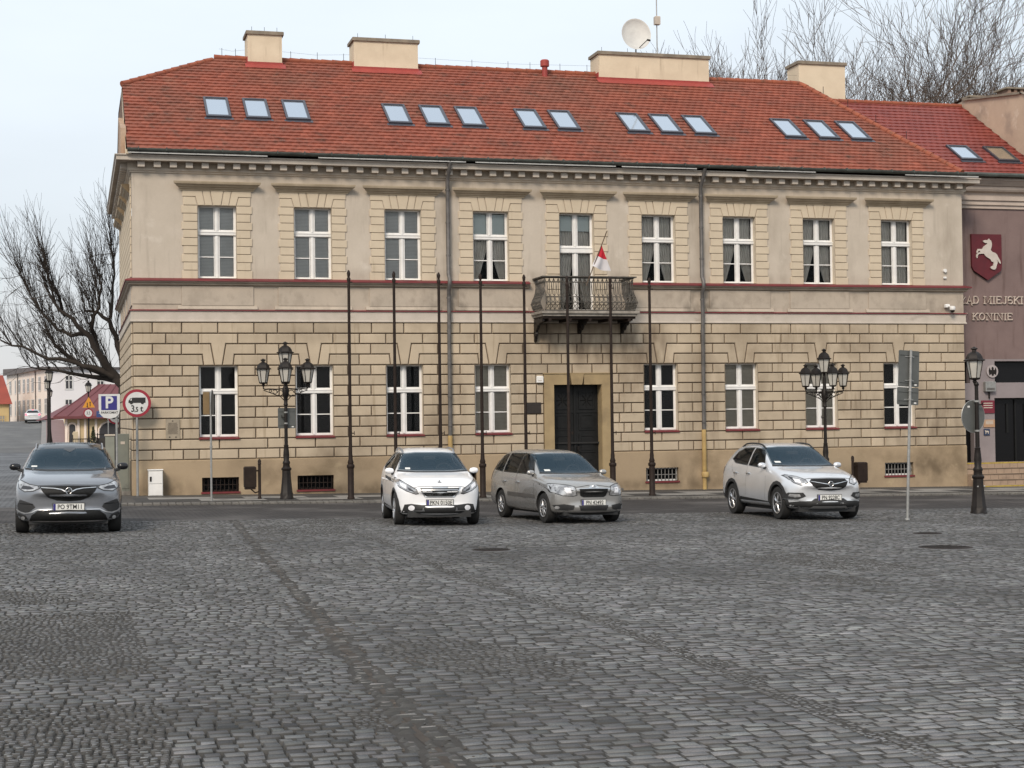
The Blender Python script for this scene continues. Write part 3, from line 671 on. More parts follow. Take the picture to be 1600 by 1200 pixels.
for k in range(9):
    zb = UB if k != 4 else 5.35
    if k == 0: window(WC[k], zb, UT, UD, (blind_m, 1, zb), gl=wglass, sill=False)
    elif k == 1: window(WC[k], zb, UT, UD, (blind_m, 1, zb), sill=False)
    elif k == 2: window(WC[k], zb, UT, UD, (blind_m, 1, zb), sill=False)
    elif k == 3:
        W_ = window(WC[k], zb, UT, UD, None, .85, sill=False); MB().box(WC[k] - HW + .06, WC[k] + HW - .07, UD + .08, UD + .09, UT - .335 * 2.14, UT - .06).build('roller_blind', frost, W_)
    elif k == 4:
        W_ = window(WC[k], 5.35, UT, UD, None, .9, sill=False); MB().box(WC[k] - HW + .06, WC[k] + HW - .07, UD + .08, UD + .09, UT - .25 * 2.14, UT - .06).build('roller_blind', frost, W_)
    else: window(WC[k], zb, UT, UD, None, (.8, .9, .85, .15)[k - 5], sill=False, gl=wglass)
for k in low:
    bl = {3: (blind_w, 1, WB), 6: (blind_w, 1, WB), 7: (blind_w, 1, WB), 0: (iron_br, 1, WT - .7), 1: (iron_br, 1, WB)}.get(k)
    window(WC[k], WB, WT, LD, bl, None, gl=wglass if bl and k > 1 else wglass_dark)
mb = MB(); mb.box(XL + .5, XR - .5, 1.2, 1.25, 1.2, 9.2); mb.box(XL + .5, XR - .5, .25, 1.2, 4.5, 4.9); mb.box(XL + .5, XR - .5, .25, 1.2, 1.2, 1.25); mb.box(XL + .5, XR - .5, .25, 1.2, 9.1, 9.15)
for k in range(8): xx = k * BAY + 1.39; mb.box(xx - .05, xx + .05, .22, 1.2, 1.26, 4.49); mb.box(xx - .05, xx + .05, .22, 1.2, 4.91, 9.09)
mb.build('room_interior', room, bld)
# portal and door
surr_m = nmat('portal_plaster', (.36, .27, .15), (.29, .215, .12), 1.5, .85, third=((.20, .15, .09), 1.2, .55, .8, (1, 1, 1)), fine=.05)
mb = MB(); so = .075
mb.bbox(SL, DC - DH, -so, .0, -.5, 3.385, .012); mb.bbox(DC + DH, SR, -so, .0, -.5, 3.385, .012)
mb.box(DC - DH, DC - .26, -so, 0, 3.05, 3.383); mb.box(DC + .20, DC + DH, -so, 0, 3.05, 3.383)
mb.prism([(DC - .2, 3.05), (DC + .13, 3.05), (DC + .20, 3.40), (DC - .26, 3.40)], -so - .02, 0, 'y')
for a, b in ((DC - DH - .0, DC - DH + .012), (DC + DH - .012, DC + DH + 0)): mb.box(a, b, -.05, .42, -.5, 3.05)
mb.box(DC - DH, DC + DH, 0, .42, 3.05, 3.07)
mb.box(SL - .02, SR + .02, -so - .025, .0, 3.386, 3.415)
mb.build('door_surround', surr_m, bld)
mb = MB(); mb.box(DC - DH, DC + DH, .34, .40, -.3, 3.05)
for s in (-1, 1):
    c = DC + s * DH / 2
    for z0, z1 in ((-.12, .75), (.92, 1.5), (1.62, 2.15)):
        mb.box(c - .26, c + .26, .318, .34, z0, z1); mb.bbox(c - .19, c + .19, .30, .318, z0 + .07, z1 - .07, .02)
    mb.box(c - .26, c - .22, .31, .34, 2.28, 2.85); mb.box(c + .22, c + .26, .31, .34, 2.28, 2.85); mb.box(c - .22, c + .22, .31, .34, 2.28, 2.32); mb.box(c - .22, c + .22, .31, .34, 2.81, 2.85)
    for q in range(4): a_ = q * math.pi / 4; mb.tube([(c - .2 * math.cos(a_), .325, 2.565 - .23 * math.sin(a_)), (c + .2 * math.cos(a_), .325, 2.565 + .23 * math.sin(a_))], .011, 5)
    mb.box(c - .36, c + .36, .31, .34, 2.17, 2.24)
mb.box(DC - .035, DC + .035, .30, .34, -.3, 3.05)
dr = mb.build('door', wood, bld); 
mb = MB(); mb.lathe([(.02, .29), (.02, .25), (.03, .24), (.03, .21)], 10, (DC + .1, 0, 1.0), axis='y'); mb.box(DC + .07, DC + .13, .29, .30, .88, 1.12); mb.build('handle', iron, dr)
mb = MB(); mb.bbox(SL - .2, SR + .2, -.55, .0, -.6, -.19, .02); mb.bbox(DC - DH, DC + DH, -.0, .36, -.6, -.10, .01); mb.build('door_step', kerb_m, bld)
# ------------------------------------------------------------------ roof of the town hall
SLP = .6284
def rz(y): return 9.95 + SLP * (y + .5)
RY, RZT = 6.2, rz(6.2)
EL, ER, RL, RR, RKY = -2.62, 24.35, .44, 21.7, 3.8
def tiles(mb, x0, x1, y0, y1, zf, slope, inside, tw=.235, course=.262, m=0, jit=.007, lift=.038, sd=.075):
    L_ = math.hypot(1, slope); run = course / L_; r = 0; y = y0; t = []
    nx_, nz_ = -slope / L_, 1 / L_
    while y < y1 - .01:
        x = x0 + (0 if r % 2 else tw / 2) - tw; ye = min(y + run * 1.10, y1)
        while x < x1:
            if inside(x + tw / 2, y + run * .5):
                a, b = x, x + tw; l0 = lift + random.uniform(-jit, jit); d0 = random.uniform(-jit, jit)
                zl, zu = zf(y), zf(ye)
                vs = []
                for (u, hh) in ((0, .0), (.22, .009), (.5, .013), (.78, .007), (1, .0)):
                    xx = min(max(a + (b - a) * u, x0), x1)
                    vs += [(xx, y - .01 + d0 + nx_ * (l0 + hh), zl + nz_ * (l0 + hh)), (xx, ye + nx_ * (.006 + hh * .6), zu + nz_ * (.006 + hh * .6)), (xx, y - .01 + d0, zl - .0)]
                fs = []
                for i in range(4): fs += [(i * 3, i * 3 + 3, i * 3 + 4, i * 3 + 1), (i * 3 + 2, i * 3 + 5, i * 3 + 3, i * 3)]
                mb.add(vs, fs, m); t += [max(.5, random.gauss(1, sd))] * len(vs)
            x += tw
        y += run; r += 1
    mb.t = getattr(mb, 't', []) + t
def in_main(x, y):
    if y > RKY and x < EL + (y - RKY) / (RY - RKY) * (RL - EL): return False
    if x > ER - (y + .5) / (RY + .5) * (ER - RR): return False
    return x > EL
roof_o = None
mb = MB()
# under-surface planes: front, back, hips
A_, B_, C_, D_ = (EL, -.5, rz(-.5)), (ER, -.5, rz(-.5)), (RR, RY, RZT), (RL, RY, RZT); E_ = (EL, RKY, rz(RKY))
BK = 2 * RY + .5
mb.add([A_, B_, C_, D_, E_], [(0, 1, 2, 3, 4)])
mb.add([(ER, BK, rz(-.5)), (EL, BK, rz(-.5)), (EL, 2 * RY - RKY, rz(RKY)), D_, C_], [(0, 1, 2, 3, 4)])
mb.add([B_, (ER, BK, rz(-.5)), C_], [(0, 1, 2)]); mb.add([E_, D_, (EL, 2 * RY - RKY, rz(RKY))], [(0, 1, 2)])
mb.t = [.7] * len(mb.v)
tiles(mb, EL, ER, -.5, RY, rz, SLP, in_main)
roof_o = mb.build('roof', tile_m, bld); put_tint(roof_o, mb.t)
def ridge(mb, p, q, r=.10, step=.36):
    p, q = Vector(p), Vector(q); d = q - p; n = int(d.length / step); u = d.normalized()
    for i in range(n):
        a = p + u * (i * step) + Vector((0, 0, .03)); b = a + u * (step * 1.08)
        mb.tube([a, b], [r * 1.08, r * .86], 9)
mb = MB(); ridge(mb, D_, C_); ridge(mb, E_, Vector(D_) + Vector((.15, 0, -.02))); ridge(mb, B_, C_); mb.build('ridge_tiles', ridge_m, roof_o, 40)
# left gable under the rake, clad in boards, with the pale rake board
mb = MB(); gx = EL + .02
mb.add([(gx, -.42, 9.86), (gx, RKY, rz(RKY) - .03), (gx, 2 * RY - RKY, rz(RKY) - .03), (gx, BK - .1, 9.86)], [(0, 1, 2, 3)])
mb.build('gable_wall', nmat('brown_boards', (.20, .13, .09), (.13, .085, .06), 3, .9, stretch=(1, 6, .5)), bld)
mb = MB(); mb.add([(EL - .03, -.55, 9.80), (EL - .03, -.55, 9.90), (EL - .03, RKY, rz(RKY) + .02), (EL - .03, RKY, rz(RKY) - .10), (EL - .03, .6, 9.86)], [(0, 1, 2, 3, 4)]); mb.add([(EL - .03, -.55, 9.80), (EL + .12, -.55, 9.80), (EL + .12, -.55, 9.92), (EL - .03, -.55, 9.92)], [(0, 1, 2, 3)])
mb.build('rake_board', chim, bld)
mb = MB(); mb.prism([(.35, 9.86), (2.6, 9.86), (2.6, 11.4), (.35, 10.7)], EL - .16, EL + .0, 'x'); mb.build('gable_dormer', nmat('cream_boards', (.45, .33, .24), (.3, .2, .14), 3, .9, stretch=(1, 8, .5)), bld)
# skylights, all seated on the slope
def skylight(x, par, zf=rz, slope=SLP, y0=1.64, y1=3.0, w=.76, m=skyglass, name='skylight'):
    a = math.atan(slope); e = empty(name, (x, y0, zf(y0)), 0); e.parent = par; e.rotation_euler = (a, 0, 0); h = (y1 - y0) / math.cos(a)
    mb = MB(); f = .07; T = .10
    mb.box(0, w, 0, f, -.03, T).box(0, w, h - f, h, -.03, T).box(0, f, f, h - f, -.03, T).box(w - f, w, f, h - f, -.03, T)
    mb.box(f, w - f, f, f + .05, .03, .10); mb.box(-.06, w + .06, -.16, -.005, .035, .055)
    bpy.data.objects.remove(e)
    Mx = Matrix.Translation((x, y0, zf(y0))) @ Matrix.Rotation(a, 4, 'X'); mb.xf(Mx)
    o = mb.build(name, dark_frame, par)
    g = MB().box(f, w - f, f, h - f, .05, .065).xf(Mx); g.build('pane', m, o); return o
for x in (-.19, 1.02, 2.245, 5.46, 6.685, 7.86, 9.87, 11.03, 13.42, 14.57, 15.76, 19.0, 20.25, 21.44): skylight(x, roof_o)
# chimneys
def chimney(x0, x1, y, zt, dep=.95, zb=13.0, par=bld, fla=True):
    mb = MB(); mb.box(x0, x1, y, y + dep, zb, zt - .10); c = mb.build('chimney', chim, par)
    MB().bbox(x0 - .06, x1 + .06, y - .06, y + dep + .06, zt - .10, zt + .02, .02).build('cap', capm, c)
    fl_ = MB(); z = rz(y); fl_.prism([(y - .03, z - .05), (y - .03, z + .13), (y, z + .14), (y, z - .05)], x0 - .03, x1 + .03, 'x'); fl_.box(x0 - .03, x0, y, RY + .3, z, z + .3)
    fl_.add([(x0 - .1, y - .30, rz(y - .3) + .062), (x1 + .1, y - .30, rz(y - .3) + .062), (x1 + .1, y - .02, z + .08), (x0 - .1, y - .02, z + .08)], [(0, 1, 2, 3)])
    if fla: fl_.build('flashing', redflash, c)
    rd = MB()
    for i in range(3 if x1 - x0 < 3 else 5): xx = x0 + .15 + (x1 - x0 - .3) * i / (2 if x1 - x0 < 3 else 4); rd.tube([(xx, y + .1, zt), (xx, y + .1, zt + .18)], .007, 4)
    rd.build('lightning_wire', iron, c); return c
chimney(1.51, 2.65, 5.75, 15.03); chimney(5.08, 7.29, 5.75, 14.98); chimney(13.79, 17.95, 5.75, 14.92)
chimney(21.75, 23.62, 6.35, 15.06, 1.0, 11.5, bld, False)
mb = MB()   # lightning rods along the ridge
for x in [.7, 1.15, 3.0, 3.9, 4.8, 8.0, 9.3, 10.6, 11.4, 12.5, 13.5, 19.0, 20.3]: mb.tube([(x, RY, RZT + .05), (x, RY, RZT + .36)], .008, 4)
for a, b in ((.6, 1.45), (2.7, 5.0), (7.4, 13.7), (18.1, 21.6)): mb.tube([(a, RY, RZT + .33), ((a + b) / 2, RY, RZT + .27), (b, RY, RZT + .33)], .0035, 3)
for t in (.2, .4, .62, .85):
    p = Vector(C_).lerp(Vector(B_), t * .8); mb.tube([p, p + Vector((0, 0, .4))], .012, 4)
mb.build('lightning_rods', iron, bld)
mb = MB(); mb.lathe([(.10, 13.9), (.10, 14.32), (.16, 14.33), (.16, 14.52), (.12, 14.56)], 12, (11.85, 5.9, 0)); mb.build('vent_pipe', redflash, bld, 40)
# things standing on the big chimney
def dish():
    e = empty('satellite_dish', (15.35, 5.95, 14.95), 0, 'pale grey satellite dish on top of the widest chimney', 'satellite dish')
    mb = MB(); pr = [(0.001, 0)] + [(.6 * math.sin(t), .16 * (1 - math.cos(t)) / (1 - math.cos(1.2))) for t in np.linspace(.1, 1.2, 9)]
    r0 = pr[-1][0]; pr = [(r * .62 / r0, h) for r, h in pr]; k = len(pr); prof = pr + [(pr[-1][0] + .012, pr[-1][1])] + [(r, h - .02) for r, h in pr[::-1]]
    mb.lathe(prof, 28); Mx = Matrix.Translation((-.1, 0, .62)) @ Matrix.Rotation(math.radians(-8), 4, 'Z') @ Matrix.Rotation(math.radians(72), 4, 'X') @ Matrix.Diagonal((.84, 1.0, 1, 1))
    mb.xf(Mx); mb.build('reflector', nmat('pale_grey_paint', (.56, .55, .52), (.48, .47, .45), 3, .5), e, 50)
    tip = Mx @ Vector((.32, -.52, .62)); st = Mx @ Vector((.1, -.52, .10))
    a = MB(); a.tube([st, tip], .014, 6); a.build('feed_arm', iron, e); f = MB(); f.tube([tip, tip + Vector((.12, .05, 0))], .035, 8); f.build('feed_horn', iron, e)
    m_ = MB(); m_.tube([(-.05, .12, .0), (-.05, .12, .6)], .03, 8); m_.tube([(-.05, .12, .55), (-.1, .02, .6)], .03, 8); m_.build('mast', galv, e)
dish()
e = empty('antenna_mast', (16.1, 6.05, 14.92), 0, 'tall thin antenna mast with a small pale box, on the widest chimney', 'antenna')
mb = MB(); mb.tube([(0, 0, 0), (0, 0, 3.2)], .022, 8); mb.build('pole', galv, e); MB().bbox(-.10, .10, -.12, .06, 1.12, 1.42, .02).build('transmitter_box', stone, e)
# ------------------------------------------------------------------ balcony
bal = empty('balcony', (0, 0, 0)); bpy.data.objects.remove(bal)
BX0, BX1, BO = 9.55, 12.70, 1.22
mb = MB(); mb.bbox(BX0, BX1, -BO, -.02, 5.20, 5.275, .01); mb.bbox(BX0 + .06, BX1 - .06, -BO + .06, -.02, 5.12, 5.20, 0.001)
bal = mb.build('balcony', nmat('weathered_balcony_slab', (.34, .31, .27), (.16, .14, .12), 3, .9), bld)
mb = MB(); mb.box(BX0 + .1, BX1 - .1, -BO + .12, -.02, 5.05, 5.12)
for x in np.linspace(BX0 + .3, BX1 - .3, 5): mb.box(x - .04, x + .04, -BO + .1, -.05, 4.97, 5.05)
mb.build('underside_beams', iron_br, bal)
for x in (BX0 + .12, 11.1, BX1 - .2):
    mb = MB(); kk = 1 if x < 10 else .62; pts = [(a_, 5.05 - (5.05 - b_) * kk) for a_, b_ in [(-.02, 5.05), (-1.0, 5.05), (-1.0, 4.97), (-.75, 4.93), (-.5, 4.86), (-.3, 4.72), (-.2, 4.55), (-.16, 4.42), (-.08, 4.38), (-.02, 4.42)]]
    mb.prism(pts, x - .04, x + .04, 'x')
    for c_, r_ in (((-.32, 4.90), .13), ((-.14, 4.62 if x < 10 else 4.86), .09), ((-.62, 4.98), .07)):
        mb.tube([(x, c_[0] + r_ * math.cos(t), c_[1] + r_ * math.sin(t)) for t in np.linspace(0, 2 * math.pi, 13)[:-1]], .055, 5, closed=True)
    mb.build('bracket', iron, bal)
rl = MB(); z0, z1 = 5.30, 6.30
def bulge(t):   # pot-bellied profile, outward offset against height fraction
    return .02 + .13 * math.exp(-((t - .24) / .2) ** 2) - .03 * math.exp(-((t - .78) / .2) ** 2)
def rail_run(p, q, nrm):
    p, q, nrm = Vector(p), Vector(q), Vector(nrm); d = q - p; n = max(2, round(d.length / .142)); u = d.normalized()
    for i in range(n + 1):
        c = p + d * (i / n)
        rl.tube([c + nrm * bulge(t) + Vector((0, 0, z0 + (z1 - z0) * t)) for t in np.linspace(0, 1, 9)], .011, 4, cap=False)
        if i == n: break
        m_ = p + d * ((i + .5) / n); w = d.length / n / 2
        def cv(pts): rl.tube([m_ + u * (s * w) + nrm * bulge(t) + Vector((0, 0, z0 + (z1 - z0) * t)) for s, t in pts], .010, 4, cap=False)
        cv([(-1, .02), (1, .22)]); cv([(1, .02), (-1, .22)])
        cv([(.75 * math.sin(a), .34 - .085 * math.cos(a)) for a in np.linspace(0, 2 * math.pi, 9)])
        cv([(-.95, .44), (-.3, .5), (0, .88)]); cv([(.95, .44), (.3, .5), (0, .88)]); cv([(-1, .42), (1, .42)])
        cv([(-1, .97), (-.5, .885), (0, .865), (.5, .885), (1, .97)])
    for t, r in ((0.0, .022), (.235, .012), (.86, .014), (1.0, .026)):
        rl.tube([p + nrm * bulge(t) - u * .02 + Vector((0, 0, z0 + (z1 - z0) * t)), q + nrm * bulge(t) + u * .02 + Vector((0, 0, z0 + (z1 - z0) * t))], r, 6)
rail_run((BX0 + .16, -BO + .16, 0), (BX1 - .16, -BO + .16, 0), (0, -1, 0)); rail_run((BX0 + .16, -.03, 0), (BX0 + .16, -BO + .16, 0), (-1, 0, 0)); rail_run((BX1 - .16, -BO + .16, 0), (BX1 - .16, -.03, 0), (1, 0, 0))
rl.box(BX0 + .06, BX1 - .06, -BO + .06, -BO + .20, z1 + .01, z1 + .045); rl.box(BX0 + .06, BX0 + .2, -BO + .2, -.03, z1 + .01, z1 + .045); rl.box(BX1 - .2, BX1 - .06, -BO + .2, -.03, z1 + .01, z1 + .045)
rl.build('railing', nmat('weathered_iron', (.050, .046, .040), (.10, .09, .078), 9, .7), bal)
# flag
fe = empty('flag', (11.05, -1.2, 6.2), 0, 'small red and white flag on a leaning pole at the balcony rail', 'flag')
def fp(t): return Vector((.53 * t, -.30 * t, 1.50 * t))
mb = MB(); mb.tube([fp(-.1), fp(1)], .016, 7); mb.build('pole', nmat('flag_pole_wood', (.10, .07, .05), (.14, .1, .07), 5), fe)
mb = MB(); vs = []; ms = []
# cloth hangs from the pole: attached between t=.35 and t=.86, corner blown to the right
nu, nv = 14, 10
for i in range(nu + 1):
    t = i / nu
    for j in range(nv + 1):
        s = j / nv; a = fp(.72 - .42 * s) ; w = .03 + .52 * s
        x = a.x + t * w * .98 ; z = a.z - t * (.10 + .05 * s) - .05 * math.sin(t * 3.1) * s
        vs.append((x - .05 * (1 - t) * s, a.y + .05 * math.sin(t * 9 + s * 3) * s, z))
fs = [(i * (nv + 1) + j, (i + 1) * (nv + 1) + j, (i + 1) * (nv + 1) + j + 1, i * (nv + 1) + j + 1) for i in range(nu) for j in range(nv)]
flag_r = mat('flag_red', (.50, .015, .03), .8); flag_w = mat('flag_white', (.62, .60, .62), .8)
mb.v = vs; mb.f = fs; mb.m = [0 if (k % nv) < 5 else 1 for k in range(len(fs))]
mb.build('cloth', [flag_r, flag_w], fe, 80)
# ------------------------------------------------------------------ small things on the facade
e = empty('wall_plaque', (-1.375, -.045, 1.84), 0, 'pale stone plaque with fine lettering beside the round lorry sign', 'plaque')
MB().bbox(-.20, .20, -.03, .02, -.29, .29, .008).build('slab', nmat('pale_stone', (.34, .29, .22), (.28, .24, .185), 5, .8), e)
mb = MB()
for i in range(13):
    wl = random.uniform(.10, .16); mb.box(-wl, wl, -.034, -.0305, .17 - i * .026, .18 - i * .026)
mb.lathe([(.022, -.036), (.022, -.0305)], 6, (0, 0, .235), axis='y'); mb.lathe([(.025, -.036), (.025, -.0305)], 6, (-.09, 0, -.235), axis='y'); mb.lathe([(.025, -.036), (.025, -.0305)], 6, (.09, 0, -.235), axis='y')
mb.build('engraving', nmat('engraving', (.12, .10, .08), (.09, .075, .06), 9), e)
e = empty('name_plate', (9.6, -.045, 2.335), 0, 'dark rectangular plate on the wall left of the front door', 'plaque')
MB().bbox(-.225, .225, -.03, .02, -.17, .17, .006).build('plate', nmat('dark_bronze', (.025, .02, .018), (.035, .028, .024), 8, .4), e)
mb = MB(); [mb.box(-.15, .15, -.033, -.0305, .09 - i * .05, .098 - i * .05) for i in range(4)]; mb.build('engraving', nmat('worn_bronze', (.06, .05, .04), (.05, .04, .035), 8), e)
e = empty('alarm_box', (9.79, -.045, 3.22), 0, 'small white box on the wall by the upper left of the door surround', 'alarm box')
MB().bbox(-.105, .105, -.09, .02, -.10, .10, .02).build('casing', white_m, e); MB().box(-.06, .06, -.094, -.0905, -.05, -.03).build('slot', stone, e)
e = empty('security_camera', (23.95, -.05, 5.50), 0, 'white security camera under the red sill course at the right end of the facade', 'camera')
MB().bbox(-.10, .06, -.10, .0, .02, .13, .02).build('bracket', white_m, e); mb = MB(); mb.lathe([(.085, .05), (.095, .0), (.095, -.06), (.08, -.08)], 14, (.08, -.22, 0)); mb.box(-.02, .1, -.22, -.08, .03, .06); mb.build('casing', white_m, e, 40)
mb = MB(); mb.lathe([(.075, -.08), (.07, -.12), (.045, -.15), (.01, -.165)], 14, (.08, -.22, 0)); mb.build('lens_dome', iron, e, 40)
e = empty('wall_lamp_fixture', (23.9, -.03, 6.75), 0, 'small round fixture on the plain plaster right of the last upper window', 'wall fixture')
MB().lathe([(.06, -.06), (.06, .02)], 12, axis='y').build('base', white_m, e); MB().box(-.05, .05, -.04, .02, -.26, -.2).build('clip', white_m, e)
e = empty('meter_cabinet', (-1.89, -.28, G(-1.9, -.3) + .05), 0, 'white meter cabinet standing against the wall at the left corner', 'cabinet')
MB().bbox(-.205, .205, -.12, .22, 0, .74, .01).build('casing', nmat('off_white_plastic', (.62, .61, .58), (.54, .53, .50), 3, .5, third=((.4, .37, .32), 2, .6, .8, (1, 1, .5))), e)
mb = MB(); mb.bbox(-.19, .19, -.135, -.121, .36, .70, .005); mb.bbox(-.19, .19, -.135, -.121, .02, .345, .005); mb.bbox(-.22, .22, -.14, .23, .741, .765, .01); mb.build('door', white_m, e); MB().box(-.165, -.115, -.15, -.136, .42, .56).build('handle', iron, e)
e = empty('electrical_cabinet', (-2.78, .75, G(-2.8, 0) + .02), 0, 'tall grey green electrical cabinet at the left end wall', 'cabinet')
gg = nmat('grey_green_paint', (.19, .20, .17), (.15, .16, .14), 2, .6, third=((.09, .09, .08), 2.5, .55, .75, (1, 1, .6)))
MB().bbox(-.19, .19, -.2, .3, 0.14, 1.82, .01).build('casing', gg, e); MB().box(-.21, .21, -.22, .32, -.1, .14).build('plinth', slab_m, e); mb = MB(); mb.bbox(-.16, .16, -.215, -.2, .22, 1.74, .005); mb.build('door', gg, e)
MB().box(-.06, .06, -.222, -.216, 1.52, 1.60).build('label_plate', stone, e)
e = empty('concrete_post', (-3.14, .9, G(-3, 0) - .02), 0, 'pale grey square post left of the grey green electrical cabinet', 'post')
MB().bbox(-.13, .13, -.12, .12, 0, 1.80, .02).build('shaft', nmat('grey_green_concrete', (.27, .28, .24), (.22, .23, .2), 3, .9, third=((.14, .14, .12), 2, .55, .75, (1, 1, .5))), e); MB().bbox(-.15, .15, -.14, .14, 1.801, 1.85, .01).build('cap', stone, e)
# ------------------------------------------------------------------ neighbouring office building on the right
nb = empty('office_building', (0, 0, 0), 0, 'purple-brown rendered building with tiled roof, a horse shield and metal lettering', 'building')
NY = 1.2
render_m = nmat('purple_render', (.215, .155, .145), (.175, .125, .118), 1.2, .95, 7, .3, .7, .6, 45, third=[((.095, .060, .055), 1.6, .54, .78, (2.5, 2.5, .22)), ((.22, .16, .15), .7, .6, .8, (1, 1, 1))], fine=.08)
def fn(s, z, o): return (s, NY - o, z)
mb = MB(); wall_holes(mb, 24.61, 34, 3.84, 9.1, [], fn); mb.build('upper_wall', render_m, nb)
grey_m = nmat('grey_portal_paint', (.27, .235, .24), (.23, .20, .205), 1.5, .85, fine=.05)
oph = [(24.7, 25.50, 3.02, 3.76), (24.7, 25.62, .31, 2.44), (26.45, 30.5, 3.03, 3.77), (26.42, 30.5, .31, 2.50)]
mb = MB(); wall_holes(mb, 24.61, 34, .30, 3.838, oph, fn, .03)
for h in oph: reveal(mb, *h, fn, .3, .03)
mb.build('portal', grey_m, nb)
for n_, h in zip(('window', 'side_entrance', 'window', 'entrance'), oph):
    mb = MB(); mb.box(h[0], h[1], NY + .22, NY + .24, h[2], h[3]); q = mb.build(n_, mat('dark_opening_glass', (.006, .006, .007), .25, 0, .25), nb)
    f = MB(); f.box(h[0], h[0] + .05, NY + .17, NY + .22, h[2], h[3]); f.box(h[0] + .05, h[1], NY + .17, NY + .22, h[3] - .05, h[3])
    if n_ == 'entrance':
        for x in (27.35, 28.1, 28.85): f.box(x - .03, x + .03, NY + .17, NY + .22, h[2], h[3] - .05)
        for x in (27.0, 27.7): f.box(x, x + .08, NY + .18, NY + .22, 1.3, 2.3)
    f.build('frame', wood, q)
MB().box(24.61, 34, 1.3, 8, 3.9, 3.95).build('floor_slab', room, nb)
def nprof(prof, name, m):
    mb = MB(); n = len(prof); mb.add([(24.3, NY - o, z) for o, z in prof] + [(34, NY - o, z) for o, z in prof], [(i, n + i, n + i + 1, i + 1) for i in range(n - 1)]); return mb.build(name, m, nb)
nprof([(0, 9.02), (.06, 9.03), (.06, 9.13), (.12, 9.15), (.12, 9.28), (.18, 9.30), (.18, 9.44), (.10, 9.46), (.10, 9.56), (.26, 9.60), (.30, 9.66), (.30, 9.76), (.36, 9.78), (.48, 9.92), (.52, 9.94), (.52, 10.02), (.0, 10.06)], 'cornice', nmat('pale_stone_cornice', (.50, .42, .36), (.42, .35, .30), 2, .85, third=((.2, .16, .14), 3, .58, .78, (.4, 1, 2)), fine=.05))
sl2 = .625
def rz2(y): return 10.10 + sl2 * (y - .58)
mb = MB(); X2 = 28.35
def in2(x, y): return 21.5 < x < X2 and not (y < 6.3 and x < 24.4 - (y + .5) / 6.7 * 2.65)
mb.add([(21.5, .6, rz2(.6)), (X2, .6, rz2(.6)), (X2, 6.1, rz2(6.1)), (21.5, 6.1, rz2(6.1))], [(0, 1, 2, 3)]); mb.add([(21.5, 6.1, rz2(6.1)), (X2, 6.1, rz2(6.1)), (X2, 11, rz2(1.2)), (21.5, 11, rz2(1.2))], [(0, 1, 2, 3)]); mb.t = [.75] * len(mb.v)
tiles(mb, 21.5, X2, .58, 6.1, rz2, sl2, in2, .25, .30, 0, .001, .028, .06); r2 = mb.build('roof', tile2_m, nb); put_tint(r2, mb.t)
mb = MB(); ridge(mb, (22.5, 6.1, rz2(6.1)), (X2, 6.1, rz2(6.1)), .09); mb.build('ridge_tiles', ridge_m, r2, 40)
for x, mm in ((25.55, skyglass), (27.0, mat('brownish_skylight_glass', (.42, .36, .27), .1, .6))): skylight(x, r2, rz2, sl2, 1.55, 2.62, .82, mm)
mb = MB(); mb.tube([(24.4, .52, 10.10), (X2, .52, 10.10)], .075, 8); mb.build('gutter', gutter_m, nb, 40)
# parapet wall and chimney of the next house
fw = empty('party_wall_house', (0, 0, 0), 0, 'cream plastered house side rising above the tiled roof at the right edge', 'house')
mb = MB(); mb.prism([(.9, -1), (.9, 12.6), (2.2, 13.30), (6.0, 13.80), (10, 13.5), (10, -1)], X2 + .02, 36, 'x'); mb.build('wall', nmat('peeling_cream_plaster', (.52, .40, .30), (.44, .33, .25), 1, .95, third=[((.28, .22, .18), .8, .55, .72, (1, 1, 1)), ((.62, .52, .42), 1.7, .6, .75, (1, 1, 1))], fine=.06), fw)
mb = MB(); mb.add([(X2 - .06, .8, 12.62), (36, .8, 12.62), (36, 2.2, 13.36), (X2 - .06, 2.2, 13.36), (X2 - .06, 6.05, 13.86), (36, 6.05, 13.86), (X2 - .06, 10, 13.56), (36, 10, 13.56), (X2 - .06, 2.2, 13.28), (X2 - .06, 6.05, 13.78)], [(0, 1, 2, 3), (3, 2, 5, 4), (4, 5, 7, 6), (8, 3, 4, 9)]); mb.build('coping', capm, fw)
brk = nmat('weathered_brick', (.20, .13, .10), (.27, .19, .15), 5, .9, fine=.2, bscale=12)
mb = MB(); mb.box(29.45, 31.6, 4.8, 5.6, 13.3, 13.92)
for i in range(8): x = 29.5 + i * .26; mb.box(x, x + .12, 4.82, 5.58, 13.92, 14.04)
c = mb.build('chimney', brk, fw); MB().box(29.38, 31.7, 4.75, 5.65, 14.04, 14.10).build('cap', capm, c)
mb = MB(); mb.box(28.5, 29.3, 5.8, 6.2, 13.6, 13.88); c = mb.build('chimney', brk, fw); MB().box(28.42, 29.35, 5.7, 6.3, 13.88, 13.94).build('cap', capm, c)
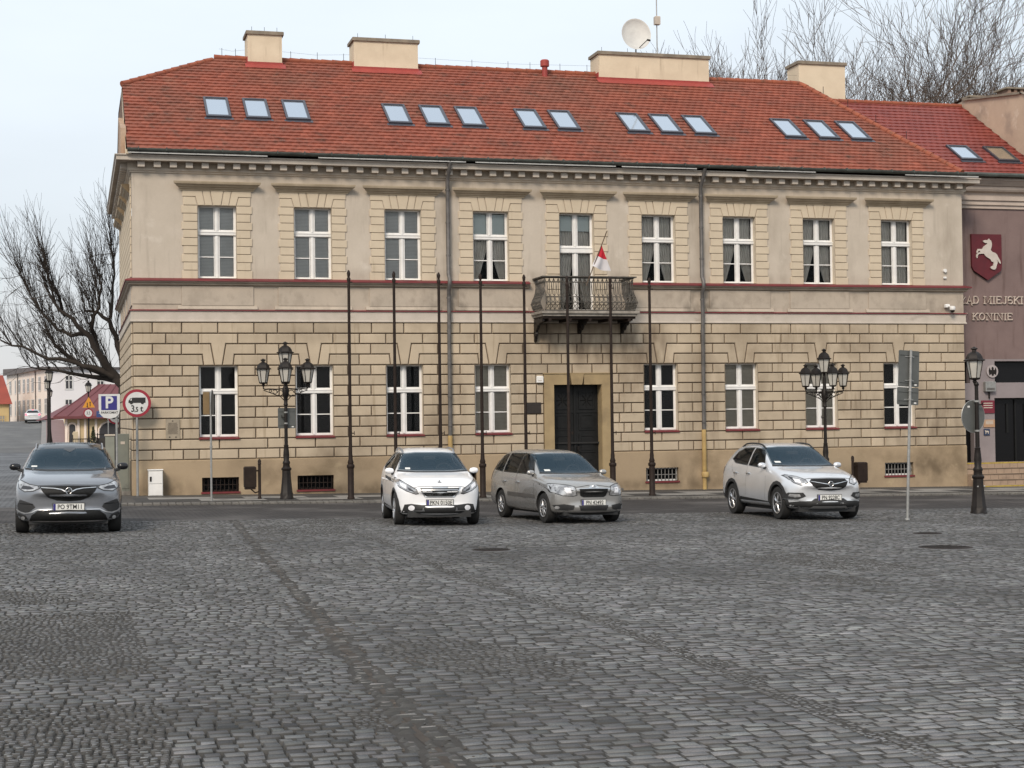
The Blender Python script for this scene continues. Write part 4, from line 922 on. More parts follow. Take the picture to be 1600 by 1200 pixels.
# shield with horse
sh = empty('coat_of_arms', (26.19, NY - .02, 7.35), 0, 'maroon shield with a white rearing horse on the purple wall', 'coat of arms')
def zp(px, py): return ((px - 425) / 13.33 / 40.6, (620 - py) / 13.33 / 45.7)
mb = MB(); outl = [zp(*p) for p in ((110, 140), (735, 140), (735, 820), (715, 905), (440, 1105), (150, 905), (112, 820))][::-1]
mb.prism(outl, -.09, 0, 'y'); ins = [(x * .93, z * .93) for x, z in outl]
shm = nmat('maroon_shield_paint', (.115, .016, .023), (.09, .014, .02), 4, .6, third=((.08, .015, .02), 2, .55, .8, (1, 1, .6)))
mb.build('shield', shm, sh)
HP = [(335, 285), (380, 265), (430, 268), (465, 235), (478, 262), (505, 275), (520, 340), (515, 400), (492, 475), (530, 515), (590, 535), (625, 570), (650, 625), (680, 680), (700, 735), (690, 765), (665, 740), (640, 700), (612, 672), (634, 705), (632, 745), (612, 800), (600, 850), (578, 882), (545, 884), (500, 868), (480, 845), (505, 818), (540, 800), (552, 760), (548, 725), (510, 715), (480, 665), (430, 635), (385, 605), (350, 555), (300, 555), (245, 562), (222, 590), (215, 640), (200, 650), (186, 612), (200, 565), (235, 535), (275, 518), (262, 492), (235, 498), (222, 532), (205, 545), (196, 520), (212, 488), (225, 455), (285, 455), (315, 455), (345, 410), (385, 375), (430, 345), (415, 330), (375, 325), (345, 308)]
mb = MB(); hp_ = [zp(*p) for p in HP]
mb.prism(hp_[::-1], -.135, -.0905, 'y'); mb.build('horse_relief', nmat('cream_relief', (.55, .50, .45), (.48, .43, .38), 6, .7), sh)
lt = nmat('cream_letters', (.52, .44, .38), (.45, .38, .33), 6, .6)
le = empty('wall_lettering', (26.0, NY - .04, 5.8), 0, 'raised cream capital letters in two lines on the purple wall', 'lettering')
# ------------------------------------------------------------------ lettering (slab-serif strokes)
def A(t0, t1, cx, cz, rx_, rz_, n=9): return [(cx + rx_ * math.cos(math.radians(t0 + (t1 - t0) * i / n)), cz + rz_ * math.sin(math.radians(t0 + (t1 - t0) * i / n))) for i in range(n + 1)]
GL = {'U': (.8, [[(.12, 1), (.12, .35)] + A(180, 360, .4, .32, .28, .30) + [(.68, 1)]], [(.12, 1), (.68, 1)]),
 'R': (.8, [[(.14, 0), (.14, 1)], [(.14, .96), (.45, .96)] + A(90, -90, .45, .74, .22, .22) + [(.14, .52)], [(.4, .5), (.7, 0)]], [(.14, 0), (.14, 1), (.7, 0)]),
 'Z': (.75, [[(.08, .8), (.08, .95), (.66, .95), (.08, .05), (.68, .05), (.68, .22)]], []),
 'Ą': (.85, [[(.1, 0), (.42, 1), (.74, 0)], [(.22, .33), (.62, .33)], [(.74, 0), (.66, -.12), (.72, -.2), (.8, -.2)]], [(.1, 0), (.74, 0)]),
 'D': (.85, [[(.14, 0), (.14, 1)], [(.14, .95), (.4, .95)] + A(90, -90, .4, .5, .32, .45) + [(.14, .05)]], []),
 'M': (1.05, [[(.14, 0), (.14, 1), (.5, .15), (.86, 1), (.86, 0)]], [(.14, 0), (.86, 0), (.14, 1), (.86, 1)]),
 'I': (.42, [[(.2, 0), (.2, 1)]], [(.2, 0), (.2, 1)]),
 'E': (.78, [[(.14, 0), (.14, 1)], [(.06, .95), (.66, .95), (.66, .78)], [(.14, .52), (.5, .52)], [(.06, .05), (.68, .05), (.68, .24)]], []),
 'J': (.6, [[(.42, 1), (.42, .25)] + A(0, -180, .24, .24, .18, .2)], [(.42, 1)]),
 'S': (.72, [A(20, 190, .36, .73, .25, .23, 10) + A(150, -160, .36, .27, .26, .24, 12)], []),
 'K': (.82, [[(.14, 0), (.14, 1)], [(.7, 1), (.16, .42)], [(.34, .6), (.74, 0)]], [(.14, 0), (.14, 1), (.7, 1), (.72, 0)]),
 'W': (1.15, [[(.06, 1), (.3, 0), (.55, .85), (.8, 0), (1.04, 1)]], [(.06, 1), (1.04, 1)]),
 'O': (.88, [A(0, 360, .42, .5, .32, .46, 20)], []), 'N': (.92, [[(.14, 0), (.14, 1), (.72, 0), (.72, 1)]], [(.14, 0), (.14, 1), (.72, 1)]), ' ': (.55, [], [])}
def letters(s, x, z, h, y, parent, m, sx=.92):
    wt = .085 * h * 1.5
    for chh in s:
        wd, st, ser = GL[chh]
        if st:
            mb = MB()
            for p in st: mb.tube([(x + a * h * sx, y, z + b * h) for a, b in p], wt * .75, 4, cap=True)
            for a, b in ser: bb = min(max(b, .04), .96); mb.box(x + a * h * sx - wt * 1.5, x + a * h * sx + wt * 1.5, y - wt * .6, y + wt * .6, z + bb * h - wt * .42, z + bb * h + wt * .42)
            mb.build('letter', m, parent)
        x += wd * h * sx
    return x
def lw(s, h, sx=.92): return sum(GL[c][0] * h * sx for c in s)
# first line ends past the picture; both sit on the recessed wall
letters('URZĄD', 24.70 - 26, 5.74 - 5.8, .262, 0, le, lt, 1.14)
letters('MIEJSKI', 26.07 - 26, 5.74 - 5.8, .262, 0, le, lt, 1.235)
letters('W', 25.09 - 26, 5.18 - 5.8, .245, 0, le, lt, 1.2)
letters('KONINIE', 25.62 - 26, 5.18 - 5.8, .245, 0, le, lt, 1.255)
# entrance furniture of the office building
e = empty('emblem_plate', (26.34, NY - .06, 3.42), 0, 'small oval emblem with a dark eagle above the grey box by the entrance', 'emblem')
MB().lathe([(.22, -.02), (.22, .02)], 20, axis='y').build('plate', nmat('emblem_white', (.40, .36, .36), (.35, .31, .31), 8, .5), e)
mb = MB(); mb.prism([(-.03, -.15), (.03, -.15), (.05, -.08), (.13, -.13), (.15, .02), (.12, .13), (.07, .03), (.03, .06), (.04, .12), (-.01, .16), (-.04, .11), (-.03, .05), (-.07, .03), (-.12, .13), (-.15, .02), (-.13, -.13), (-.05, -.08)][::-1], -.035, -.021, 'y'); mb.build('eagle', iron, e)
e = empty('grey_wall_box', (26.20, NY - .03, 2.90), 0, 'grey metal box on the wall left of the dark entrance', 'wall box')
MB().bbox(-.20, .20, -.15, .0, -.17, .17, .02).build('casing', galv, e); MB().box(-.02, .02, -.06, -.02, -.42, -.17).build('conduit', iron, e); MB().box(-.15, .15, -.154, -.151, -.13, -.05).build('flap', pipe_m, e)
for (a, b, c_, d, mm, nm, lb) in ((25.90, 26.40, 1.98, 2.42, mat('poster_maroon', (.16, .015, .03), .5), 'maroon_board', 'maroon notice board left of the dark entrance, topmost of three'),
                          (25.98, 26.40, 1.50, 1.76, mat('poster_orange', (.40, .24, .14), .5), 'orange_notice', 'pale orange and blue notice under the maroon board'),
                          (25.98, 26.20, 1.22, 1.44, mat('poster_navy', (.02, .035, .08), .5), 'navy_sign', 'dark blue square sign with a white animal pictogram by the entrance')):
    e = empty(nm, ((a + b) / 2, NY - .045, (c_ + d) / 2), 0, lb, 'notice'); w_, h_ = (b - a) / 2, (d - c_) / 2
    MB().bbox(-w_, w_, -.02, .012, -h_, h_, .004).build('board', mm, e)
    mb = MB()
    if nm == 'navy_sign': mb.prism([(-.06, -.06), (-.04, -.06), (-.03, -.0), (.03, -.0), (.04, -.06), (.06, -.06), (.07, .03), (.05, .05), (-.03, .05), (-.07, .07), (-.09, .04), (-.06, .02)][::-1], -.024, -.0205, 'y')
    else: [mb.box(-w_ * .7, w_ * .7, -.024, -.0205, h_ * .5 - i * h_ * .35, h_ * .5 - i * h_ * .35 + .03) for i in range(3)]
    mb.build('printing', stone, e)
steps_t = nmat('beige_step_tiles', (.34, .25, .18), (.28, .205, .15), 3, .6, third=((.17, .12, .09), 1.6, .55, .75, (1, 1, 1)))
st = empty('entrance_steps', (0, 0, 0), 0, 'beige tiled steps with yellow edges up to the dark entrance at the right edge', 'steps')
mb = MB(); ym = MB(); jm = MB(); zb_ = G(26, -.8)
for i in range(5):
    y0_ = -.95 + i * .34; zt_ = .31 - (4 - i) * .178
    mb.box(24.61, 34, y0_, NY + .25 if i == 4 else y0_ + .34, zb_ - .5, zt_)
    (ym if i in (0, 4) else jm).box(24.62, 34, y0_ - .004, y0_ + .05, zt_ - .035, zt_ + .003)
    for k in range(32): x = 24.75 + k * .29 + (.14 if i % 2 else 0); jm.box(x, x + .010, y0_ - .003, y0_ + .002, zt_ - .17, zt_ - .036)
mb.build('treads', steps_t, st); ym.build('yellow_edge', nmat('worn_yellow_paint', (.45, .33, .05), (.30, .22, .05), 6, .7), st); jm.build('tile_joints', joint, st)
# ------------------------------------------------------------------ street furniture
def flagpole(x, y, label):
    e = empty('flagpole', (x, y, G(x, y) + SW), 0, label, 'flagpole', 'bare flagpoles in a row in front of the town hall')
    e['label'] = label; return e
fpm = {}
def build_flagpole(e):
    mb = MB(); mb.lathe([(.10, 0), (.10, .05), (.085, .07), (.085, .84), (.105, .86), (.11, .92), (.09, .95)], 12); mb.build('base', iron_br, e, 40)
    mb = MB(); mb.lathe([(.07, .95), (.085, 1.0), (.06, 1.08), (.058, 1.16), (.048, 1.25), (.045, 2.5), (.038, 5.95)], 12); mb.build('shaft', iron_br, e, 40)
    mb = MB(); mb.lathe([(.045, 5.94), (.052, 5.98), (.052, 6.02), (.03, 6.05), (.042, 6.10), (.05, 6.16), (.03, 6.22), (.006, 6.25)], 12); mb.box(.03, .10, -.012, .012, 5.90, 5.93); mb.build('finial', iron_br, e, 40)
    mb = MB(); mb.box(.05, .12, -.012, .012, 1.78, 1.81); mb.box(.105, .12, -.012, .012, 1.74, 1.85); mb.build('cleat', iron_br, e)
FP = [(3.108, 'flagpole nearest the left four-armed lamp, the leftmost of eight'), (4.36, 'flagpole rising behind the roof of the white hatchback, in front of the third window'), (5.62, 'flagpole just left of the left downpipe, third from the left'),
      (6.81, 'flagpole in front of the fourth window, in the gap between white and silver-brown cars'), (8.07, 'flagpole between the fourth window and the dark wall plate'), (9.335, 'flagpole in front of the dark front door, crossing the balcony'),
      (10.62, 'flagpole at the right side of the door surround, crossing the balcony railing'), (11.80, 'flagpole right of the balcony, in front of the window past the door')]
proto = None
for i, (x, lb) in enumerate(FP):
    y = -4.58 - .0 * i
    if proto is None: proto = flagpole(x, y, lb); build_flagpole(proto)
    else:
        c = copy_tree(proto); c.location = (x, y, G(x, y) + SW); c['label'] = lb
lamp_glass = nmat('frosted_lamp_glass', (.50, .48, .43), (.44, .42, .38), 5, .35)
def lantern(par, px, py, z, s=1.0, rot=0):
    """hexagonal lantern: returns the lantern part, its glass a sub-part"""
    Mx = Matrix.Translation((px, py, z)) @ Matrix.Rotation(rot, 4, 'Z') @ Matrix.Scale(s, 4)
    mb = MB(); mb.lathe([(.03, -.10), (.05, -.06), (.035, -.03), (.115, -.01), (.125, .02), (.10, .03)], 6)
    mb.lathe([(.19, .40), (.235, .405), (.24, .425), (.19, .45), (.175, .50), (.14, .56), (.085, .60), (.05, .615), (.045, .65), (.08, .67), (.075, .69), (.045, .70), (.02, .72)], 6)
    for i in range(6):
        a = i * math.pi / 3; mb.tube([(.115 * math.cos(a), .115 * math.sin(a), .02), (.185 * math.cos(a), .185 * math.sin(a), .405)], .011, 4)
    mb.xf(Mx); o = mb.build('lantern', iron, par, 25)
    g = MB(); g.lathe([(.105, .025), (.175, .40)], 6); g.xf(Mx); g.build('lamp_glass', lamp_glass, o); return o
def column(mb, H_, k=1.0):
    mb.lathe([(.19, 0), (.19, .04), (.175, .06), (.175, .16), (.16, .19), (.12, .62), (.115, .78), (.135, .80), (.14, .84), (.115, .87)], 8)
    mb.lathe([(.10, .87), (.09, .95), (.105, .98), (.10, 1.02), (.075, 1.06), (.085, 1.2), (.075, 1.32), (.06, 1.45), (.068, 1.47), (.05, 1.49), (.045, 2.2), (.040, H_)], 14)
def four_lamp(x, y, label, rot, sign=False, hh=4.30):
    e = empty('street_lamp', (x, y, G(x, y) + SW), 0, label, 'street lamp', 'black street lamps with lanterns')
    mb = MB(); column(mb, 2.95); mb.lathe([(.05, 2.55), (.065, 2.58), (.05, 2.62), (.055, 2.75), (.085, 2.85), (.095, 3.0), (.06, 3.08), (.05, 3.2), (.045, 3.42), (.03, 3.5)], 12); mb.build('post', iron, e, 40)
    lantern(e, 0, 0, hh - .74 + .02, 1.0, rot)
    for i in range(4):
        a = rot + i * math.pi / 2; c, s_ = math.cos(a), math.sin(a); R_ = .60
        mb = MB(); mb.tube([(c * r, s_ * r, z) for r, z in ((.04, 3.02), (.25, 3.0), (.45, 3.01), (R_ - .04, 3.0), (R_, 3.03), (R_, 3.08))], .018, 6)
        def cc(r0, z0, rr, t0, t1, n=12, w=.011): mb.tube([(c * (r0 + rr * math.cos(t)), s_ * (r0 + rr * math.cos(t)), z0 + rr * math.sin(t)) for t in np.linspace(t0, t1, n)], w, 5)
        cc(.15, 2.90, .075, 0, 5.6); cc(.29, 2.93, .055, .5, 6.2); cc(.41, 2.955, .035, 0, 6)
        mb.tube([(c * .05, s_ * .05, 2.70), (c * .14, s_ * .14, 2.80), (c * .3, s_ * .3, 2.86), (c * .5, s_ * .5, 2.94), (c * R_, s_ * R_, 2.98)], .012, 5)
        mb.build('arm', iron, e)
        lantern(e, c * R_, s_ * R_, 3.15 + .02, .93, rot)
    mb = MB(); mb.box(-.12, -.03, -.01, .01, 2.22, 2.245); mb.box(-.12, -.105, -.01, .01, 2.22, 2.30); mb.build('hook', iron, e)
    if sign: pass
    return e
four_lamp(1.43, -4.04, 'black lamp post with five lanterns left of the first flagpole, beside the litter bin', math.radians(-7), True)
four_lamp(17.50, -4.04, 'black lamp post with five clustered lanterns rising behind the silver crossover', math.radians(-2))
def back_plate(par, x0, x1, z0, z1, y, name='sign_plate', r=.03):
    pts = []
    for cx_, cz_, t0 in ((x1 - r, z0 + r, -90), (x1 - r, z1 - r, 0), (x0 + r, z1 - r, 90), (x0 + r, z0 + r, 180)):
        for i in range(4): t = math.radians(t0 + i * 30); pts.append((cx_ + r * math.cos(t), cz_ + r * math.sin(t)))
    mb = MB(); mb.prism(pts, y, y + .012, 'y'); mb.box(x0 + .03, x1 - .03, y - .012, y, z0 + .08, z0 + .10); mb.box(x0 + .03, x1 - .03, y - .012, y, z1 - .10, z1 - .08)
    o = mb.build(name, signback, par); s_ = MB(); s_.box(x1 - .12, x1 - .06, y - .004, y - .0005, z0 + .03, z0 + .06); s_.build('sticker', white_m, o); return o
e = empty('direction_sign', (1.43, -4.04, G(1.43, -4.04)), math.radians(8), 'grey-backed rectangular sign strapped to the left lamp post', 'sign')
back_plate(e, -.20, .30, 1.98, 2.54, .08); mb = MB(); mb.lathe([(.055, 2.1), (.055, 2.14)], 10); mb.lathe([(.055, 2.4), (.055, 2.44)], 10); mb.box(-.02, .02, .03, .085, 2.1, 2.14); mb.box(-.02, .02, .03, .085, 2.4, 2.44); mb.build('clamp', galv, e)
# right single-lantern lamp
x, y = 15.373, -16.01
e = empty('street_lamp', (x, y, G(x, y)), 0, 'single-lantern black lamp post in the right foreground by the entrance steps', 'street lamp', 'black street lamps with lanterns')
mb = MB(); column(mb, 2.90); mb.lathe([(.045, 2.86), (.06, 2.9), (.04, 2.95)], 10); mb.build('post', iron, e, 40); lantern(e, -.04, 0, 3.02, 1.0, .35)
mb = MB(); mb.box(.02, .16, -.01, .01, 2.43, 2.455); mb.tube([(.12, 0, 2.44), (.17, 0, 2.50)], .012, 5); mb.build('hook', iron, e)
for a_ in (-.6, .9): mb = MB(); mb.lathe([(.018, .12), (.018, .15)], 8, (0, 0, .62), axis='x'); mb.xf(Matrix.Rotation(-math.pi / 2 + a_, 4, 'Z')); mb.build('bolt', galv, e)
e2 = empty('round_sign', (x, y, G(x, y)), math.radians(16), 'large round sign seen from its grey back on the right lamp post', 'sign')
mb = MB(); mb.lathe([(.365, .07), (.365, .085)], 36, (-.04, 0, 2.18), axis='y'); o = mb.build('sign_plate', signback, e2, 30); mb = MB(); mb.tube([(-.04 + .36 * math.cos(t), .078, 2.18 + .36 * math.sin(t)) for t in np.linspace(0, 2 * math.pi, 41)[:-1]], .011, 5, closed=True); mb.build('rim', galv, o); MB().box(-.22, -.15, .064, .0695, 2.38, 2.42).build('sticker', white_m, o)
mb = MB(); mb.lathe([(.058, 1.84), (.058, 1.88)], 10); mb.lathe([(.058, 2.50), (.058, 2.54)], 10); mb.box(-.02, .02, .04, .07, 1.84, 1.88); mb.box(-.02, .02, .04, .07, 2.50, 2.54); mb.build('clamp', galv, e2)
# leaning pole with two plates seen from behind
x, y = 12.64, -17.76
e = empty('traffic_sign', (x, y, G(x, y)), math.radians(12), 'leaning galvanised pole with two grey-backed plates right of the silver crossover', 'sign'); e.rotation_euler = (0, math.radians(2.9), math.radians(12))
mb = MB(); mb.lathe([(.03, 0), (.03, 3.55)], 12); mb.lathe([(.055, 0), (.05, .02), (.035, .03)], 12); mb.build('pole', galv, e, 40)
back_plate(e, -.28, .27, 2.78, 3.54, .045); back_plate(e, -.30, .27, 2.40, 2.765, .045); mb = MB(); [mb.lathe([(.04, z), (.04, z + .03)], 10) for z in (2.5, 2.68, 2.9, 3.4)]; [mb.box(-.12, .12, .03, .045, z, z + .02) for z in (2.5, 2.9, 3.4)]; mb.build('clamp', galv, e)
# round lorry sign at the left corner
signred = mat('sign_red', (.26, .015, .03), .45); signwhite = nmat('sign_white', (.60, .60, .59), (.54, .54, .53), 5, .45); signblue = mat('sign_blue', (.025, .02, .17), .45); black = mat('sign_black', (.012, .012, .012), .5)
def face(e, R_, z, y=-.05):
    mb = MB(); mb.lathe([(R_, y), (R_, y + .012)], 40, (0, 0, z), axis='y'); p = mb.build('sign_plate', signred, e, 30); mb = MB(); mb.lathe([(R_ * .80, y - .004), (R_ * .80, y - .0005)], 40, (0, 0, z), axis='y'); mb.build('white_disc', signwhite, p, 30)
    mb = MB(); mb.lathe([(R_, y + .013), (R_, y + .016)], 40, (0, 0, z), axis='y'); mb.build('back', signback, p, 30); return p
x, y = -2.40, -.42
e = empty('traffic_sign', (x, y, G(x, y) + SW), math.radians(-4), 'round red-rimmed sign with a black lorry and 3,5 t at the left corner', 'sign')
mb = MB(); mb.lathe([(.035, 0), (.035, 3.0)], 12); mb.build('pole', galv, e, 40); ZS = 2.68
p = face(e, .40, ZS)
mb = MB(); tr = [(-.235, -.055), (-.235, .01), (-.205, .045), (-.19, .085), (-.13, .09), (-.125, .105), (.245, .105), (.245, -.055), (.20, -.055), (.19, -.085), (.155, -.10), (.12, -.085), (.11, -.055), (-.11, -.055), (-.12, -.085), (-.155, -.10), (-.19, -.085), (-.20, -.055)]
mb.prism([(a, ZS + .06 + b * .95) for a, b in tr][::-1], -.060, -.0545, 'y'); mb.build('lorry_symbol', black, p)
MB().prism([(-.185, ZS + .075), (-.145, ZS + .075), (-.145, ZS + .13), (-.165, ZS + .13)][::-1], -.063, -.0605, 'y').build('cab_window', signwhite, p)
text('3', .27, black, p, (-.115, -.0565, ZS - .165), sx=.85, bold=.004); text(',5', .19, black, p, (-.015, -.0565, ZS - .185), sx=.85, bold=.004); text('t', .25, black, p, (.135, -.0565, ZS - .165), bold=.004)
# post with sign seen edge-on
x, y = -.643, -4.69
e = empty('traffic_sign', (x, y, G(x, y) + SW), math.radians(78), 'thin post with a round sign seen edge-on in front of the first window', 'sign')
mb = MB(); mb.lathe([(.028, 0), (.028, 2.9)], 10); mb.lathe([(.04, 1.42), (.04, 1.47)], 10); mb.build('pole', galv, e, 40)
mb = MB(); mb.lathe([(.33, -.045), (.33, -.033)], 32, (0, 0, 2.62), axis='y'); q = mb.build('sign_plate', signback, e, 30); mb = MB(); mb.tube([(.33 * math.cos(t), -.04, 2.62 + .33 * math.sin(t)) for t in np.linspace(0, 2 * math.pi, 33)[:-1]], .010, 5, closed=True); mb.build('rim', galv, q)
MB().bbox(-.02, .06, .03, .20, 2.30, 2.90, .01).build('back_box', nmat('tan_box', (.22, .15, .08), (.17, .12, .06), 4), q)
# parking sign
x, y = -3.0, -1.6
e = empty('parking_sign', (x, y, H(x, y)), math.radians(-4), 'white shield-shaped parking sign with a blue P panel beside the lorry sign', 'sign')
mb = MB(); mb.lathe([(.03, 0), (.03, 2.92)], 10); mb.build('pole', galv, e, 40)
sc_ = 1 / 56.; cx = -.19
def sp(px, py): return (cx + (px - 172.5) * sc_, 2.62 - (py - 628) * sc_)
sh_ = [sp(*q) for q in ((156, 609), (188.5, 609), (188.5, 632), (187, 640), (182, 645.5), (172.5, 647.5), (163, 645.5), (158, 640), (156, 632))]
mb = MB(); mb.prism(sh_[::-1], -.05, -.036, 'y'); p = mb.build('sign_plate', signwhite, e); a, b = sp(160, 634), sp(184, 612)
MB().box(a[0], b[0], -.056, -.0505, a[1], b[1]).build('blue_panel', signblue, p); c_ = sp(172, 623); text('P', .46, signwhite, p, (c_[0], -.0575, c_[1]), bold=.012, sx=.95); c_ = sp(172.5, 638); text('PARKOMAT', .088, black, p, (c_[0], -.0515, c_[1]), bold=.001)
# litter bins
def bin_(x, y, label, side):
    e = empty('litter_bin', (x, y, G(x, y) + SW), 0, label, 'litter bin', 'dark litter bins on short posts')
    mb = MB(); mb.lathe([(.055, 0), (.055, .05), (.04, .07), (.04, .95), (.055, .96), (.04, .99), (.05, 1.03), (.035, 1.08), (.01, 1.1)], 10); mb.build('post', iron_br, e, 40)
    s = side; mb = MB(); mb.bbox(min(s * .10, s * .42), max(s * .10, s * .42), -.15, .15, .34, .90, .03); mb.box(min(s * .12, s * .40), max(s * .12, s * .40), -.13, .13, .28, .34); mb.build('bin_body', iron_br, e)
    mb = MB(); mb.tube([(0, 0, .78), (s * .12, 0, .78)], .02, 6); mb.tube([(0, 0, .22), (s * .12, 0, .18), (s * .24, 0, .29)], .018, 6); mb.build('bracket', iron_br, e); return e
bin_(.72, -3.85, 'dark litter bin on a post left of the left lamp post', -1)
bin_(18.45, -3.9, 'dark litter bin on a post half hidden behind the silver crossover', 1)
# manhole covers
for (mx_, my_, r_, lb) in ((9.05, -25.5, .42, 'round dark manhole cover set in the setts at the far right of the square'), (10.6, -22.2, .26, 'small dark drain cover near the leaning sign pole'), (2.08, -24.0, .30, 'small dark cover in the setts in the middle of the square')):
    e = empty('manhole_cover', (mx_, my_, G(mx_, my_)), 0, lb, 'manhole cover'); e.rotation_euler = (-.008, .0136, .3)
    mb = MB(); mb.lathe([(r_, -.02), (r_, .012), (r_ * .94, .016)], 28); mb.build('cover', iron_br, e, 30); mb = MB()
    for i in range(-3, 4): w_ = math.sqrt(max(0, 1 - (i / 4) ** 2)) * r_ * .85; mb.box(-w_, w_, i * r_ * .22 - .015, i * r_ * .22 + .015, .0165, .021)
    mb.build('ribs', iron, e)
    mb = MB(); mb.lathe([(r_ + .10, -.02), (r_ + .10, .006)], 28); mb.build('concrete_ring', asph, e)
# ------------------------------------------------------------------ cars
def body_mesh(S, sub=2):
    """S: stations from front to rear: (x, zb, zbelt, ztop, w, wbelt, wroof, bow)"""
    mb = MB(); rings = []; P = []
    for (x, zb, zl, zt, w, wb, wr, bow) in S:
        h = zl - zb; g = zt - zl
        half = [(0, zb), (.55 * w, zb), (.90 * w, zb + .02), (.985 * w, zb + .12 * h + .03), (w, zb + .40 * h), (w * .992, zb + .72 * h), (wb, zl), (wb + (wr - wb) * .52, zl + g * .50), (wr, zt - max(.02, .07 * g)), (wr * .62, zt - .006), (0, zt)]
        ring = [(x - bow * (y / max(w, .01)) ** 2, y, z) for y, z in half] + [(x - bow * (y / max(w, .01)) ** 2, -y, z) for y, z in half[-2:0:-1]]
        P.append(ring)
    n = len(P[0]); vs = [p for r in P for p in r]; fs = []
    for i in range(len(P) - 1):
        for j in range(n): fs.append((i * n + j, i * n + (j + 1) % n, (i + 1) * n + (j + 1) % n, (i + 1) * n + j))
    for base, flip in ((0, 0), ((len(P) - 1) * n, 1)):
        for j in range(10):
            a = [base + j, base + j + 1, base + (n - j - 1) % n, base + (n - j) % n]
            a = [q for k, q in enumerate(a) if q not in a[:k]]
            fs.append(tuple(a[::-1]) if not flip else tuple(a))
    me = bpy.data.meshes.new('tmp'); me.from_pydata(vs, [], fs); bm = bmesh.new(); bm.from_mesh(me); bmesh.ops.recalc_face_normals(bm, faces=bm.faces); bm.to_mesh(me); bm.free()
    o = col(bpy.data.objects.new('tmp', me)); m = o.modifiers.new('s', 'SUBSURF'); m.levels = sub; m.render_levels = sub
    dg = bpy.context.evaluated_depsgraph_get(); me2 = bpy.data.meshes.new_from_object(o.evaluated_get(dg)); bpy.data.objects.remove(o); return me2
def clip_grid(poly, step):
    bm = bmesh.new(); vs = [bm.verts.new((a, b, 0)) for a, b in poly]; bm.faces.new(vs)
    xs = [p[0] for p in poly]; ys = [p[1] for p in poly]
    for ax, lo, hi in ((0, min(xs), max(xs)), (1, min(ys), max(ys))):
        v = lo + step * .5
        while v < hi:
            co = (v, 0, 0) if ax == 0 else (0, v, 0); no_ = (1, 0, 0) if ax == 0 else (0, 1, 0)
            bmesh.ops.bisect_plane(bm, geom=bm.verts[:] + bm.edges[:] + bm.faces[:], plane_co=co, plane_no=no_); v += step
    bmesh.ops.triangulate(bm, faces=[f for f in bm.faces if len(f.verts) > 4])
    bm.verts.index_update(); V = [(v.co.x, v.co.y) for v in bm.verts]; F = [tuple(v.index for v in f.verts) for f in bm.faces]; bm.free(); return V, F
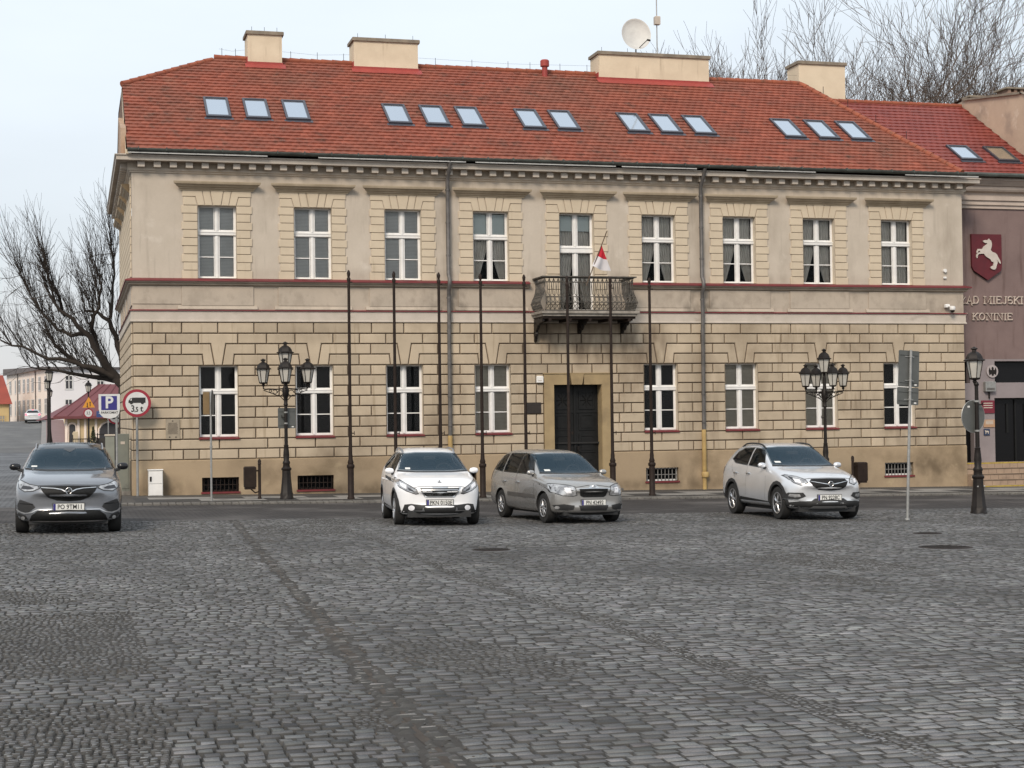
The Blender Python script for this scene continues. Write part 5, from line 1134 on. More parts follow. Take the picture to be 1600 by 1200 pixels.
class Car:
    def __init__(s, name, S, paint, loc, rz_, label, scale=1, group=None):
        s.e = empty(name, loc, rz_, label, 'car', group)
        # tilt with the ground
        up = GN; f = Vector((math.cos(rz_), math.sin(rz_), 0)); f = (f - up * f.dot(up)).normalized(); l = up.cross(f)
        s.e.rotation_euler = Matrix((f, l, up)).transposed().to_euler(); s.e.scale = (scale,) * 3
        s.me = body_mesh(S); s.bvh = None; s.paint = paint
        bm = bmesh.new(); bm.from_mesh(s.me); s.bvh = BVHTree.FromBMesh(bm); bm.free()
    def edged(s, name, poly, m, off=.006, step=.05, mirror=True):
        a = sum(poly[i][0] * poly[(i + 1) % len(poly)][1] - poly[(i + 1) % len(poly)][0] * poly[i][1] for i in range(len(poly)))
        s.patch(name + '_gasket', inset(poly if a > 0 else poly[::-1], -.014), plastic, 'F', off - .0025, step, mirror=mirror); return s.patch(name, poly, m, 'F', off, step, mirror=mirror)
    def hit(s, o, d):
        r = s.bvh.ray_cast(Vector(o), Vector(d).normalized())
        if r[0] is None: r = s.bvh.find_nearest(Vector(o) + Vector(d).normalized() * 3)
        return r[0], r[1]
    def patch(s, name, poly, m, view='F', off=.004, step=.05, par=None, ang=0, mirror=False, smooth=True, thick=0):
        """poly in (y,z) for front/rear views, (x,z) for side; ang turns the projection about z"""
        outs = []
        for sg in ((1, -1) if mirror else (1,)):
            V, F = clip_grid(poly, step); co = []
            for a, b in V:
                if view == 'F': o = Vector((4, a * sg, b)); d = Vector((-math.cos(ang), -math.sin(ang) * sg, 0)); o = Vector((0, a * sg, b)) - d * 4 if ang else o
                elif view == 'B': o = Vector((-5, a * sg, b)); d = Vector((1, 0, 0))
                elif view == 'T': o = Vector((b, a * sg, 4)); d = Vector((0, 0, -1))
                else: o = Vector((a, 3 * sg, b)); d = Vector((0, -sg, 0))
                h, n_ = s.hit(o, d)
                if n_.dot(d) > 0: n_ = -n_
                co.append(h + n_ * off)
            mb = MB(); fl_ = []
            for f in F:
                nn = (co[f[1]] - co[f[0]]).cross(co[f[2]] - co[f[0]]); fl_.append(f if nn.dot(d) < 0 else f[::-1])
            mb.add(co, fl_); q = mb.build(name, m, par or s.e)
            if smooth: q.data.polygons.foreach_set('use_smooth', [True] * len(q.data.polygons))
            outs.append(q)
        return outs
    def openings(s, wind, sides, xb=-1.25):
        s.cuts = []
        q = inset(wind, .018); q = q if len(q) else wind
        a = sum(wind[i][0] * wind[(i + 1) % len(wind)][1] - wind[(i + 1) % len(wind)][0] * wind[i][1] for i in range(len(wind)))
        if a < 0: q = inset(wind[::-1], .018)
        mb = MB(); mb.prism(q, xb, 2.6, 'x'); s.cuts.append(mb)
        for sd_ in sides:
            a = sum(sd_[i][0] * sd_[(i + 1) % len(sd_)][1] - sd_[(i + 1) % len(sd_)][0] * sd_[i][1] for i in range(len(sd_)))
            q = inset(sd_ if a > 0 else sd_[::-1], .018); mb = MB(); mb.prism(q, -1.3, 1.3, 'y'); s.cuts.append(mb)
    def bodywork(s, wheels, R_, w, zc, dark, arch=.055, depth=.34):
        me = s.me; me.materials.clear(); me.materials.append(s.paint); me.materials.append(dark); me.polygons.foreach_set('use_smooth', [True] * len(me.polygons))
        b = col(bpy.data.objects.new('body', me)); b.parent = s.e
        for x in wheels:
            for sg in (1, -1):
                mb = MB(); mb.lathe([(R_ + arch, w - depth), (R_ + arch, w + .3)], 36, (x, 0, zc), axis='y'); mb.box(x - R_ - arch + .03, x + R_ + arch - .03, w - depth + .001, w + .299, -.3, zc - .06)
                c1 = MB(); c1.v = [(v[0], v[1] * sg, v[2]) for v in mb.v[:72]]; c1.f = [f for f in mb.f if max(f) < 72]; c1.m = [0] * len(c1.f)
                if sg < 0: c1.f = [f[::-1] for f in c1.f]
                c = c1.build('cut', dark, s.e)
                bmc = bmesh.new(); bmc.from_mesh(c.data); bmesh.ops.recalc_face_normals(bmc, faces=bmc.faces); bmc.to_mesh(c.data); bmc.free()
                m = b.modifiers.new('b', 'BOOLEAN'); m.object = c; m.operation = 'DIFFERENCE'; m.solver = 'EXACT'
                try: m.material_mode = 'TRANSFER'
                except Exception: pass
                bpy.context.view_layer.update(); dg = bpy.context.evaluated_depsgraph_get(); nm = bpy.data.meshes.new_from_object(b.evaluated_get(dg)); b.modifiers.clear(); b.data = nm; bpy.data.objects.remove(c)
        for mb in getattr(s, 'cuts', []):
            c = mb.build('cut', seat_m, s.e); bmc = bmesh.new(); bmc.from_mesh(c.data); bmesh.ops.recalc_face_normals(bmc, faces=bmc.faces); bmc.to_mesh(c.data); bmc.free()
            m = b.modifiers.new('b', 'BOOLEAN'); m.object = c; m.operation = 'DIFFERENCE'; m.solver = 'EXACT'
            try: m.material_mode = 'TRANSFER'
            except Exception: pass
            bpy.context.view_layer.update(); dg = bpy.context.evaluated_depsgraph_get(); nm = bpy.data.meshes.new_from_object(b.evaluated_get(dg)); b.modifiers.clear(); b.data = nm; bpy.data.objects.remove(c)
        try: b.data.set_sharp_from_angle(angle=math.radians(50))
        except Exception: pass
        return b
    def wheel(s, x, y, R_, wd, rim_m, spokes, sg):
        mb = MB(); t = R_ - .125
        mb.lathe([(t, -wd * .46), (R_ - .05, -wd / 2), (R_ - .012, -wd * .46), (R_, -wd * .34), (R_, wd * .34), (R_ - .012, wd * .46), (R_ - .05, wd / 2), (t + .01, wd * .47), (t, wd * .3), (t * .3, wd * .1)], 36, (x, y, R_), axis='y')
        w_ = mb.build('wheel', tyre_m, s.e, 40)
        mb = MB(); f = sg * wd * .42
        ringp = [(t + .004, 0), (t + .004, sg * .02), (t - .018, sg * .012), (t - .03, -sg * .05)]
        mb.lathe([(r, h + f) for r, h in ringp], 36, (x, y, R_), axis='y')
        for i in range(spokes):
            a = 2 * math.pi * i / spokes + .3; 
            for da in ((-.16, .16) if spokes <= 6 else (0,)):
                p0 = Vector((math.sin(a + da * .3) * .05, f + sg * .006, math.cos(a + da * .3) * .05)); p1 = Vector((math.sin(a + da) * (t - .02), f - sg * .008, math.cos(a + da) * (t - .02)))
                mb.tube([Vector((x, y, R_)) + p0, Vector((x, y, R_)) + p1], [.022, .019], 5)
        mb.lathe([(.055, f - sg * .02), (.055, f + sg * .012), (.04, f + sg * .02)], 14, (x, y, R_), axis='y')
        mb.build('rim', rim_m, w_, 40)
        MB().lathe([(t - .03, f - sg * .09), (t - .03, f - sg * .085)], 20, (x, y, R_), axis='y').build('brake_disc', iron, w_)
    def plate(s, y, z, string, x=None, w_=.52, tilt=0):
        h, n_ = s.hit((4, y, z), (-1, 0, 0)); x = h.x + .012
        mb = MB(); mb.box(x - .03, x - .002, y - w_ / 2 - .012, y + w_ / 2 + .012, z - .067, z + .067); fr = mb.build('plate_frame', plastic, s.e)
        mb = MB(); mb.box(x - .001, x + .006, y - w_ / 2, y + w_ / 2, z - .057, z + .057); p = mb.build('number_plate', plate_w, s.e); p['label'] = 'white number plate'
        # seen from the front the car's +y lies on the viewer's right
        MB().box(x + .0065, x + .0075, y - w_ / 2 + .002, y - w_ / 2 + .042, z - .055, z + .055).build('blue_band', signblue, p)
        text(string, .112, black, p, (x + .008, y + .022, z - .002), (math.pi / 2, 0, math.pi / 2), .0008, sx=.84, bold=.0015, sp=1.0)
    def mirror(s, x, y, z, m, big=1):
        y -= .07; z += .02
        for sg in (1, -1):
            mb = MB(); mb.lathe([(.02, -.0), (.075, .02), (.098, .07), (.10, .12), (.085, .17), (.04, .195), (.01, .2)], 14); mb.xf(Matrix.Translation((x, sg * (y - .0), z)) @ Matrix.Rotation(-sg * math.pi / 2, 4, 'X') @ Matrix.Diagonal((.55 * big, .60 * big, .90 * big, 1)))
            o = mb.build('door_mirror', m, s.e, 50)
            a = MB(); a.tube([(x + .02, sg * (y - .10), z - .09), (x, sg * (y + .05), z - .05)], .03, 6); a.build('mirror_arm', plastic, o)
tyre_m = nmat('tyre_rubber', (.018, .018, .018), (.028, .027, .026), 8, .85)
plastic = nmat('black_plastic', (.022, .022, .023), (.030, .030, .030), 6, .6)
gloss_black = mat('gloss_black', (.010, .010, .011), .15, 0, .5); mesh_black = nmat('black_grille_mesh', (.008, .008, .008), (.016, .016, .016), 40, .6, spec=.2)
alloy = mat('alloy_rim', (.55, .55, .56), .3, .8); alloy_d = mat('grey_alloy_rim', (.36, .36, .37), .35, .8); chrome = mat('chrome', (.66, .66, .66), .28, 1)
plate_w = mat('plate_white', (.66, .66, .63), .5); redlamp = mat('red_lamp_lens', (.30, .01, .012), .2)
cglass = glass('car_glass', (.012, .055, .095), .28, .0, .9); cglass_s = glass('car_side_glass', (.006, .010, .012), .22, .0, .8); cglass_d = mat('tinted_side_glass', (.006, .007, .008), .06, 0, .7)
lampg = nmat('headlight_lens', (.60, .60, .60), (.22, .22, .23), 7, .08, metal=.5, spec=1); lampd = mat('headlight_inner', (.05, .05, .055), .2, .3); drl = mat('lamp_strip', (.75, .75, .78), .2)
def paint(name, c, metal=.55, rough=.32, flake=.03):
    m = nmat(name, c, tuple(v * .93 for v in c), 2, .26 if metal else rough, metal=metal if metal else 0, spec=.6, third=((c[0] * .62, c[1] * .6, c[2] * .57), 1.1, .60, .85, (1, 1, 2.5))); b = m.node_tree.nodes['Principled BSDF']; b.inputs['Coat Weight'].default_value = .8; b.inputs['Coat Roughness'].default_value = .06; return m
seat_m = mat('dark_interior', (.035, .034, .034), .9)
def interior(c, x0, x1, w, z0, zt, col_=None):
    mb = MB()
    mb.bbox(x0 - .35, x1 + .1, -w, w, z0 - .12, z0 - .02, .02)       # dashboard / tray
    for y in (-w * .52, w * .52):
        mb.bbox(x0 - 1.05, x0 - .85, y - .24, y + .24, z0 - .3, zt - .42, .05); mb.bbox(x0 - 1.0, x0 - .9, y - .12, y + .12, zt - .40, zt - .20, .03)
        mb.bbox(x0 - 1.95, x0 - 1.8, y - .28, y + .28, z0 - .3, zt - .40, .05)
    mb.tube([(x0 - .42 + .0, w * .5 + .17 * math.cos(t), z0 + .03 + .17 * math.sin(t)) for t in np.linspace(0, 2 * math.pi, 17)[:-1]], .016, 5, closed=True)
    mb.build('seats', col_ or seat_m, c.e)
    MB().bbox(x0 - .52, x0 - .46, -.12, .12, zt - .20, zt - .13, .01).build('rear_view_mirror', seat_m, c.e)
def emblem(c, y, z, kind, r=.06):
    h, n_ = c.hit((4, y, z), (-1, 0, 0)); x = h.x + .016
    mb = MB()
    if kind == 'ring':
        mb.tube([(x, y + r * math.cos(t), z + r * math.sin(t)) for t in np.linspace(0, 2 * math.pi, 25)[:-1]], .0075, 6, closed=True)
        mb.tube([(x, y - r * 1.15, z - .012), (x, y + .015, z - .012), (x, y - .015, z + .012), (x, y + r * 1.15, z + .012)], .007, 5)
    elif kind == 'lion':
        mb.prism([(y + a * r, z + b * r) for a, b in ((-.7, -1), (-.4, -.5), (-.5, .1), (-1, .2), (-.9, .5), (-.3, .4), (-.4, .9), (.1, 1.1), (.4, .7), (.3, .3), (.9, .1), (1, -.2), (.5, -.1), (.6, -.6), (.9, -1), (.5, -1), (.2, -.4), (-.1, -.5), (-.3, -1))], x - .006, x + .004, 'x')
    else:
        mb.tube([(x, y + r * math.cos(t), z + r * math.sin(t)) for t in np.linspace(0, 2 * math.pi, 21)[:-1]], .007, 5, closed=True); mb.prism([(y - .03, z - .03), (y + .03, z - .01), (y + .01, z + .035)], x - .004, x + .003, 'x')
    mb.build('emblem', chrome, c.e)
def mir(p): return [(-a, b) for a, b in p[::-1]]
def common(c, P, R_, wd, w, xf, xr, rim, spokes, dark, arch):
    c.bodywork((xf, xr), R_, w, R_ + .0, dark, arch)
    for x in (xf, xr):
        for sg in (1, -1): c.wheel(x, sg * (w - wd / 2 - .025), R_, wd, rim, spokes, sg)
    MB().box(xr - .5, xf + .6, -w * .72, w * .72, .17, .30).build('underbody', plastic, c.e)
    r_ = MB(); [r_.tube([(x, -w + .12, R_), (x, w - .12, R_)], .04, 6) for x in (xf, xr)]; r_.build('axles', plastic, c.e)
def seam(c, pts, view='S', mirror=True, wdt=.007):
    # a panel gap: narrow dark strip following the body
    for i in range(len(pts) - 1):
        a, b = Vector(pts[i]), Vector(pts[i + 1]); d = (b - a); n_ = Vector((-d.y, d.x)).normalized() * wdt
        if 'gap' not in c.__dict__: c.gap = []
        c.gap.append([tuple(a - n_ * .5), tuple(b - n_ * .5), tuple(b + n_ * .5), tuple(a + n_ * .5)])
    return
def flush_seams(c, view='S'):
    for sg in (1, -1):
        mb = MB()
        for poly in c.gap:
            V, F = clip_grid(poly, .12); co = []
            for a, b in V: h, n_ = c.hit((a, 3 * sg, b), (0, -sg, 0)); co.append(h + (n_ if n_.y * sg > 0 else -n_) * .0025)
            mb.add(co, F)
        mb.build('panel_gap', plastic, c.e)
    c.gap = []
def hood_line(c, pts):
    for i in range(len(pts) - 1):
        a, b = Vector(pts[i]), Vector(pts[i + 1]); n_ = Vector((-(b - a).y, (b - a).x)).normalized() * .004
        c.patch('hood_gap', [tuple(a - n_), tuple(b - n_), tuple(b + n_), tuple(a + n_)], plastic, 'F', .0025, .06, mirror=True)
def rails(c, pts, w, m, r=.018):
    xa, xb = pts[0][0], pts[-1][0]; yy_ = sum(p[1] for p in pts) / len(pts) - .03
    for sg in (1, -1):
        mb = MB(); P_ = []
        for i in range(13):
            t = i / 12; x = xa + (xb - xa) * t; h, _ = c.hit((x, sg * yy_, 4), (0, 0, -1)); P_.append((x, h.y, h.z + .045 * min(1, 6 * t, 6 * (1 - t)) - .004))
        mb.tube(P_, r, 6); mb.build('roof_rail', m, c.e, 50)

# ---- silver crossover (right)
silver = paint('silver_paint', (.70, .71, .73), .50, .34)
def crossover(loc, rz_):
    S = [(2.13, .40, .62, .66, .50, .50, .40, .10), (2.10, .28, .70, .80, .70, .68, .52, .22), (1.98, .22, .78, .90, .84, .80, .62, .24), (1.70, .21, .84, .985, .885, .86, .66, .18), (1.28, .22, .90, 1.06, .89, .86, .68, .12),
         (.92, .22, .95, 1.10, .885, .85, .70, .08), (.72, .22, .975, 1.165, .885, .845, .69, .06), (.25, .22, 1.00, 1.43, .888, .845, .62, .05), (.0, .22, 1.01, 1.545, .888, .845, .60, .04), (-.35, .22, 1.03, 1.60, .888, .845, .60, 0), (-.9, .22, 1.06, 1.61, .888, .85, .60, 0),
         (-1.4, .23, 1.10, 1.575, .889, .85, .58, -.02), (-1.75, .24, 1.13, 1.50, .888, .84, .56, -.05), (-1.98, .28, 1.10, 1.24, .87, .80, .60, -.10), (-2.10, .32, 1.0, 1.06, .80, .76, .60, -.12), (-2.14, .42, .80, .84, .60, .60, .50, -.08)]
    c = Car('silver_crossover', S, silver, loc, rz_, 'silver crossover with black wheel-arch cladding, the rightmost parked car', 1.0, 'cars parked on the square')
    c.openings([(-.70, 1.135), (-.35, 1.115), (.35, 1.115), (.70, 1.135), (.585, 1.50), (.30, 1.525), (-.30, 1.525), (-.585, 1.50)], [[(.50, 1.045), (-.42, 1.10), (-.42, 1.50), (-.02, 1.475), (.16, 1.38)], [(-.47, 1.10), (-1.18, 1.14), (-1.50, 1.24), (-1.33, 1.40), (-1.05, 1.49), (-.47, 1.505)]])
    common(c, None, .345, .215, .89, 1.30, -1.255, alloy, 5, plastic, .045)
    dk = plastic
    # side cladding
    def arc(x, r, a0, a1, n=10): return [(x + r * math.cos(math.radians(a0 + (a1 - a0) * i / n)), .345 + r * math.sin(math.radians(a0 + (a1 - a0) * i / n))) for i in range(n + 1)]
    for x in (1.30, -1.255):
        poly = arc(x, .465, -18, 198) + arc(x, .392, 198, -18); c.patch('arch_trim', poly, dk, 'S', .006, .06, mirror=True)
    c.patch('sill_trim', [(-.80, .20), (.84, .20), (.84, .36), (-.78, .42)], dk, 'S', .006, .1, mirror=True)
    c.patch('sill_trim', [(-2.1, .30), (-1.73, .22), (-1.73, .45), (-2.1, .48)], dk, 'S', .006, .1, mirror=True)
    # glass
    c.patch('windshield', [(-.70, 1.135), (-.35, 1.115), (.35, 1.115), (.70, 1.135), (.585, 1.50), (.30, 1.525), (-.30, 1.525), (-.585, 1.50)], cglass, 'F', .004, .05)
    c.patch('wiper_cowl', [(-.72, 1.10), (.72, 1.10), (.70, 1.135), (.35, 1.115), (-.35, 1.115), (-.70, 1.135)], plastic, 'F', .004, .06)
    c.patch('windscreen_sticker', [(-.62, 1.17), (-.50, 1.17), (-.50, 1.205), (-.62, 1.205)], plate_w, 'F', .008, .1)
    c.patch('side_window', [(.50, 1.045), (-.42, 1.10), (-.42, 1.50), (-.02, 1.475), (.16, 1.38)], cglass_s, 'S', .004, .06, mirror=True)
    c.patch('side_window', [(-.47, 1.10), (-1.18, 1.14), (-1.50, 1.24), (-1.33, 1.40), (-1.05, 1.49), (-.47, 1.505)], cglass_s, 'S', .004, .06, mirror=True)
    # front
    c.patch('grille', [(-.43, .80), (-.36, .70), (-.24, .635), (0, .615), (.24, .635), (.36, .70), (.43, .80), (.38, .855), (0, .865), (-.38, .855)], mesh_black, 'F', .006, .05)
    c.edged('headlight', [(.47, .775), (.60, .735), (.70, .78), (.755, .85), (.775, .915), (.74, .93), (.62, .90), (.50, .84)], lampg)
    c.patch('headlight_inner', [(.58, .765), (.68, .79), (.70, .86), (.60, .84)], drl, 'F', .010, .08, mirror=True)
    c.patch('headlight_surround', [(.69, .80), (.735, .85), (.745, .90), (.72, .905), (.69, .88)], lampd, 'F', .009, .05, mirror=True)
    c.patch('lower_bumper', [(-.84, .20), (.84, .20), (.87, .36), (.62, .40), (.40, .40), (.32, .455), (-.32, .455), (-.40, .40), (-.62, .40), (-.87, .36)], dk, 'F', .006, .05)
    c.patch('fog_recess', [(.50, .50), (.56, .575), (.80, .575), (.86, .52), (.86, .44), (.66, .43)], dk, 'F', .008, .04, mirror=True)
    c.patch('fog_light', [(.60, .49), (.62, .54), (.78, .55), (.80, .50), (.70, .475)], lampg, 'F', .014, .05, mirror=True)
    c.patch('chrome_strip', [(.50, .425), (.66, .415), (.86, .435), (.86, .45), (.66, .43), (.50, .44)], chrome, 'F', .012, .05, mirror=True)
    c.patch('skid_plate', [(-.50, .225), (-.36, .30), (.36, .30), (.50, .225), (.46, .215), (.34, .275), (-.34, .275), (-.46, .215)], alloy, 'F', .012, .05)
    c.patch('grille_wing', [(.06, .742), (.15, .755), (.40, .80), (.41, .81), (.15, .768), (.06, .755)], chrome, 'F', .014, .05, mirror=True)
    c.patch('tail_light', [(-2.02, .88), (-1.86, .90), (-1.84, 1.04), (-2.02, 1.10)], redlamp, 'S', .006, .04, mirror=True)
    hood_line(c, [(0, .878), (.40, .868), (.50, .855)]); emblem(c, 0, .755, 'ring', .052); c.plate(0, .47, 'PN 9228C')
    c.mirror(.52, .86, 1.10, silver, 1.0); rails(c, [(-.0, .57, 1.545), (-.12, .585, 1.63), (-.7, .60, 1.665), (-1.2, .585, 1.64), (-1.38, .57, 1.57)], .6, plastic)
    interior(c, .60, .55, .62, 1.06, 1.55)
    seam(c, [(-.44, .45), (-.42, .75), (-.44, 1.10)]); seam(c, [(.66, .40), (.70, .70), (.62, 1.05)]); seam(c, [(-1.05, .82), (-1.30, 1.02), (-1.36, 1.12)]); flush_seams(c)
    for x in (-.30, -1.02):
        for sg in (1, -1): h, _ = c.hit((x, 3 * sg, .93), (0, -sg, 0)); mb = MB(); mb.tube([(x - .10, h.y + sg * .01, .93), (x - .05, h.y + sg * .035, .935), (x + .06, h.y + sg * .035, .935), (x + .10, h.y + sg * .008, .93)], .015, 6); mb.build('door_handle', chrome, c.e)
    return c
# ---- silver-brown estate
def estate(loc, rz_):
    pt = paint('warm_silver_paint', (.36, .35, .335), .55, .34)
    S = [(2.04, .38, .60, .64, .50, .50, .40, .08), (2.01, .25, .66, .74, .66, .64, .50, .18), (1.90, .19, .72, .81, .76, .73, .56, .20), (1.62, .18, .80, .885, .812, .79, .62, .16), (1.25, .18, .84, .94, .82, .80, .64, .10),
         (.95, .18, .875, .975, .82, .80, .66, .08), (.78, .18, .90, 1.01, .82, .795, .66, .06), (.33, .18, .915, 1.29, .82, .79, .59, .04), (.05, .18, .92, 1.425, .82, .79, .565, .03), (-.3, .18, .93, 1.475, .82, .79, .56, 0), (-.95, .18, .94, 1.485, .82, .79, .56, 0),
         (-1.45, .19, .955, 1.47, .82, .79, .555, -.01), (-1.85, .21, .97, 1.40, .815, .78, .54, -.04), (-2.02, .26, .95, 1.14, .79, .75, .58, -.08), (-2.14, .30, .82, .90, .74, .70, .56, -.10), (-2.17, .38, .70, .74, .55, .55, .45, -.06)]
    c = Car('estate_car', S, pt, loc, rz_, 'silver-brown estate car parked beside the white hatchback', 1.0, 'cars parked on the square')
    c.openings([(-.66, 1.015), (-.3, .995), (.3, .995), (.66, 1.015), (.545, 1.375), (.28, 1.40), (-.28, 1.40), (-.545, 1.375)], [[(.60, .965), (-.32, .975), (-.32, 1.40), (.02, 1.385), (.20, 1.30)], [(-.37, .975), (-1.18, .99), (-1.18, 1.40), (-.37, 1.405)], [(-1.23, .99), (-1.80, 1.03), (-1.72, 1.22), (-1.55, 1.37), (-1.23, 1.395)]])
    common(c, None, .305, .19, .822, 1.23, -1.23, alloy, 9, plastic, .045)
    c.patch('windshield', [(-.66, 1.015), (-.3, .995), (.3, .995), (.66, 1.015), (.545, 1.375), (.28, 1.40), (-.28, 1.40), (-.545, 1.375)], cglass, 'F', .004, .05)
    c.patch('wiper_cowl', [(-.68, .985), (.68, .985), (.66, 1.015), (.3, .995), (-.3, .995), (-.66, 1.015)], plastic, 'F', .004, .06)
    c.patch('windscreen_sticker', [(-.55, 1.03), (-.43, 1.03), (-.43, 1.065), (-.55, 1.065)], plate_w, 'F', .008, .1)
    sg_ = glass('side_glass', (.01, .012, .012), .35, .02, .8)
    c.patch('side_window', [(.60, .965), (-.32, .975), (-.32, 1.40), (.02, 1.385), (.20, 1.30)], cglass_s, 'S', .004, .06, mirror=True)
    c.patch('side_window', [(-.37, .975), (-1.18, .99), (-1.18, 1.40), (-.37, 1.405)], cglass_s, 'S', .004, .06, mirror=True)
    c.patch('side_window', [(-1.23, .99), (-1.80, 1.03), (-1.72, 1.22), (-1.55, 1.37), (-1.23, 1.395)], cglass_s, 'S', .004, .06, mirror=True)
    c.patch('pillar_trim', [(-.32, .97), (-.37, .97), (-.37, 1.405), (-.32, 1.40)], gloss_black, 'S', .006, .08, mirror=True)
    c.patch('grille', [(-.31, .70), (-.28, .565), (-.22, .535), (.22, .535), (.28, .565), (.31, .70), (0, .705)], mesh_black, 'F', .008, .05)
    c.patch('grille_surround', [(-.36, .705), (-.12, .72), (-.06, .76), (.06, .76), (.12, .72), (.36, .705), (.36, .69), (.31, .69), (.31, .70), (0, .705), (-.31, .70), (-.31, .69), (-.36, .69)], chrome, 'F', .010, .05)
    c.edged('headlight', [(.36, .58), (.42, .565), (.62, .575), (.77, .64), (.795, .78), (.74, .795), (.50, .77), (.40, .74)], lampg)
    c.patch('headlight_inner', [(.46, .62), (.56, .62), (.58, .72), (.48, .72)], drl, 'F', .010, .08, mirror=True)
    c.patch('lower_grille', [(-.32, .37), (-.28, .27), (.28, .27), (.32, .37)], plastic, 'F', .007, .05)
    c.patch('fog_recess', [(.40, .37), (.42, .30), (.50, .275), (.72, .285), (.76, .38), (.60, .40)], plastic, 'F', .007, .04, mirror=True)
    c.patch('fog_light', [(.66, .33), (.68, .30), (.72, .30), (.735, .33), (.72, .36), (.68, .36)], lampg, 'F', .012, .05, mirror=True)
    c.patch('bumper_lip', [(-.72, .18), (.72, .18), (.76, .235), (.3, .225), (-.3, .225), (-.76, .235)], plastic, 'F', .006, .05)
    c.patch('side_moulding', [(.80, .49), (-.78, .50), (-.78, .58), (.80, .56)], nmat('grey_moulding', (.10, .095, .09), (.08, .075, .07), 4, .5), 'S', .010, .12, mirror=True)
    hood_line(c, [(.08, .775), (.36, .735), (.40, .75)]); emblem(c, 0, .735, 'disc', .04); c.plate(.0, .425, 'PN 42492'); c.mirror(.58, .80, .985, pt, .92)
    c.patch('tail_light', [(-2.02, .80), (-1.90, .82), (-1.84, 1.22), (-1.93, 1.22), (-2.04, 1.0)], redlamp, 'S', .006, .04, mirror=True)
    interior(c, .62, .5, .58, .95, 1.44)
    seam(c, [(-.34, .22), (-.34, .97)]); seam(c, [(.70, .25), (.74, .60), (.68, .96)]); seam(c, [(-.95, .70), (-1.17, .80), (-1.20, .98)]); flush_seams(c)
    for x in (-.18, -.98):
        for sg in (1, -1): h, _ = c.hit((x, 3 * sg, .80), (0, -sg, 0)); mb = MB(); mb.tube([(x - .09, h.y + sg * .008, .80), (x - .05, h.y + sg * .03, .80), (x + .05, h.y + sg * .03, .80), (x + .09, h.y + sg * .006, .80)], .014, 6); mb.build('door_handle', chrome, c.e)
    return c
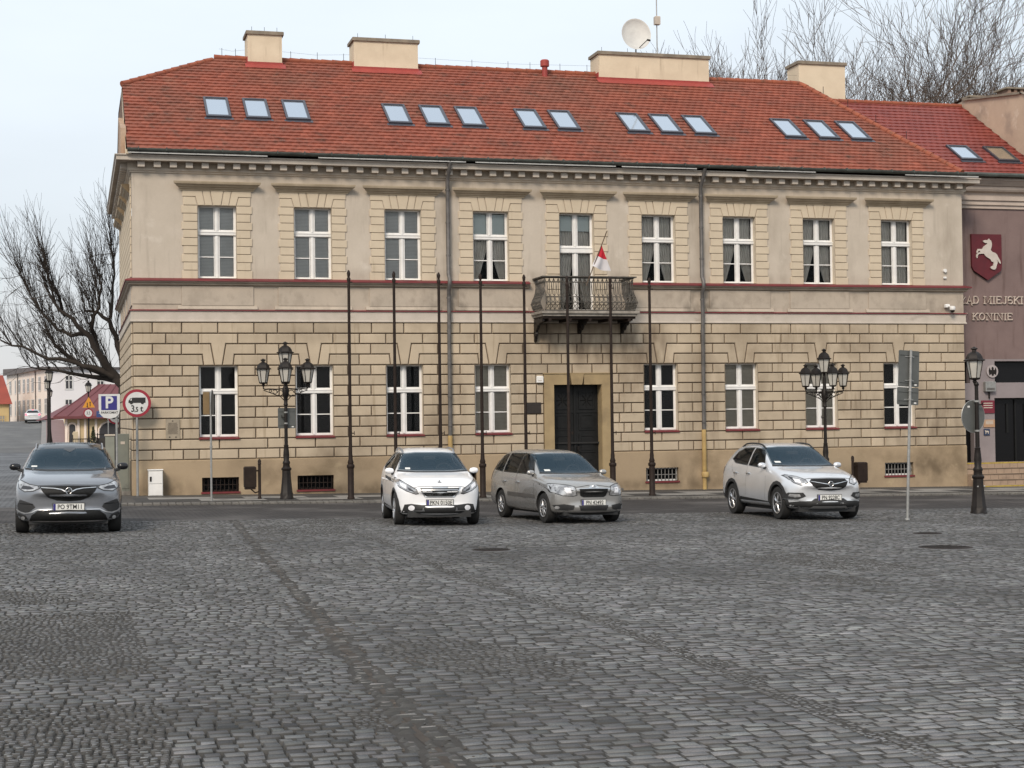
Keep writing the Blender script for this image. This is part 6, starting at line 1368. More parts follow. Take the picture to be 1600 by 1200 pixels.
# ---- white hatchback
def hatch(loc, rz_):
    pt = paint('white_car_paint', (.84, .84, .85), .0, .3); pt.node_tree.nodes['Principled BSDF'].inputs['Metallic'].default_value = 0
    S = [(2.02, .40, .60, .64, .50, .50, .40, .10), (1.99, .26, .68, .76, .68, .66, .50, .20), (1.88, .20, .76, .85, .80, .77, .58, .22), (1.60, .19, .83, .945, .862, .84, .64, .16), (1.25, .20, .88, 1.0, .868, .84, .66, .10),
         (.95, .20, .92, 1.03, .868, .835, .68, .08), (.80, .20, .94, 1.065, .868, .835, .68, .06), (.33, .20, .97, 1.33, .868, .83, .60, .04), (.02, .20, .98, 1.46, .868, .83, .58, .03), (-.35, .20, 1.0, 1.52, .868, .83, .58, 0), (-.9, .20, 1.03, 1.53, .868, .83, .58, 0),
         (-1.4, .21, 1.06, 1.50, .868, .83, .57, -.02), (-1.75, .24, 1.08, 1.42, .86, .82, .55, -.05), (-1.95, .28, 1.05, 1.18, .84, .79, .58, -.10), (-2.08, .32, .92, 1.0, .78, .74, .58, -.12), (-2.12, .42, .76, .80, .58, .58, .48, -.08)]
    c = Car('white_hatchback', S, pt, loc, rz_, 'white hatchback with black lower bumper, parked left of the estate car', 1.0, 'cars parked on the square')
    c.openings([(-.71, 1.075), (-.35, 1.05), (.35, 1.05), (.71, 1.075), (.57, 1.41), (.29, 1.435), (-.29, 1.435), (-.57, 1.41)], [[(.60, .99), (-.38, 1.03), (-.38, 1.43), (.0, 1.41), (.20, 1.31)], [(-.43, 1.03), (-1.15, 1.06), (-1.60, 1.17), (-1.42, 1.32), (-1.1, 1.42), (-.43, 1.435)]])
    common(c, None, .325, .20, .868, 1.27, -1.27, alloy, 7, plastic, .045)
    def arc(x, r, a0, a1, n=10): return [(x + r * math.cos(math.radians(a0 + (a1 - a0) * i / n)), .325 + r * math.sin(math.radians(a0 + (a1 - a0) * i / n))) for i in range(n + 1)]
    for x in (1.27, -1.27): c.patch('arch_trim', arc(x, .425, -18, 198) + arc(x, .372, 198, -18), plastic, 'S', .006, .06, mirror=True)
    c.patch('sill_trim', [(-.86, .19), (.86, .19), (.84, .33), (-.82, .37)], plastic, 'S', .006, .1, mirror=True)
    c.patch('windshield', [(-.71, 1.075), (-.35, 1.05), (.35, 1.05), (.71, 1.075), (.57, 1.41), (.29, 1.435), (-.29, 1.435), (-.57, 1.41)], cglass, 'F', .004, .05)
    c.patch('wiper_cowl', [(-.73, 1.045), (-.35, 1.03), (.35, 1.03), (.73, 1.045), (.71, 1.075), (.35, 1.05), (-.35, 1.05), (-.71, 1.075)], plastic, 'F', .004, .06)
    c.patch('windscreen_sticker', [(-.56, 1.085), (-.46, 1.085), (-.46, 1.12), (-.56, 1.12)], plate_w, 'F', .008, .1)
    c.patch('side_window', [(.60, .99), (-.38, 1.03), (-.38, 1.43), (.0, 1.41), (.20, 1.31)], cglass_s, 'S', .004, .06, mirror=True)
    c.patch('side_window', [(-.43, 1.03), (-1.15, 1.06), (-1.60, 1.17), (-1.42, 1.32), (-1.1, 1.42), (-.43, 1.435)], cglass_s, 'S', .004, .06, mirror=True)
    c.patch('grille', [(-.40, .74), (-.28, .575), (.28, .575), (.40, .74)], mesh_black, 'F', .006, .05)
    fr = [(-.42, .755), (-.29, .56), (.29, .56), (.42, .755), (.36, .755), (.39, .735), (.27, .585), (-.27, .585), (-.39, .735), (-.36, .755)]
    c.patch('grille_surround', fr, chrome, 'F', .010, .05)
    for z, hw in ((.705, .35), (.66, .31), (.618, .28)): c.patch('grille_bar', [(-hw, z - .007), (hw, z - .007), (hw, z + .007), (-hw, z + .007)], chrome, 'F', .013, .05)
    c.patch('grille_badge_bar', [(-.13, .735), (.13, .735), (.16, .76), (-.16, .76)], chrome, 'F', .014, .05)
    c.edged('headlight', [(.43, .64), (.47, .63), (.64, .69), (.76, .76), (.83, .86), (.83, .93), (.79, .925), (.66, .83), (.46, .71)], lampg)
    c.patch('headlight_inner', [(.64, .72), (.74, .78), (.75, .85), (.64, .79)], drl, 'F', .010, .05, mirror=True)
    c.patch('headlight_surround', [(.49, .665), (.60, .70), (.62, .76), (.52, .70)], lampd, 'F', .009, .05, mirror=True)
    c.patch('lower_bumper', [(-.74, .18), (.74, .18), (.79, .30), (.72, .30), (.68, .42), (.56, .435), (.34, .41), (-.34, .41), (-.56, .435), (-.68, .42), (-.72, .30), (-.79, .30)], plastic, 'F', .006, .05)
    c.patch('fog_light', [(.55 + .06 * math.cos(t), .355 + .05 * math.sin(t)) for t in np.linspace(0, 6.28, 13)[:-1]], drl, 'F', .014, .04, mirror=True)
    c.patch('chrome_strip', [(.30, .295), (.56, .295), (.56, .31), (.35, .31), (.335, .36), (.32, .36)], chrome, 'F', .012, .05, mirror=True)
    hood_line(c, [(0, .775), (.42, .772), (.50, .75)]); emblem(c, 0, .85, 'lion', .045); c.plate(.0, .455, 'PKN 0150E'); c.mirror(.56, .85, 1.04, pt, 1.0)
    rails(c, [(.0, .56, 1.47), (-.2, .575, 1.55), (-.8, .58, 1.58), (-1.3, .565, 1.54), (-1.45, .55, 1.49)], .6, alloy_d, .02)
    c.patch('tail_light', [(-2.0, .80), (-1.82, .84), (-1.78, 1.0), (-2.0, 1.04)], redlamp, 'S', .006, .04, mirror=True)
    interior(c, .62, .5, .6, 1.0, 1.48)
    seam(c, [(-.40, .38), (-.38, .70), (-.40, 1.03)]); seam(c, [(.68, .34), (.72, .65), (.66, .99)]); seam(c, [(-1.0, .76), (-1.22, .9), (-1.26, 1.05)]); flush_seams(c)
    for x in (-.24, -1.02):
        for sg in (1, -1): h, _ = c.hit((x, 3 * sg, .87), (0, -sg, 0)); mb = MB(); mb.tube([(x - .09, h.y + sg * .008, .87), (x - .05, h.y + sg * .03, .87), (x + .05, h.y + sg * .03, .87), (x + .09, h.y + sg * .006, .87)], .015, 6); mb.build('door_handle', pt, c.e)
    return c
# ---- grey-blue SUV at the left
def suv(loc, rz_, scale):
    pt = paint('grey_metallic_paint', (.23, .24, .26), .6, .30)
    S = [(2.24, .40, .62, .66, .52, .52, .42, .12), (2.21, .26, .70, .79, .72, .70, .52, .24), (2.08, .20, .79, .90, .87, .83, .62, .26), (1.78, .19, .88, .99, .92, .895, .68, .18), (1.35, .20, .93, 1.05, .925, .89, .72, .12),
         (1.0, .20, .97, 1.09, .925, .885, .74, .08), (.82, .20, .985, 1.13, .925, .885, .73, .06), (.35, .20, 1.01, 1.39, .926, .885, .65, .05), (.05, .20, 1.02, 1.51, .926, .885, .63, .04), (-.35, .20, 1.03, 1.575, .926, .885, .63, 0), (-.95, .20, 1.05, 1.59, .926, .885, .63, 0),
         (-1.5, .21, 1.08, 1.56, .926, .88, .61, -.02), (-1.9, .24, 1.11, 1.46, .92, .87, .59, -.05), (-2.08, .28, 1.08, 1.24, .90, .84, .62, -.10), (-2.2, .32, .95, 1.03, .84, .80, .62, -.12), (-2.24, .42, .80, .84, .62, .62, .52, -.08)]
    c = Car('grey_suv', S, pt, loc, rz_, 'grey SUV with a black roof facing the camera at the left edge of the square', scale, 'cars parked on the square')
    c.openings([(-.75, 1.125), (-.38, 1.10), (.38, 1.10), (.75, 1.125), (.61, 1.475), (.3, 1.505), (-.3, 1.505), (-.61, 1.475)], [[(.62, 1.05), (-.42, 1.09), (-.42, 1.48), (.0, 1.46), (.22, 1.36)], [(-.47, 1.09), (-1.25, 1.12), (-1.75, 1.22), (-1.5, 1.40), (-1.2, 1.47), (-.47, 1.485)]])
    common(c, None, .355, .225, .928, 1.34, -1.335, alloy_d, 5, plastic, .045)
    c.patch('roof_panel', [(-.60, 0), (-.60, -1.7), (.60, -1.7), (.60, 0), (.56, .10), (0, .14), (-.56, .10)], gloss_black, 'T', .005, .12)
    c.patch('windshield', [(-.75, 1.125), (-.38, 1.10), (.38, 1.10), (.75, 1.125), (.61, 1.475), (.3, 1.505), (-.3, 1.505), (-.61, 1.475)], cglass, 'F', .004, .05)
    c.patch('wiper_cowl', [(-.78, 1.10), (-.38, 1.075), (.38, 1.075), (.78, 1.10), (.75, 1.125), (.38, 1.10), (-.38, 1.10), (-.75, 1.125)], plastic, 'F', .004, .06)
    c.patch('windscreen_sticker', [(-.66, 1.14), (-.56, 1.14), (-.56, 1.165), (-.66, 1.165)], plate_w, 'F', .008, .1)
    c.patch('a_pillar', [(.77, 1.11), (.82, 1.11), (.66, 1.49), (.62, 1.49)], gloss_black, 'F', .005, .06, mirror=True)
    c.patch('side_window', [(.62, 1.05), (-.42, 1.09), (-.42, 1.48), (.0, 1.46), (.22, 1.36)], cglass_s, 'S', .004, .06, mirror=True)
    c.patch('side_window', [(-.47, 1.09), (-1.25, 1.12), (-1.75, 1.22), (-1.5, 1.40), (-1.2, 1.47), (-.47, 1.485)], cglass_s, 'S', .004, .06, mirror=True)
    c.patch('grille', [(-.49, .83), (-.44, .74), (-.34, .64), (-.20, .585), (0, .57), (.20, .585), (.34, .64), (.44, .74), (.49, .83), (0, .84)], mesh_black, 'F', .006, .05)
    c.patch('grille_wing', [(.06, .735), (.13, .768), (.25, .788), (.46, .80), (.46, .81), (.24, .799), (.12, .781), (.055, .748)], chrome, 'F', .014, .05, mirror=True)
    c.edged('headlight', [(.50, .80), (.60, .755), (.74, .745), (.83, .80), (.85, .91), (.80, .915), (.66, .855), (.52, .83)], lampg)
    c.patch('headlight_inner', [(.58, .79), (.66, .775), (.80, .785), (.77, .84), (.64, .825)], lampd, 'F', .010, .05, mirror=True)
    c.patch('fog_recess', [(.56, .47), (.60, .53), (.82, .60), (.86, .50), (.84, .39), (.68, .38)], plastic, 'F', .008, .04, mirror=True)
    c.patch('fog_recess_bar', [(.60, .515), (.82, .525), (.82, .54), (.60, .53)], gloss_black, 'F', .012, .05, mirror=True)
    c.patch('lower_grille', [(-.66, .225), (.66, .225), (.62, .33), (.52, .41), (.28, .415), (-.28, .415), (-.52, .41), (-.62, .33)], mesh_black, 'F', .007, .05)
    c.patch('lower_bumper', [(-.85, .19), (.85, .19), (.88, .33), (.84, .37), (.72, .33), (.66, .22), (-.66, .22), (-.72, .33), (-.84, .37), (-.88, .33)], plastic, 'F', .006, .05)
    c.patch('chrome_strip', [(.30, .415), (.52, .42), (.62, .37), (.74, .355), (.86, .40), (.875, .435), (.86, .44), (.80, .395), (.72, .375), (.62, .39), (.52, .44), (.30, .432)], alloy, 'F', .013, .05, mirror=True)
    c.patch('silver_lip', [(-.62, .225), (.62, .225), (.62, .245), (-.62, .245)], alloy, 'F', .014, .05)
    c.patch('silver_lip', [(.34, .165), (.50, .17), (.46, .195), (.34, .185)], alloy, 'F', .014, .05, mirror=True)
    c.patch('fog_light', [(.76 + .035 * math.cos(t), .285 + .03 * math.sin(t)) for t in np.linspace(0, 6.28, 11)[:-1]], lampg, 'F', .014, .04, mirror=True)
    c.patch('camera_housing', [(-.10, 1.45), (0, 1.40), (.10, 1.45), (.10, 1.50), (-.10, 1.50)], gloss_black, 'F', .007, .05)
    hood_line(c, [(0, .855), (.46, .845), (.52, .84)]); emblem(c, 0, .755, 'ring', .052); c.plate(.0, .475, 'PO 9TM11'); c.mirror(.60, .92, 1.13, gloss_black, 1.1)
    rails(c, [(.0, .615, 1.52), (-.2, .63, 1.60), (-.9, .64, 1.62), (-1.5, .62, 1.58)], .6, alloy_d, .014)
    c.patch('sill_trim', [(-.90, .19), (.90, .19), (.90, .33), (-.88, .35)], plastic, 'S', .006, .1, mirror=True)
    interior(c, .66, .5, .62, 1.05, 1.54)
    seam(c, [(-.44, .38), (-.42, 1.08)]); seam(c, [(.70, .34), (.74, .70), (.68, 1.03)]); flush_seams(c)
    return c
def place(fn_, x, y, heading_deg, *a):   # heading measured from -y towards +x
    rz_ = math.radians(-90 + heading_deg); return fn_((x, y, G(x, y)), rz_, *a)
place(suv, -4.25, -15.6, 0, 1.045)
place(hatch, 2.97, -15.25, -5.5)
place(estate, 5.71, -15.39, 5.5)
place(crossover, 11.06, -15.45, -1.5)
# ------------------------------------------------------------------ trees
def grow(mb, p, d, ln, r, lev, up=.25, spread=.55, minr=.010, kids=(2, 3), segs=4, wob=.16, shrink=.74, first=None):
    pts = [p]; rad = [r]; q = p.copy(); dd = d.normalized()
    for i in range(segs):
        dd = (dd + Vector((random.gauss(0, wob), random.gauss(0, wob), random.gauss(0, wob) + up * .25))).normalized(); q = q + dd * ln / segs; pts.append(q.copy()); rad.append(max(minr * .7, r * (1 - .32 * (i + 1) / segs)))
    mb.tube(pts, rad, 6 if r > .08 else (4 if r > .03 else 3), cap=False)
    if lev <= 0: return
    for k in range(random.randint(*kids)):
        i = random.randint(max(1, segs - 2), segs) if k else segs; a = random.uniform(0, 2 * math.pi); ax = dd.orthogonal().normalized(); ax.rotate(Matrix.Rotation(a, 3, dd) if False else Matrix.Rotation(a, 3, dd))
        nd = (dd + ax * random.uniform(spread * .5, spread) * (1 if k else .45) + Vector((0, 0, up))).normalized()
        grow(mb, pts[i], nd, ln * random.uniform(shrink - .1, shrink + .08), max(minr, rad[i] * random.uniform(.58, .78)), lev - 1, up, spread, minr, kids, max(3, segs - 1), wob, shrink)
    if lev > 1:   # side twigs
        for _ in range(2):
            i = random.randint(1, segs - 1); a = random.uniform(0, 2 * math.pi); ax = dd.orthogonal().normalized(); ax.rotate(Matrix.Rotation(a, 3, dd))
            grow(mb, pts[i], (dd * .6 + ax * .7 + Vector((0, 0, up))).normalized(), ln * .5, max(minr, rad[i] * .4), max(0, lev - 3), up, spread, minr, (2, 3), 3, wob, shrink)
random.seed(11)
te = empty('pollarded_tree', (-2.38, 15, 0), 0, 'large bare black tree spreading leftwards from behind the left corner of the building', 'tree')
def w2(u, v, y=0): return Vector((-2.42 + (u - 190) / 43.3 + 2.5, y, 2.05 - .34 + (664 - v) / 41.5))
limbs = [([(193, 700), (193, 640), (191, 600), (187, 583)], [.34, .30, .27, .25], 0), ([(188, 590), (172, 572), (152, 544), (136, 516), (116, 500), (88, 476), (72, 452)], [.22, .155, .13, .11, .085, .06, .04], -1.0), ([(182, 580), (168, 574), (144, 566), (120, 558), (98, 545), (80, 526), (64, 492)], [.17, .125, .10, .085, .065, .05, .03], .8),
         ([(184, 584), (160, 570), (136, 563), (112, 556), (68, 548), (30, 530), (-4, 522)], [.15, .12, .10, .085, .06, .045, .03], -.3), ([(186, 588), (176, 585), (140, 578), (108, 570), (70, 563), (40, 562)], [.14, .12, .085, .065, .04, .025], 1.3), ([(189, 575), (186, 545), (178, 515), (168, 485), (150, 472), (128, 470)], [.14, .12, .10, .085, .06, .04], 1.6),
         ([(146, 532), (138, 505), (142, 480), (150, 456), (151, 425)], [.10, .08, .065, .05, .035], -.8), ([(128, 508), (106, 512), (84, 505), (62, 480), (44, 455), (28, 420)], [.09, .075, .06, .045, .035, .025], .2), ([(96, 482), (90, 462), (78, 440), (70, 410)], [.07, .06, .05, .035], -1.2), ([(168, 485), (172, 450), (176, 415), (172, 380)], [.07, .055, .04, .03], 1.0)]
tr = MB(); cr = MB()
for li, (pts, rad, yy_) in enumerate(limbs):
    P3 = []
    n = len(pts)
    for i, (u, v) in enumerate(pts):
        t = i / (n - 1); P3.append(w2(u, v, yy_ * (t if li else 0)) + Vector((0, random.gauss(0, .05), random.gauss(0, .03))))
    # smooth the limb
    Q = []; RR_ = []
    for i in range(n - 1):
        for s_ in (0, .5): Q.append(P3[i].lerp(P3[i + 1], s_) + (Vector((random.gauss(0, .04), 0, random.gauss(0, .04))) if s_ else Vector())); RR_.append(rad[i] + (rad[i + 1] - rad[i]) * s_)
    Q.append(P3[-1]); RR_.append(rad[-1])
    (tr if li == 0 else cr).tube(Q, RR_, 9 if li < 6 else 7)
    if li:
        root = w2(196, 610)
        for i in range(2, len(Q)):
            for k in range(6 if i > len(Q) - 4 else 3):
                out_ = (Q[i] - root); out_.y = 0; out_.normalize()
                d = (out_ * random.uniform(.1, 1.15) + Vector((random.uniform(-.35, .12), random.uniform(-.35, .35), random.uniform(.45, 1.1)))).normalized()
                L_ = random.uniform(.6, 1.55) * (1.0 if Q[i].z > 5 else .9)
                grow(cr, Q[i], d, L_, min(RR_[i] * .5, random.uniform(.012, .024)), 2, .16, .42, .006, (2, 3), 4, .10, .72)
            if random.random() < .5 and i > 3: grow(cr, Q[i], Vector((-.8, random.uniform(-.3, .3), random.uniform(-.35, .1))), random.uniform(.5, 1.1), .016, 2, .05, .45, .0075, (1, 2), 4, .2, .7)
tr.build('trunk', bark, te, 60); cr.build('crown', bark, te, 60)
twig = bark2
def tall_tree(name, x, y, z, H_, lean, label, seed, lev=5, r=.30, mt=bark2, spread=.62, fork=.42):
    random.seed(seed); e = empty(name, (x, y, z), 0, label, 'tree', 'bare trees behind the roofs')
    t = MB(); tp = Vector((lean[0] * H_ * fork, lean[1] * H_ * fork, H_ * fork)); pts = [Vector((0, 0, 0)), tp * .35 + Vector((random.gauss(0, .15), 0, 0)), tp * .7 + Vector((random.gauss(0, .2), 0, 0)), tp]
    t.tube(pts, [r * 1.25, r, r * .85, r * .75], 9); t.build('trunk', mt, e, 60)
    c = MB(); n = random.randint(4, 5)
    for i in range(n):
        a = 2 * math.pi * i / n + random.uniform(-.4, .4); s_ = random.uniform(.28, .68); d = Vector((math.cos(a) * s_ + lean[0] * 1.2, math.sin(a) * s_ * .7, 1)).normalized()
        grow(c, pts[3 if i % 2 else 2] if i else pts[3], d, H_ * random.uniform(.16, .22), r * random.uniform(.42, .62), lev, .12, spread, .011, (2, 3), 5, .13, .80)
    c.build('crown', mt, e, 60); return e
TT = [(28.2, 30, 20.5, (-.14, 0), 'low bare tree between the two right chimneys, leftmost of those behind the roof', 21, .20), (31.2, 27, 22, (-.12, 0), 'bare tree leaning left just left of the small chimney at the roof end', 22, .22), (35.0, 26, 24, (.02, 0), 'tallest bare tree, its straight trunk rising right of the small chimney', 23, .38),
      (38.2, 29, 22, (.08, 0), 'bare tree leaning right behind the newer tiled roof ridge', 24, .26), (41.2, 27, 24, (-.03, 0), 'bare twin-stemmed tree above the newer tiled roof', 25, .28), (44.6, 30, 24, (.10, 0), 'bare tree holding a dark mistletoe clump, leaning right', 26, .27), (48.4, 28, 24, (.05, 0), 'bare tree by the brick chimney at the upper right edge', 27, .28), (33.0, 36, 23, (-.08, 0), 'fainter bare tree farther back, left of the tallest one', 28, .20), (30.6, 33, 22, (-.06, 0), 'bare tree rising just behind the small chimney at the roof end', 29, .20), (40.0, 36, 20, (.02, 0), 'fainter bare tree farther back among the right-hand group', 30, .22), (46.8, 36, 21, (-.04, 0), 'fainter bare tree farther back near the upper right edge', 31, .22)]
for (x, y, H_, ln_, lb, sd_, r_) in TT: tall_tree('bare_tree', x, y, -1, H_ * .97, ln_, lb, sd_, 6, r_)
random.seed(5); mb = MB()
for _ in range(900):
    p = Vector((random.gauss(0, .42), random.gauss(0, .4), random.gauss(0, .55))); d = Vector((random.gauss(0, 1), random.gauss(0, 1), random.gauss(0, 1))).normalized() * .16; q = d.orthogonal().normalized() * .04
    mb.add([p - d, p + q, p + d, p - q], [(0, 1, 2, 3)])
mi = mb.build('mistletoe_clump', nmat('mistletoe', (.085, .075, .04), (.05, .045, .028), 4)); mi.location = (42.3, 24.5, 15.9); tag(mi, 'dark brownish mistletoe clump among the bare branches above the right roof', 'plant')
# ------------------------------------------------------------------ far end of the side street
pink = nmat('pale_pink_render', (.84, .74, .66), (.80, .70, .62), .3, .9); wht = nmat('pale_grey_render', (.80, .78, .79), (.76, .74, .75), .3, .9); slate = nmat('grey_roof', (.16, .14, .14), (.12, .11, .11), 1)
wb = empty('white_school_building', (0, 0, 0), 0, 'large pale three-storey building with a flat grey roof beyond the bridge', 'building')
c0 = Vector((-7.113, 152, 0)); cl = Vector((-13.1, 182, 0)); cr_ = Vector((9, 156.5, 0)); zt = 8.75
def face_(mb, a, b, z0, z1): mb.add([(a.x, a.y, z0), (b.x, b.y, z0), (b.x, b.y, z1), (a.x, a.y, z1)], [(0, 1, 2, 3)])
mb = MB(); face_(mb, cl, c0, -2, zt); mb.build('street_wall', pink, wb); mb = MB(); face_(mb, c0, cr_, -2, zt); face_(mb, cr_, cr_ + Vector((-6, 30, 0)), -2, zt); mb.build('end_wall', wht, wb)
mb = MB(); bk = cr_ + Vector((-6, 30, 0)); o_ = Vector((-.4, -.6, 0)); mb.add([tuple((c0 + o_)[:2]) + (zt,), tuple((cr_ + Vector((.4, -.6, 0)))[:2]) + (zt,), tuple(bk[:2]) + (zt + .7,), tuple((cl + Vector((-.3, .5, 0)))[:2]) + (zt + .75,)], [(0, 1, 2, 3)])
mb.add([tuple((c0 + o_)[:2]) + (zt - .18,), tuple((cl + Vector((-.5, .3, 0)))[:2]) + (zt - .18,), tuple((cl + Vector((-.5, .5, 0)))[:2]) + (zt + .75,), tuple((c0 + o_)[:2]) + (zt + .05,)], [(0, 1, 2, 3)])
mb.add([tuple((c0 + o_)[:2]) + (zt - .18,), tuple((cr_ + o_)[:2]) + (zt - .18,), tuple((cr_ + o_)[:2]) + (zt + .02,), tuple((c0 + o_)[:2]) + (zt + .02,)], [(0, 1, 2, 3)])
mb.build('roof', slate, wb)
wgl = mat('far_window_glass', (.30, .30, .30), .3); wgl2 = mat('far_dark_window_glass', (.05, .05, .055), .2)
dl = (c0 - cl); dl_n = dl.normalized(); nl = Vector((-dl_n.y, dl_n.x, 0)); nl = nl if nl.x < 0 else -nl
dr_ = (cr_ - c0).normalized(); nr_ = Vector((dr_.y, -dr_.x, 0))
def farwin(par, o, u, n_, w_, z0, z1, gm, fm=white_m, split=True):
    a = o + n_ * .03; mb = MB()
    def q(s0, s1, za, zb, k): p0, p1 = o + u * s0 + n_ * k, o + u * s1 + n_ * k; mb.add([(p0.x, p0.y, za), (p1.x, p1.y, za), (p1.x, p1.y, zb), (p0.x, p0.y, zb)], [(0, 1, 2, 3)])
    q(-w_ / 2, w_ / 2, z0, z1, .02); W_ = mb.build('window', gm, par); mb = MB()
    for s0, s1, za, zb in ((-w_ / 2 - .06, -w_ / 2 + .05, z0, z1), (w_ / 2 - .05, w_ / 2 + .06, z0, z1), (-w_ / 2, w_ / 2, z1 - .05, z1 + .06), (-w_ / 2 - .1, w_ / 2 + .1, z0 - .1, z0 + .04), (-.05, .05, z0, z1), (-w_ / 2, w_ / 2, z0 + (z1 - z0) * .62, z0 + (z1 - z0) * .68)): q(s0, s1, za, zb, .06)
    mb.build('frame', fm, W_); return W_
for k, t in enumerate((.10, .23, .33, .44, .54, .645, .80, .93)):
    o_ = cl + dl * t; ww = .8 if k in (1,) else 1.5
    farwin(wb, o_, dl_n, nl, ww, 6.1, 7.75, wgl); farwin(wb, o_, dl_n, nl, ww, 3.2, 5.05, wgl)
for s_, z0, z1 in ((2.35, 6.15, 7.75), (6.15, 6.2, 7.6), (2.3, 3.0, 4.9), (6.0, 3.0, 4.9)): farwin(wb, c0 + dr_ * s_, dr_, nr_, .85, z0, z1, wgl2)
mb = MB()
for t in (.30, .72): p = cl + dl * t + nl * .1; mb.tube([(p.x, p.y, 1), (p.x, p.y, zt - .2)], .07, 5)
mb.build('downpipe', pipe_m, wb)
# yellow house at the left edge
yh = empty('yellow_house', (0, 0, 0), 0, 'yellow house with a red roof and roof windows at the far left edge', 'house')
ylw = nmat('yellow_render', (.62, .47, .24), (.56, .42, .21), .4, .9); mb = MB(); a, b = Vector((-26, 158, 0)), Vector((-11.9, 160.5, 0)); face_(mb, a, b, -1, 4.6); face_(mb, b, b + Vector((-3, 14, 0)), -1, 4.6); mb.build('wall', ylw, yh)
mb = MB(); mb.add([(-26, 157.6, 4.5), (-11.6, 160.1, 4.5), (-12.9, 165.2, 8.2), (-26, 163, 8.2)], [(0, 1, 2, 3)]); mb.add([(-11.6, 160.1, 4.5), (-14.7, 174.5, 4.5), (-12.9, 165.2, 8.2)], [(0, 1, 2)]); rf_ = mb.build('roof', nmat('red_far_roof', (.30, .07, .05), (.24, .06, .045), .6), yh)
for t in (.60, .82):
    mb = MB(); x0_ = -26 + 14 * t; f = lambda u, v: (x0_ + u + v * .2, 157.9 + (x0_ + 26) * .17 + v * 5.2 + .0, 4.62 + v * 3.7 + .05); mb.add([f(0, .2), f(.9, .2), f(.9, .58), f(0, .58)], [(0, 1, 2, 3)]); mb.build('skylight', skyglass, rf_)
MB().box(-16.3, -14.6, 162, 163, 7, 9.1).build('chimney', chim, yh)
for x_ in (-15.3, -14.0, -12.8): farwin(yh, Vector((x_, 158 + (x_ + 26) * .177, 0)), Vector((1, .17, 0)).normalized(), Vector((0, -1, 0)), .6, 1.6, 3.1, wgl, ylw)
MB().tube([(-11.95, 160.3, 0), (-11.95, 160.3, 4.5)], .07, 5).build('downpipe', pipe_m, yh)
# pavilion with maroon roof
pv = empty('pavilion', (0, 0, 0), 0, 'small yellow pavilion with arched openings and a maroon hipped roof beyond the street', 'building')
py = 80; mb = MB(); mb.box(-4.9, 1.5, py, py + 8, -.3, 2.62); mb.build('wall', nmat('warm_yellow_render', (.58, .46, .27), (.52, .41, .25), .5, .9), pv)
mar = nmat('maroon_sheet_roof', (.155, .048, .052), (.125, .038, .042), .5, .5)
mb = MB(); mb.add([(-5.7, py - .7, 2.55), (2.3, py - .7, 2.55), (1.2, py + 4, 5.1), (-2.25, py + 4, 5.1), (-5.7, py + 8.7, 2.55), (2.3, py + 8.7, 2.55)], [(0, 1, 2, 3), (4, 0, 3), (1, 5, 2), (5, 4, 3, 2)])
for t in (0, .12, .25, .38, .5, .62, .75, .88, 1): p0 = Vector((-5.7, py - .7, 2.57)).lerp(Vector((2.3, py - .7, 2.57)), t); p1 = Vector((-2.25, py + 4, 5.12)).lerp(Vector((1.2, py + 4, 5.12)), t); mb.tube([p0, p1], .035, 4)
mb.box(-5.75, 2.35, py - .75, py - .69, 2.38, 2.58); mb.build('roof', mar, pv)
mb = MB(); mb.add([(-7.1, py + 2, 2.25), (-5.0, py - .2, 2.6), (-4.6, py + 3, 3.6)], [(0, 1, 2)]); mb.add([(-7.1, py + 2, 2.25), (-4.6, py + 3, 3.6), (-5, py + 7, 2.4)], [(0, 1, 2)]); mb.build('side_roof', mar, pv)
def arch(x, w_, h, d=.04): return [(x - w_, 0.0), (x + w_, 0.0), (x + w_, h)] + [(x + w_ * math.cos(t), h + w_ * math.sin(t)) for t in np.linspace(.3, math.pi - .3, 6)] + [(x - w_, h)]
for x_, w_, h_ in ((-4.35, .22, 1.75), (-1.6, .72, 1.35), (.6, .6, 1.35)):
    mb = MB(); mb.prism(arch(x_, w_, h_)[::-1], py - .03, py + .01, 'y'); q = mb.build('arched_opening', wgl2, pv); mb = MB(); mb.tube([(a, py - .05, z) for a, z in arch(x_, w_ + .08, h_)], .07, 4, closed=True); mb.build('arch_frame', pink, q)
mb = MB()
for x_ in (-4.8, -3.9, -3.4, -2.6): mb.box(x_ - .09, x_ + .09, py - .10, py - .01, -.3, 2.35)
mb.build('pilaster', pink, pv)
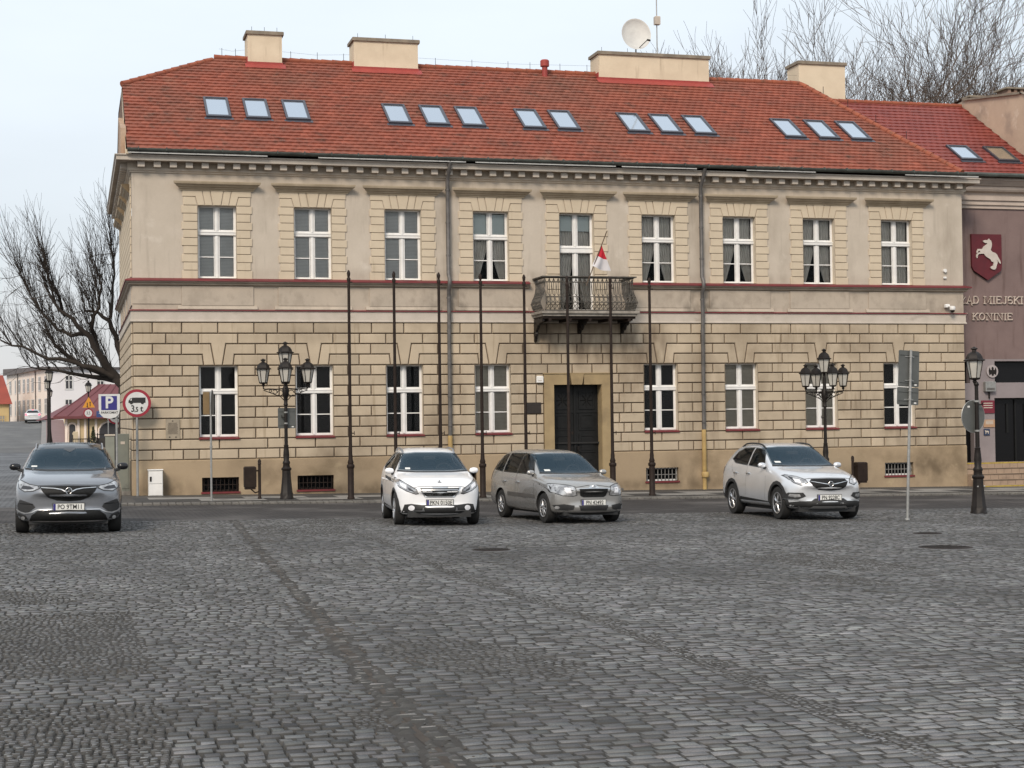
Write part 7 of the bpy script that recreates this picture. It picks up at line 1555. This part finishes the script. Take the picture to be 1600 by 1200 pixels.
# balustrade on the bridge
be = empty('bridge_balustrade', (0, 0, 0), 0, 'cream balustrade rising along the right side of the bridge pavement', 'balustrade')
mb = MB(); bb = MB(); wl = MB(); n = 34
for i in range(n):
    y0_, y1_ = 73 + i * 2.0, 73 + (i + 1) * 2.0; xa, xb = rx(y0_) + 2.35, rx(y1_) + 2.35; za, zb2 = RZ(y0_) + .14, RZ(y1_) + .14
    for (q, k0, k1) in ((mb, 1.0, 1.14), (mb, -.02, .22)):
        q.add([(xa, y0_, za + k0), (xb, y1_, zb2 + k0), (xb, y1_, zb2 + k1), (xa, y0_, za + k1), (xa + .22, y0_, za + k0), (xb + .22, y1_, zb2 + k0), (xb + .22, y1_, zb2 + k1), (xa + .22, y0_, za + k1)], [(0, 1, 2, 3), (7, 6, 5, 4), (3, 2, 6, 7), (0, 3, 7, 4), (0, 4, 5, 1)])
    wl.add([(xa + .2, y0_, -2), (xb + .2, y1_, -2), (xb + .2, y1_, zb2 + .1), (xa + .2, y0_, za + .1)], [(3, 2, 1, 0)])
    for k in range(5): t = (k + .5) / 5; bb.lathe([(.06, .22), (.085, .45), (.05, .7), (.06, 1.0)], 5, (xa + .11 + (xb - xa) * t, y0_ + (y1_ - y0_) * t, za + (zb2 - za) * t))
    if i % 5 == 0: mb.bbox(xa - .05, xa + .3, y0_ - .2, y0_ + .2, za - .05, za + 1.3, .03)
cream = nmat('cream_concrete', (.56, .46, .32), (.48, .40, .28), 1.5, .9); mb.build('rails', cream, be); bb.build('balusters', cream, be); wl.build('retaining_wall', cream, be)
# distant street lamps
far_h = [(-5.615, 47, 4.72, 'tall lamp post in the side street, left one of two close together'), (-5.329, 34, 4.85, 'thin side-street lamp post close to its neighbour, its lantern the highest'), (-6.069, 88, 4.75, 'distant lamp post between the two near ones and the pavilion'), (-3.368, 50, 4.55, 'lamp post carrying a yellow triangle and a round sign before the pavilion'), (-6.4, 168, 4.3, 'farthest lamp post, beyond the crest of the bridge')]
fp_ = None
for x, y, h_, lb in far_h:
    zg = max(RZ(y), 0) if x < rx(max(75, y)) + 2.3 else 0.0
    if y < 72: zg = 0
    if fp_ is None:
        e = empty('street_lamp', (x, y, zg), 0, lb, 'street lamp', 'black street lamps with lanterns'); mb = MB(); mb.lathe([(.17, 0), (.15, .5), (.10, .8), (.08, 1.0), (.05, 1.4), (.04, 4.1)], 8); mb.build('post', iron, e, 40); lantern(e, 0, 0, 4.12, 1.0, .3); fp_ = e
    else: e = copy_tree(fp_); e.location = (x, y, zg); e['label'] = lb
    e.scale = (1, 1, h_ / 4.84)
e = empty('traffic_sign', (-3.36, 49.8, 0), 0, 'yellow warning triangle above a round 3,5 sign on the far lamp post', 'sign')
mb = MB(); mb.prism([(-.36, 2.95), (.36, 2.95), (0, 3.58)][::-1], -.02, 0, 'y'); q = mb.build('warning_triangle', mat('sign_orange', (.62, .27, .03), .5), e); mb = MB()
for sx_ in (-1, 1): mb.box(sx_ * .08 - .022, sx_ * .08 + .022, -.028, -.021, 3.02, 3.24); zz = 3.24 if sx_ > 0 else 3.02; mb.prism([(sx_ * .08 - .055, zz), (sx_ * .08 + .055, zz), (sx_ * .08, zz + .07 * sx_)][::sx_ * -1], -.028, -.021, 'y')
mb.build('arrow_symbols', black, q)
mb = MB(); mb.lathe([(.28, -.02), (.28, 0)], 24, (-.02, 0, 2.62), axis='y'); q = mb.build('round_plate', signred, e); mb = MB(); mb.lathe([(.215, -.026), (.215, -.021)], 24, (-.02, 0, 2.62), axis='y'); mb.build('white_disc', signwhite, q); text('3,5', .24, black, q, (-.02, -.028, 2.62), sx=.8)
e = empty('street_name_sign', (-2.6, 42, 0), 0, 'long blue direction board between the pavilion and the parking sign', 'sign')
mb = MB(); mb.bbox(-.42, .55, -.02, .01, 2.35, 2.68, .01); q = mb.build('board', mat('sign_dull_blue', (.035, .065, .19), .5), e); mb = MB(); mb.box(-.30, .42, -.026, -.0205, 2.55, 2.575); mb.box(-.18, .30, -.026, -.0205, 2.44, 2.46); mb.build('printing', signwhite, q); MB().tube([(.2, .04, 0), (.2, .04, 2.7)], .03, 8).build('pole', galv, e)
e = empty('traffic_sign', (-2.50, 20, 0), 0, 'round red-rimmed 30 speed limit sign partly behind the parking sign', 'sign')
p = face(e, .35, 2.33); text('30', .42, black, p, (0, -.0565, 2.33), sx=.9, bold=.006); MB().tube([(.0, 0, 0), (.0, 0, 2.65)], .03, 8).build('pole', galv, e)
# railings and dark fence before the pavilion
fe_ = empty('metal_railing', (0, 0, 0), 0, 'low dark railing at the foot of the pavilion', 'railing'); mb = MB()
for i in range(26): x_ = -4.35 + i * .11; mb.box(x_ - .012, x_ + .012, 61.98, 62.02, .0, 1.0)
mb.box(-4.4, -1.5, 61.97, 62.03, .97, 1.03); mb.box(-4.4, -1.5, 61.97, 62.03, .1, .14); mb.build('bars', iron, fe_)
fe_ = empty('dark_fence', (0, 0, 0), 0, 'dark mesh-covered fence between the pavilion and the electrical cabinet', 'fence'); mb = MB(); mb.box(-3.05, .6, 39.98, 40.02, .05, 1.25); mb.build('panel', nmat('dark_mesh', (.03, .03, .03), (.05, .045, .04), 3), fe_); mb = MB(); [mb.box(x_ - .03, x_ + .03, 39.93, 39.98, 0, 1.5) for x_ in (-3.0, -2.0, -1.0, 0)]; mb.box(-3.05, .6, 39.94, 39.98, 1.42, 1.46); mb.build('posts', iron, fe_)
random.seed(9); sh_e = empty('shrub', (-2.95, 66, 0), 0, 'small dark green conical shrub by the foot of the far lamp post', 'shrub'); mb = MB()
for _ in range(260):
    h = random.random(); r = (1 - h) * .42 * random.uniform(.4, 1); a = random.uniform(0, 6.28); p = Vector((r * math.cos(a), r * math.sin(a), .1 + h * 1.7)); d = Vector((random.gauss(0, 1), random.gauss(0, 1), random.gauss(0, 1))).normalized() * .10; q = d.orthogonal().normalized() * .05; mb.add([p - d, p + q, p + d, p - q], [(0, 1, 2, 3)])
mb.build('foliage', nmat('dark_foliage', (.035, .045, .022), (.05, .06, .03), 4), sh_e); MB().tube([(0, 0, 0), (0, 0, 1.2)], .03, 5).build('stem', bark, sh_e)
# ------------------------------------------------------------------ two more cars
def small_car(loc, rz_, label, pt, name, group='cars parked on the square', lit=False, scale=1):
    S = [(2.05, .38, .60, .66, .55, .54, .42, .10), (2.0, .24, .68, .78, .74, .72, .56, .2), (1.8, .2, .78, .90, .86, .84, .62, .2), (1.25, .2, .86, .98, .88, .85, .66, .1), (.85, .2, .92, 1.05, .88, .85, .68, .08), (.3, .2, .96, 1.32, .88, .84, .60, .04), (-.05, .2, .97, 1.43, .88, .84, .58, 0), (-.9, .2, 1.0, 1.47, .88, .84, .58, 0), (-1.6, .22, 1.02, 1.42, .88, .83, .57, -.04), (-1.9, .26, 1.0, 1.16, .86, .80, .62, -.08), (-2.05, .32, .86, .94, .80, .76, .6, -.1), (-2.1, .42, .72, .78, .6, .6, .5, -.06)]
    c = Car(name, S, pt, loc, rz_, label, scale, group); c.e.rotation_euler = (0, 0, rz_)
    common(c, None, .32, .2, .88, 1.28, -1.28, alloy, 5, plastic, .045)
    c.patch('windshield', [(-.70, 1.07), (.70, 1.07), (.58, 1.37), (-.58, 1.37)], cglass, 'F', .004, .08)
    c.patch('rear_window', [(-.64, 1.08), (.64, 1.08), (.56, 1.34), (-.56, 1.34)], cglass_d, 'B', .005, .08)
    for pl_ in ([(.6, .99), (-.4, 1.02), (-.4, 1.38), (0, 1.36), (.18, 1.28)], [(-.45, 1.02), (-1.6, 1.08), (-1.4, 1.33), (-.45, 1.38)]): c.patch('side_window', pl_, cglass_d, 'S', .004, .08, mirror=True)
    c.patch('headlight', [(.5, .66), (.72, .7), (.82, .84), (.76, .85), (.52, .76)], lampg, 'F', .006, .06, mirror=True); c.patch('grille', [(-.36, .72), (-.28, .58), (.28, .58), (.36, .72)], gloss_black, 'F', .006, .08)
    c.patch('tail_light', [(.58, .80), (.78, .80), (.78, .98), (.60, .96)], mat('lit_tail_lamp', (.5, .02, .04), .3, emit=(1, .10, .16), es=2.2) if lit else redlamp, 'B', .008, .06, mirror=True)
    if lit: c.patch('brake_light', [(-.10, 1.385), (.10, 1.385), (.10, 1.415), (-.10, 1.415)], mat('lit_brake_lamp', (.5, .02, .04), .3, emit=(1, .10, .16), es=2.5), 'B', .008, .1)
    c.patch('rear_plate', [(-.26, .62), (.26, .62), (.26, .72), (-.26, .72)], plate_w, 'B', .008, .1); c.mirror(.58, .84, 1.03, pt, .9); interior(c, .6, .5, .58, 1.0, 1.42); return c
small_car((-8.62, 138, RZ(138)), math.radians(90), 'small white car with glowing red tail lamps driving over the crest of the bridge', paint('far_white_paint', (.55, .56, .58), 0), 'distant_car', None, True, 1.0)
small_car((-3.85, 4.4, H(-5, 3.4)), math.radians(-90), 'silver car glimpsed between the grey SUV and the pale concrete post', silver, 'silver_car', scale=.95)
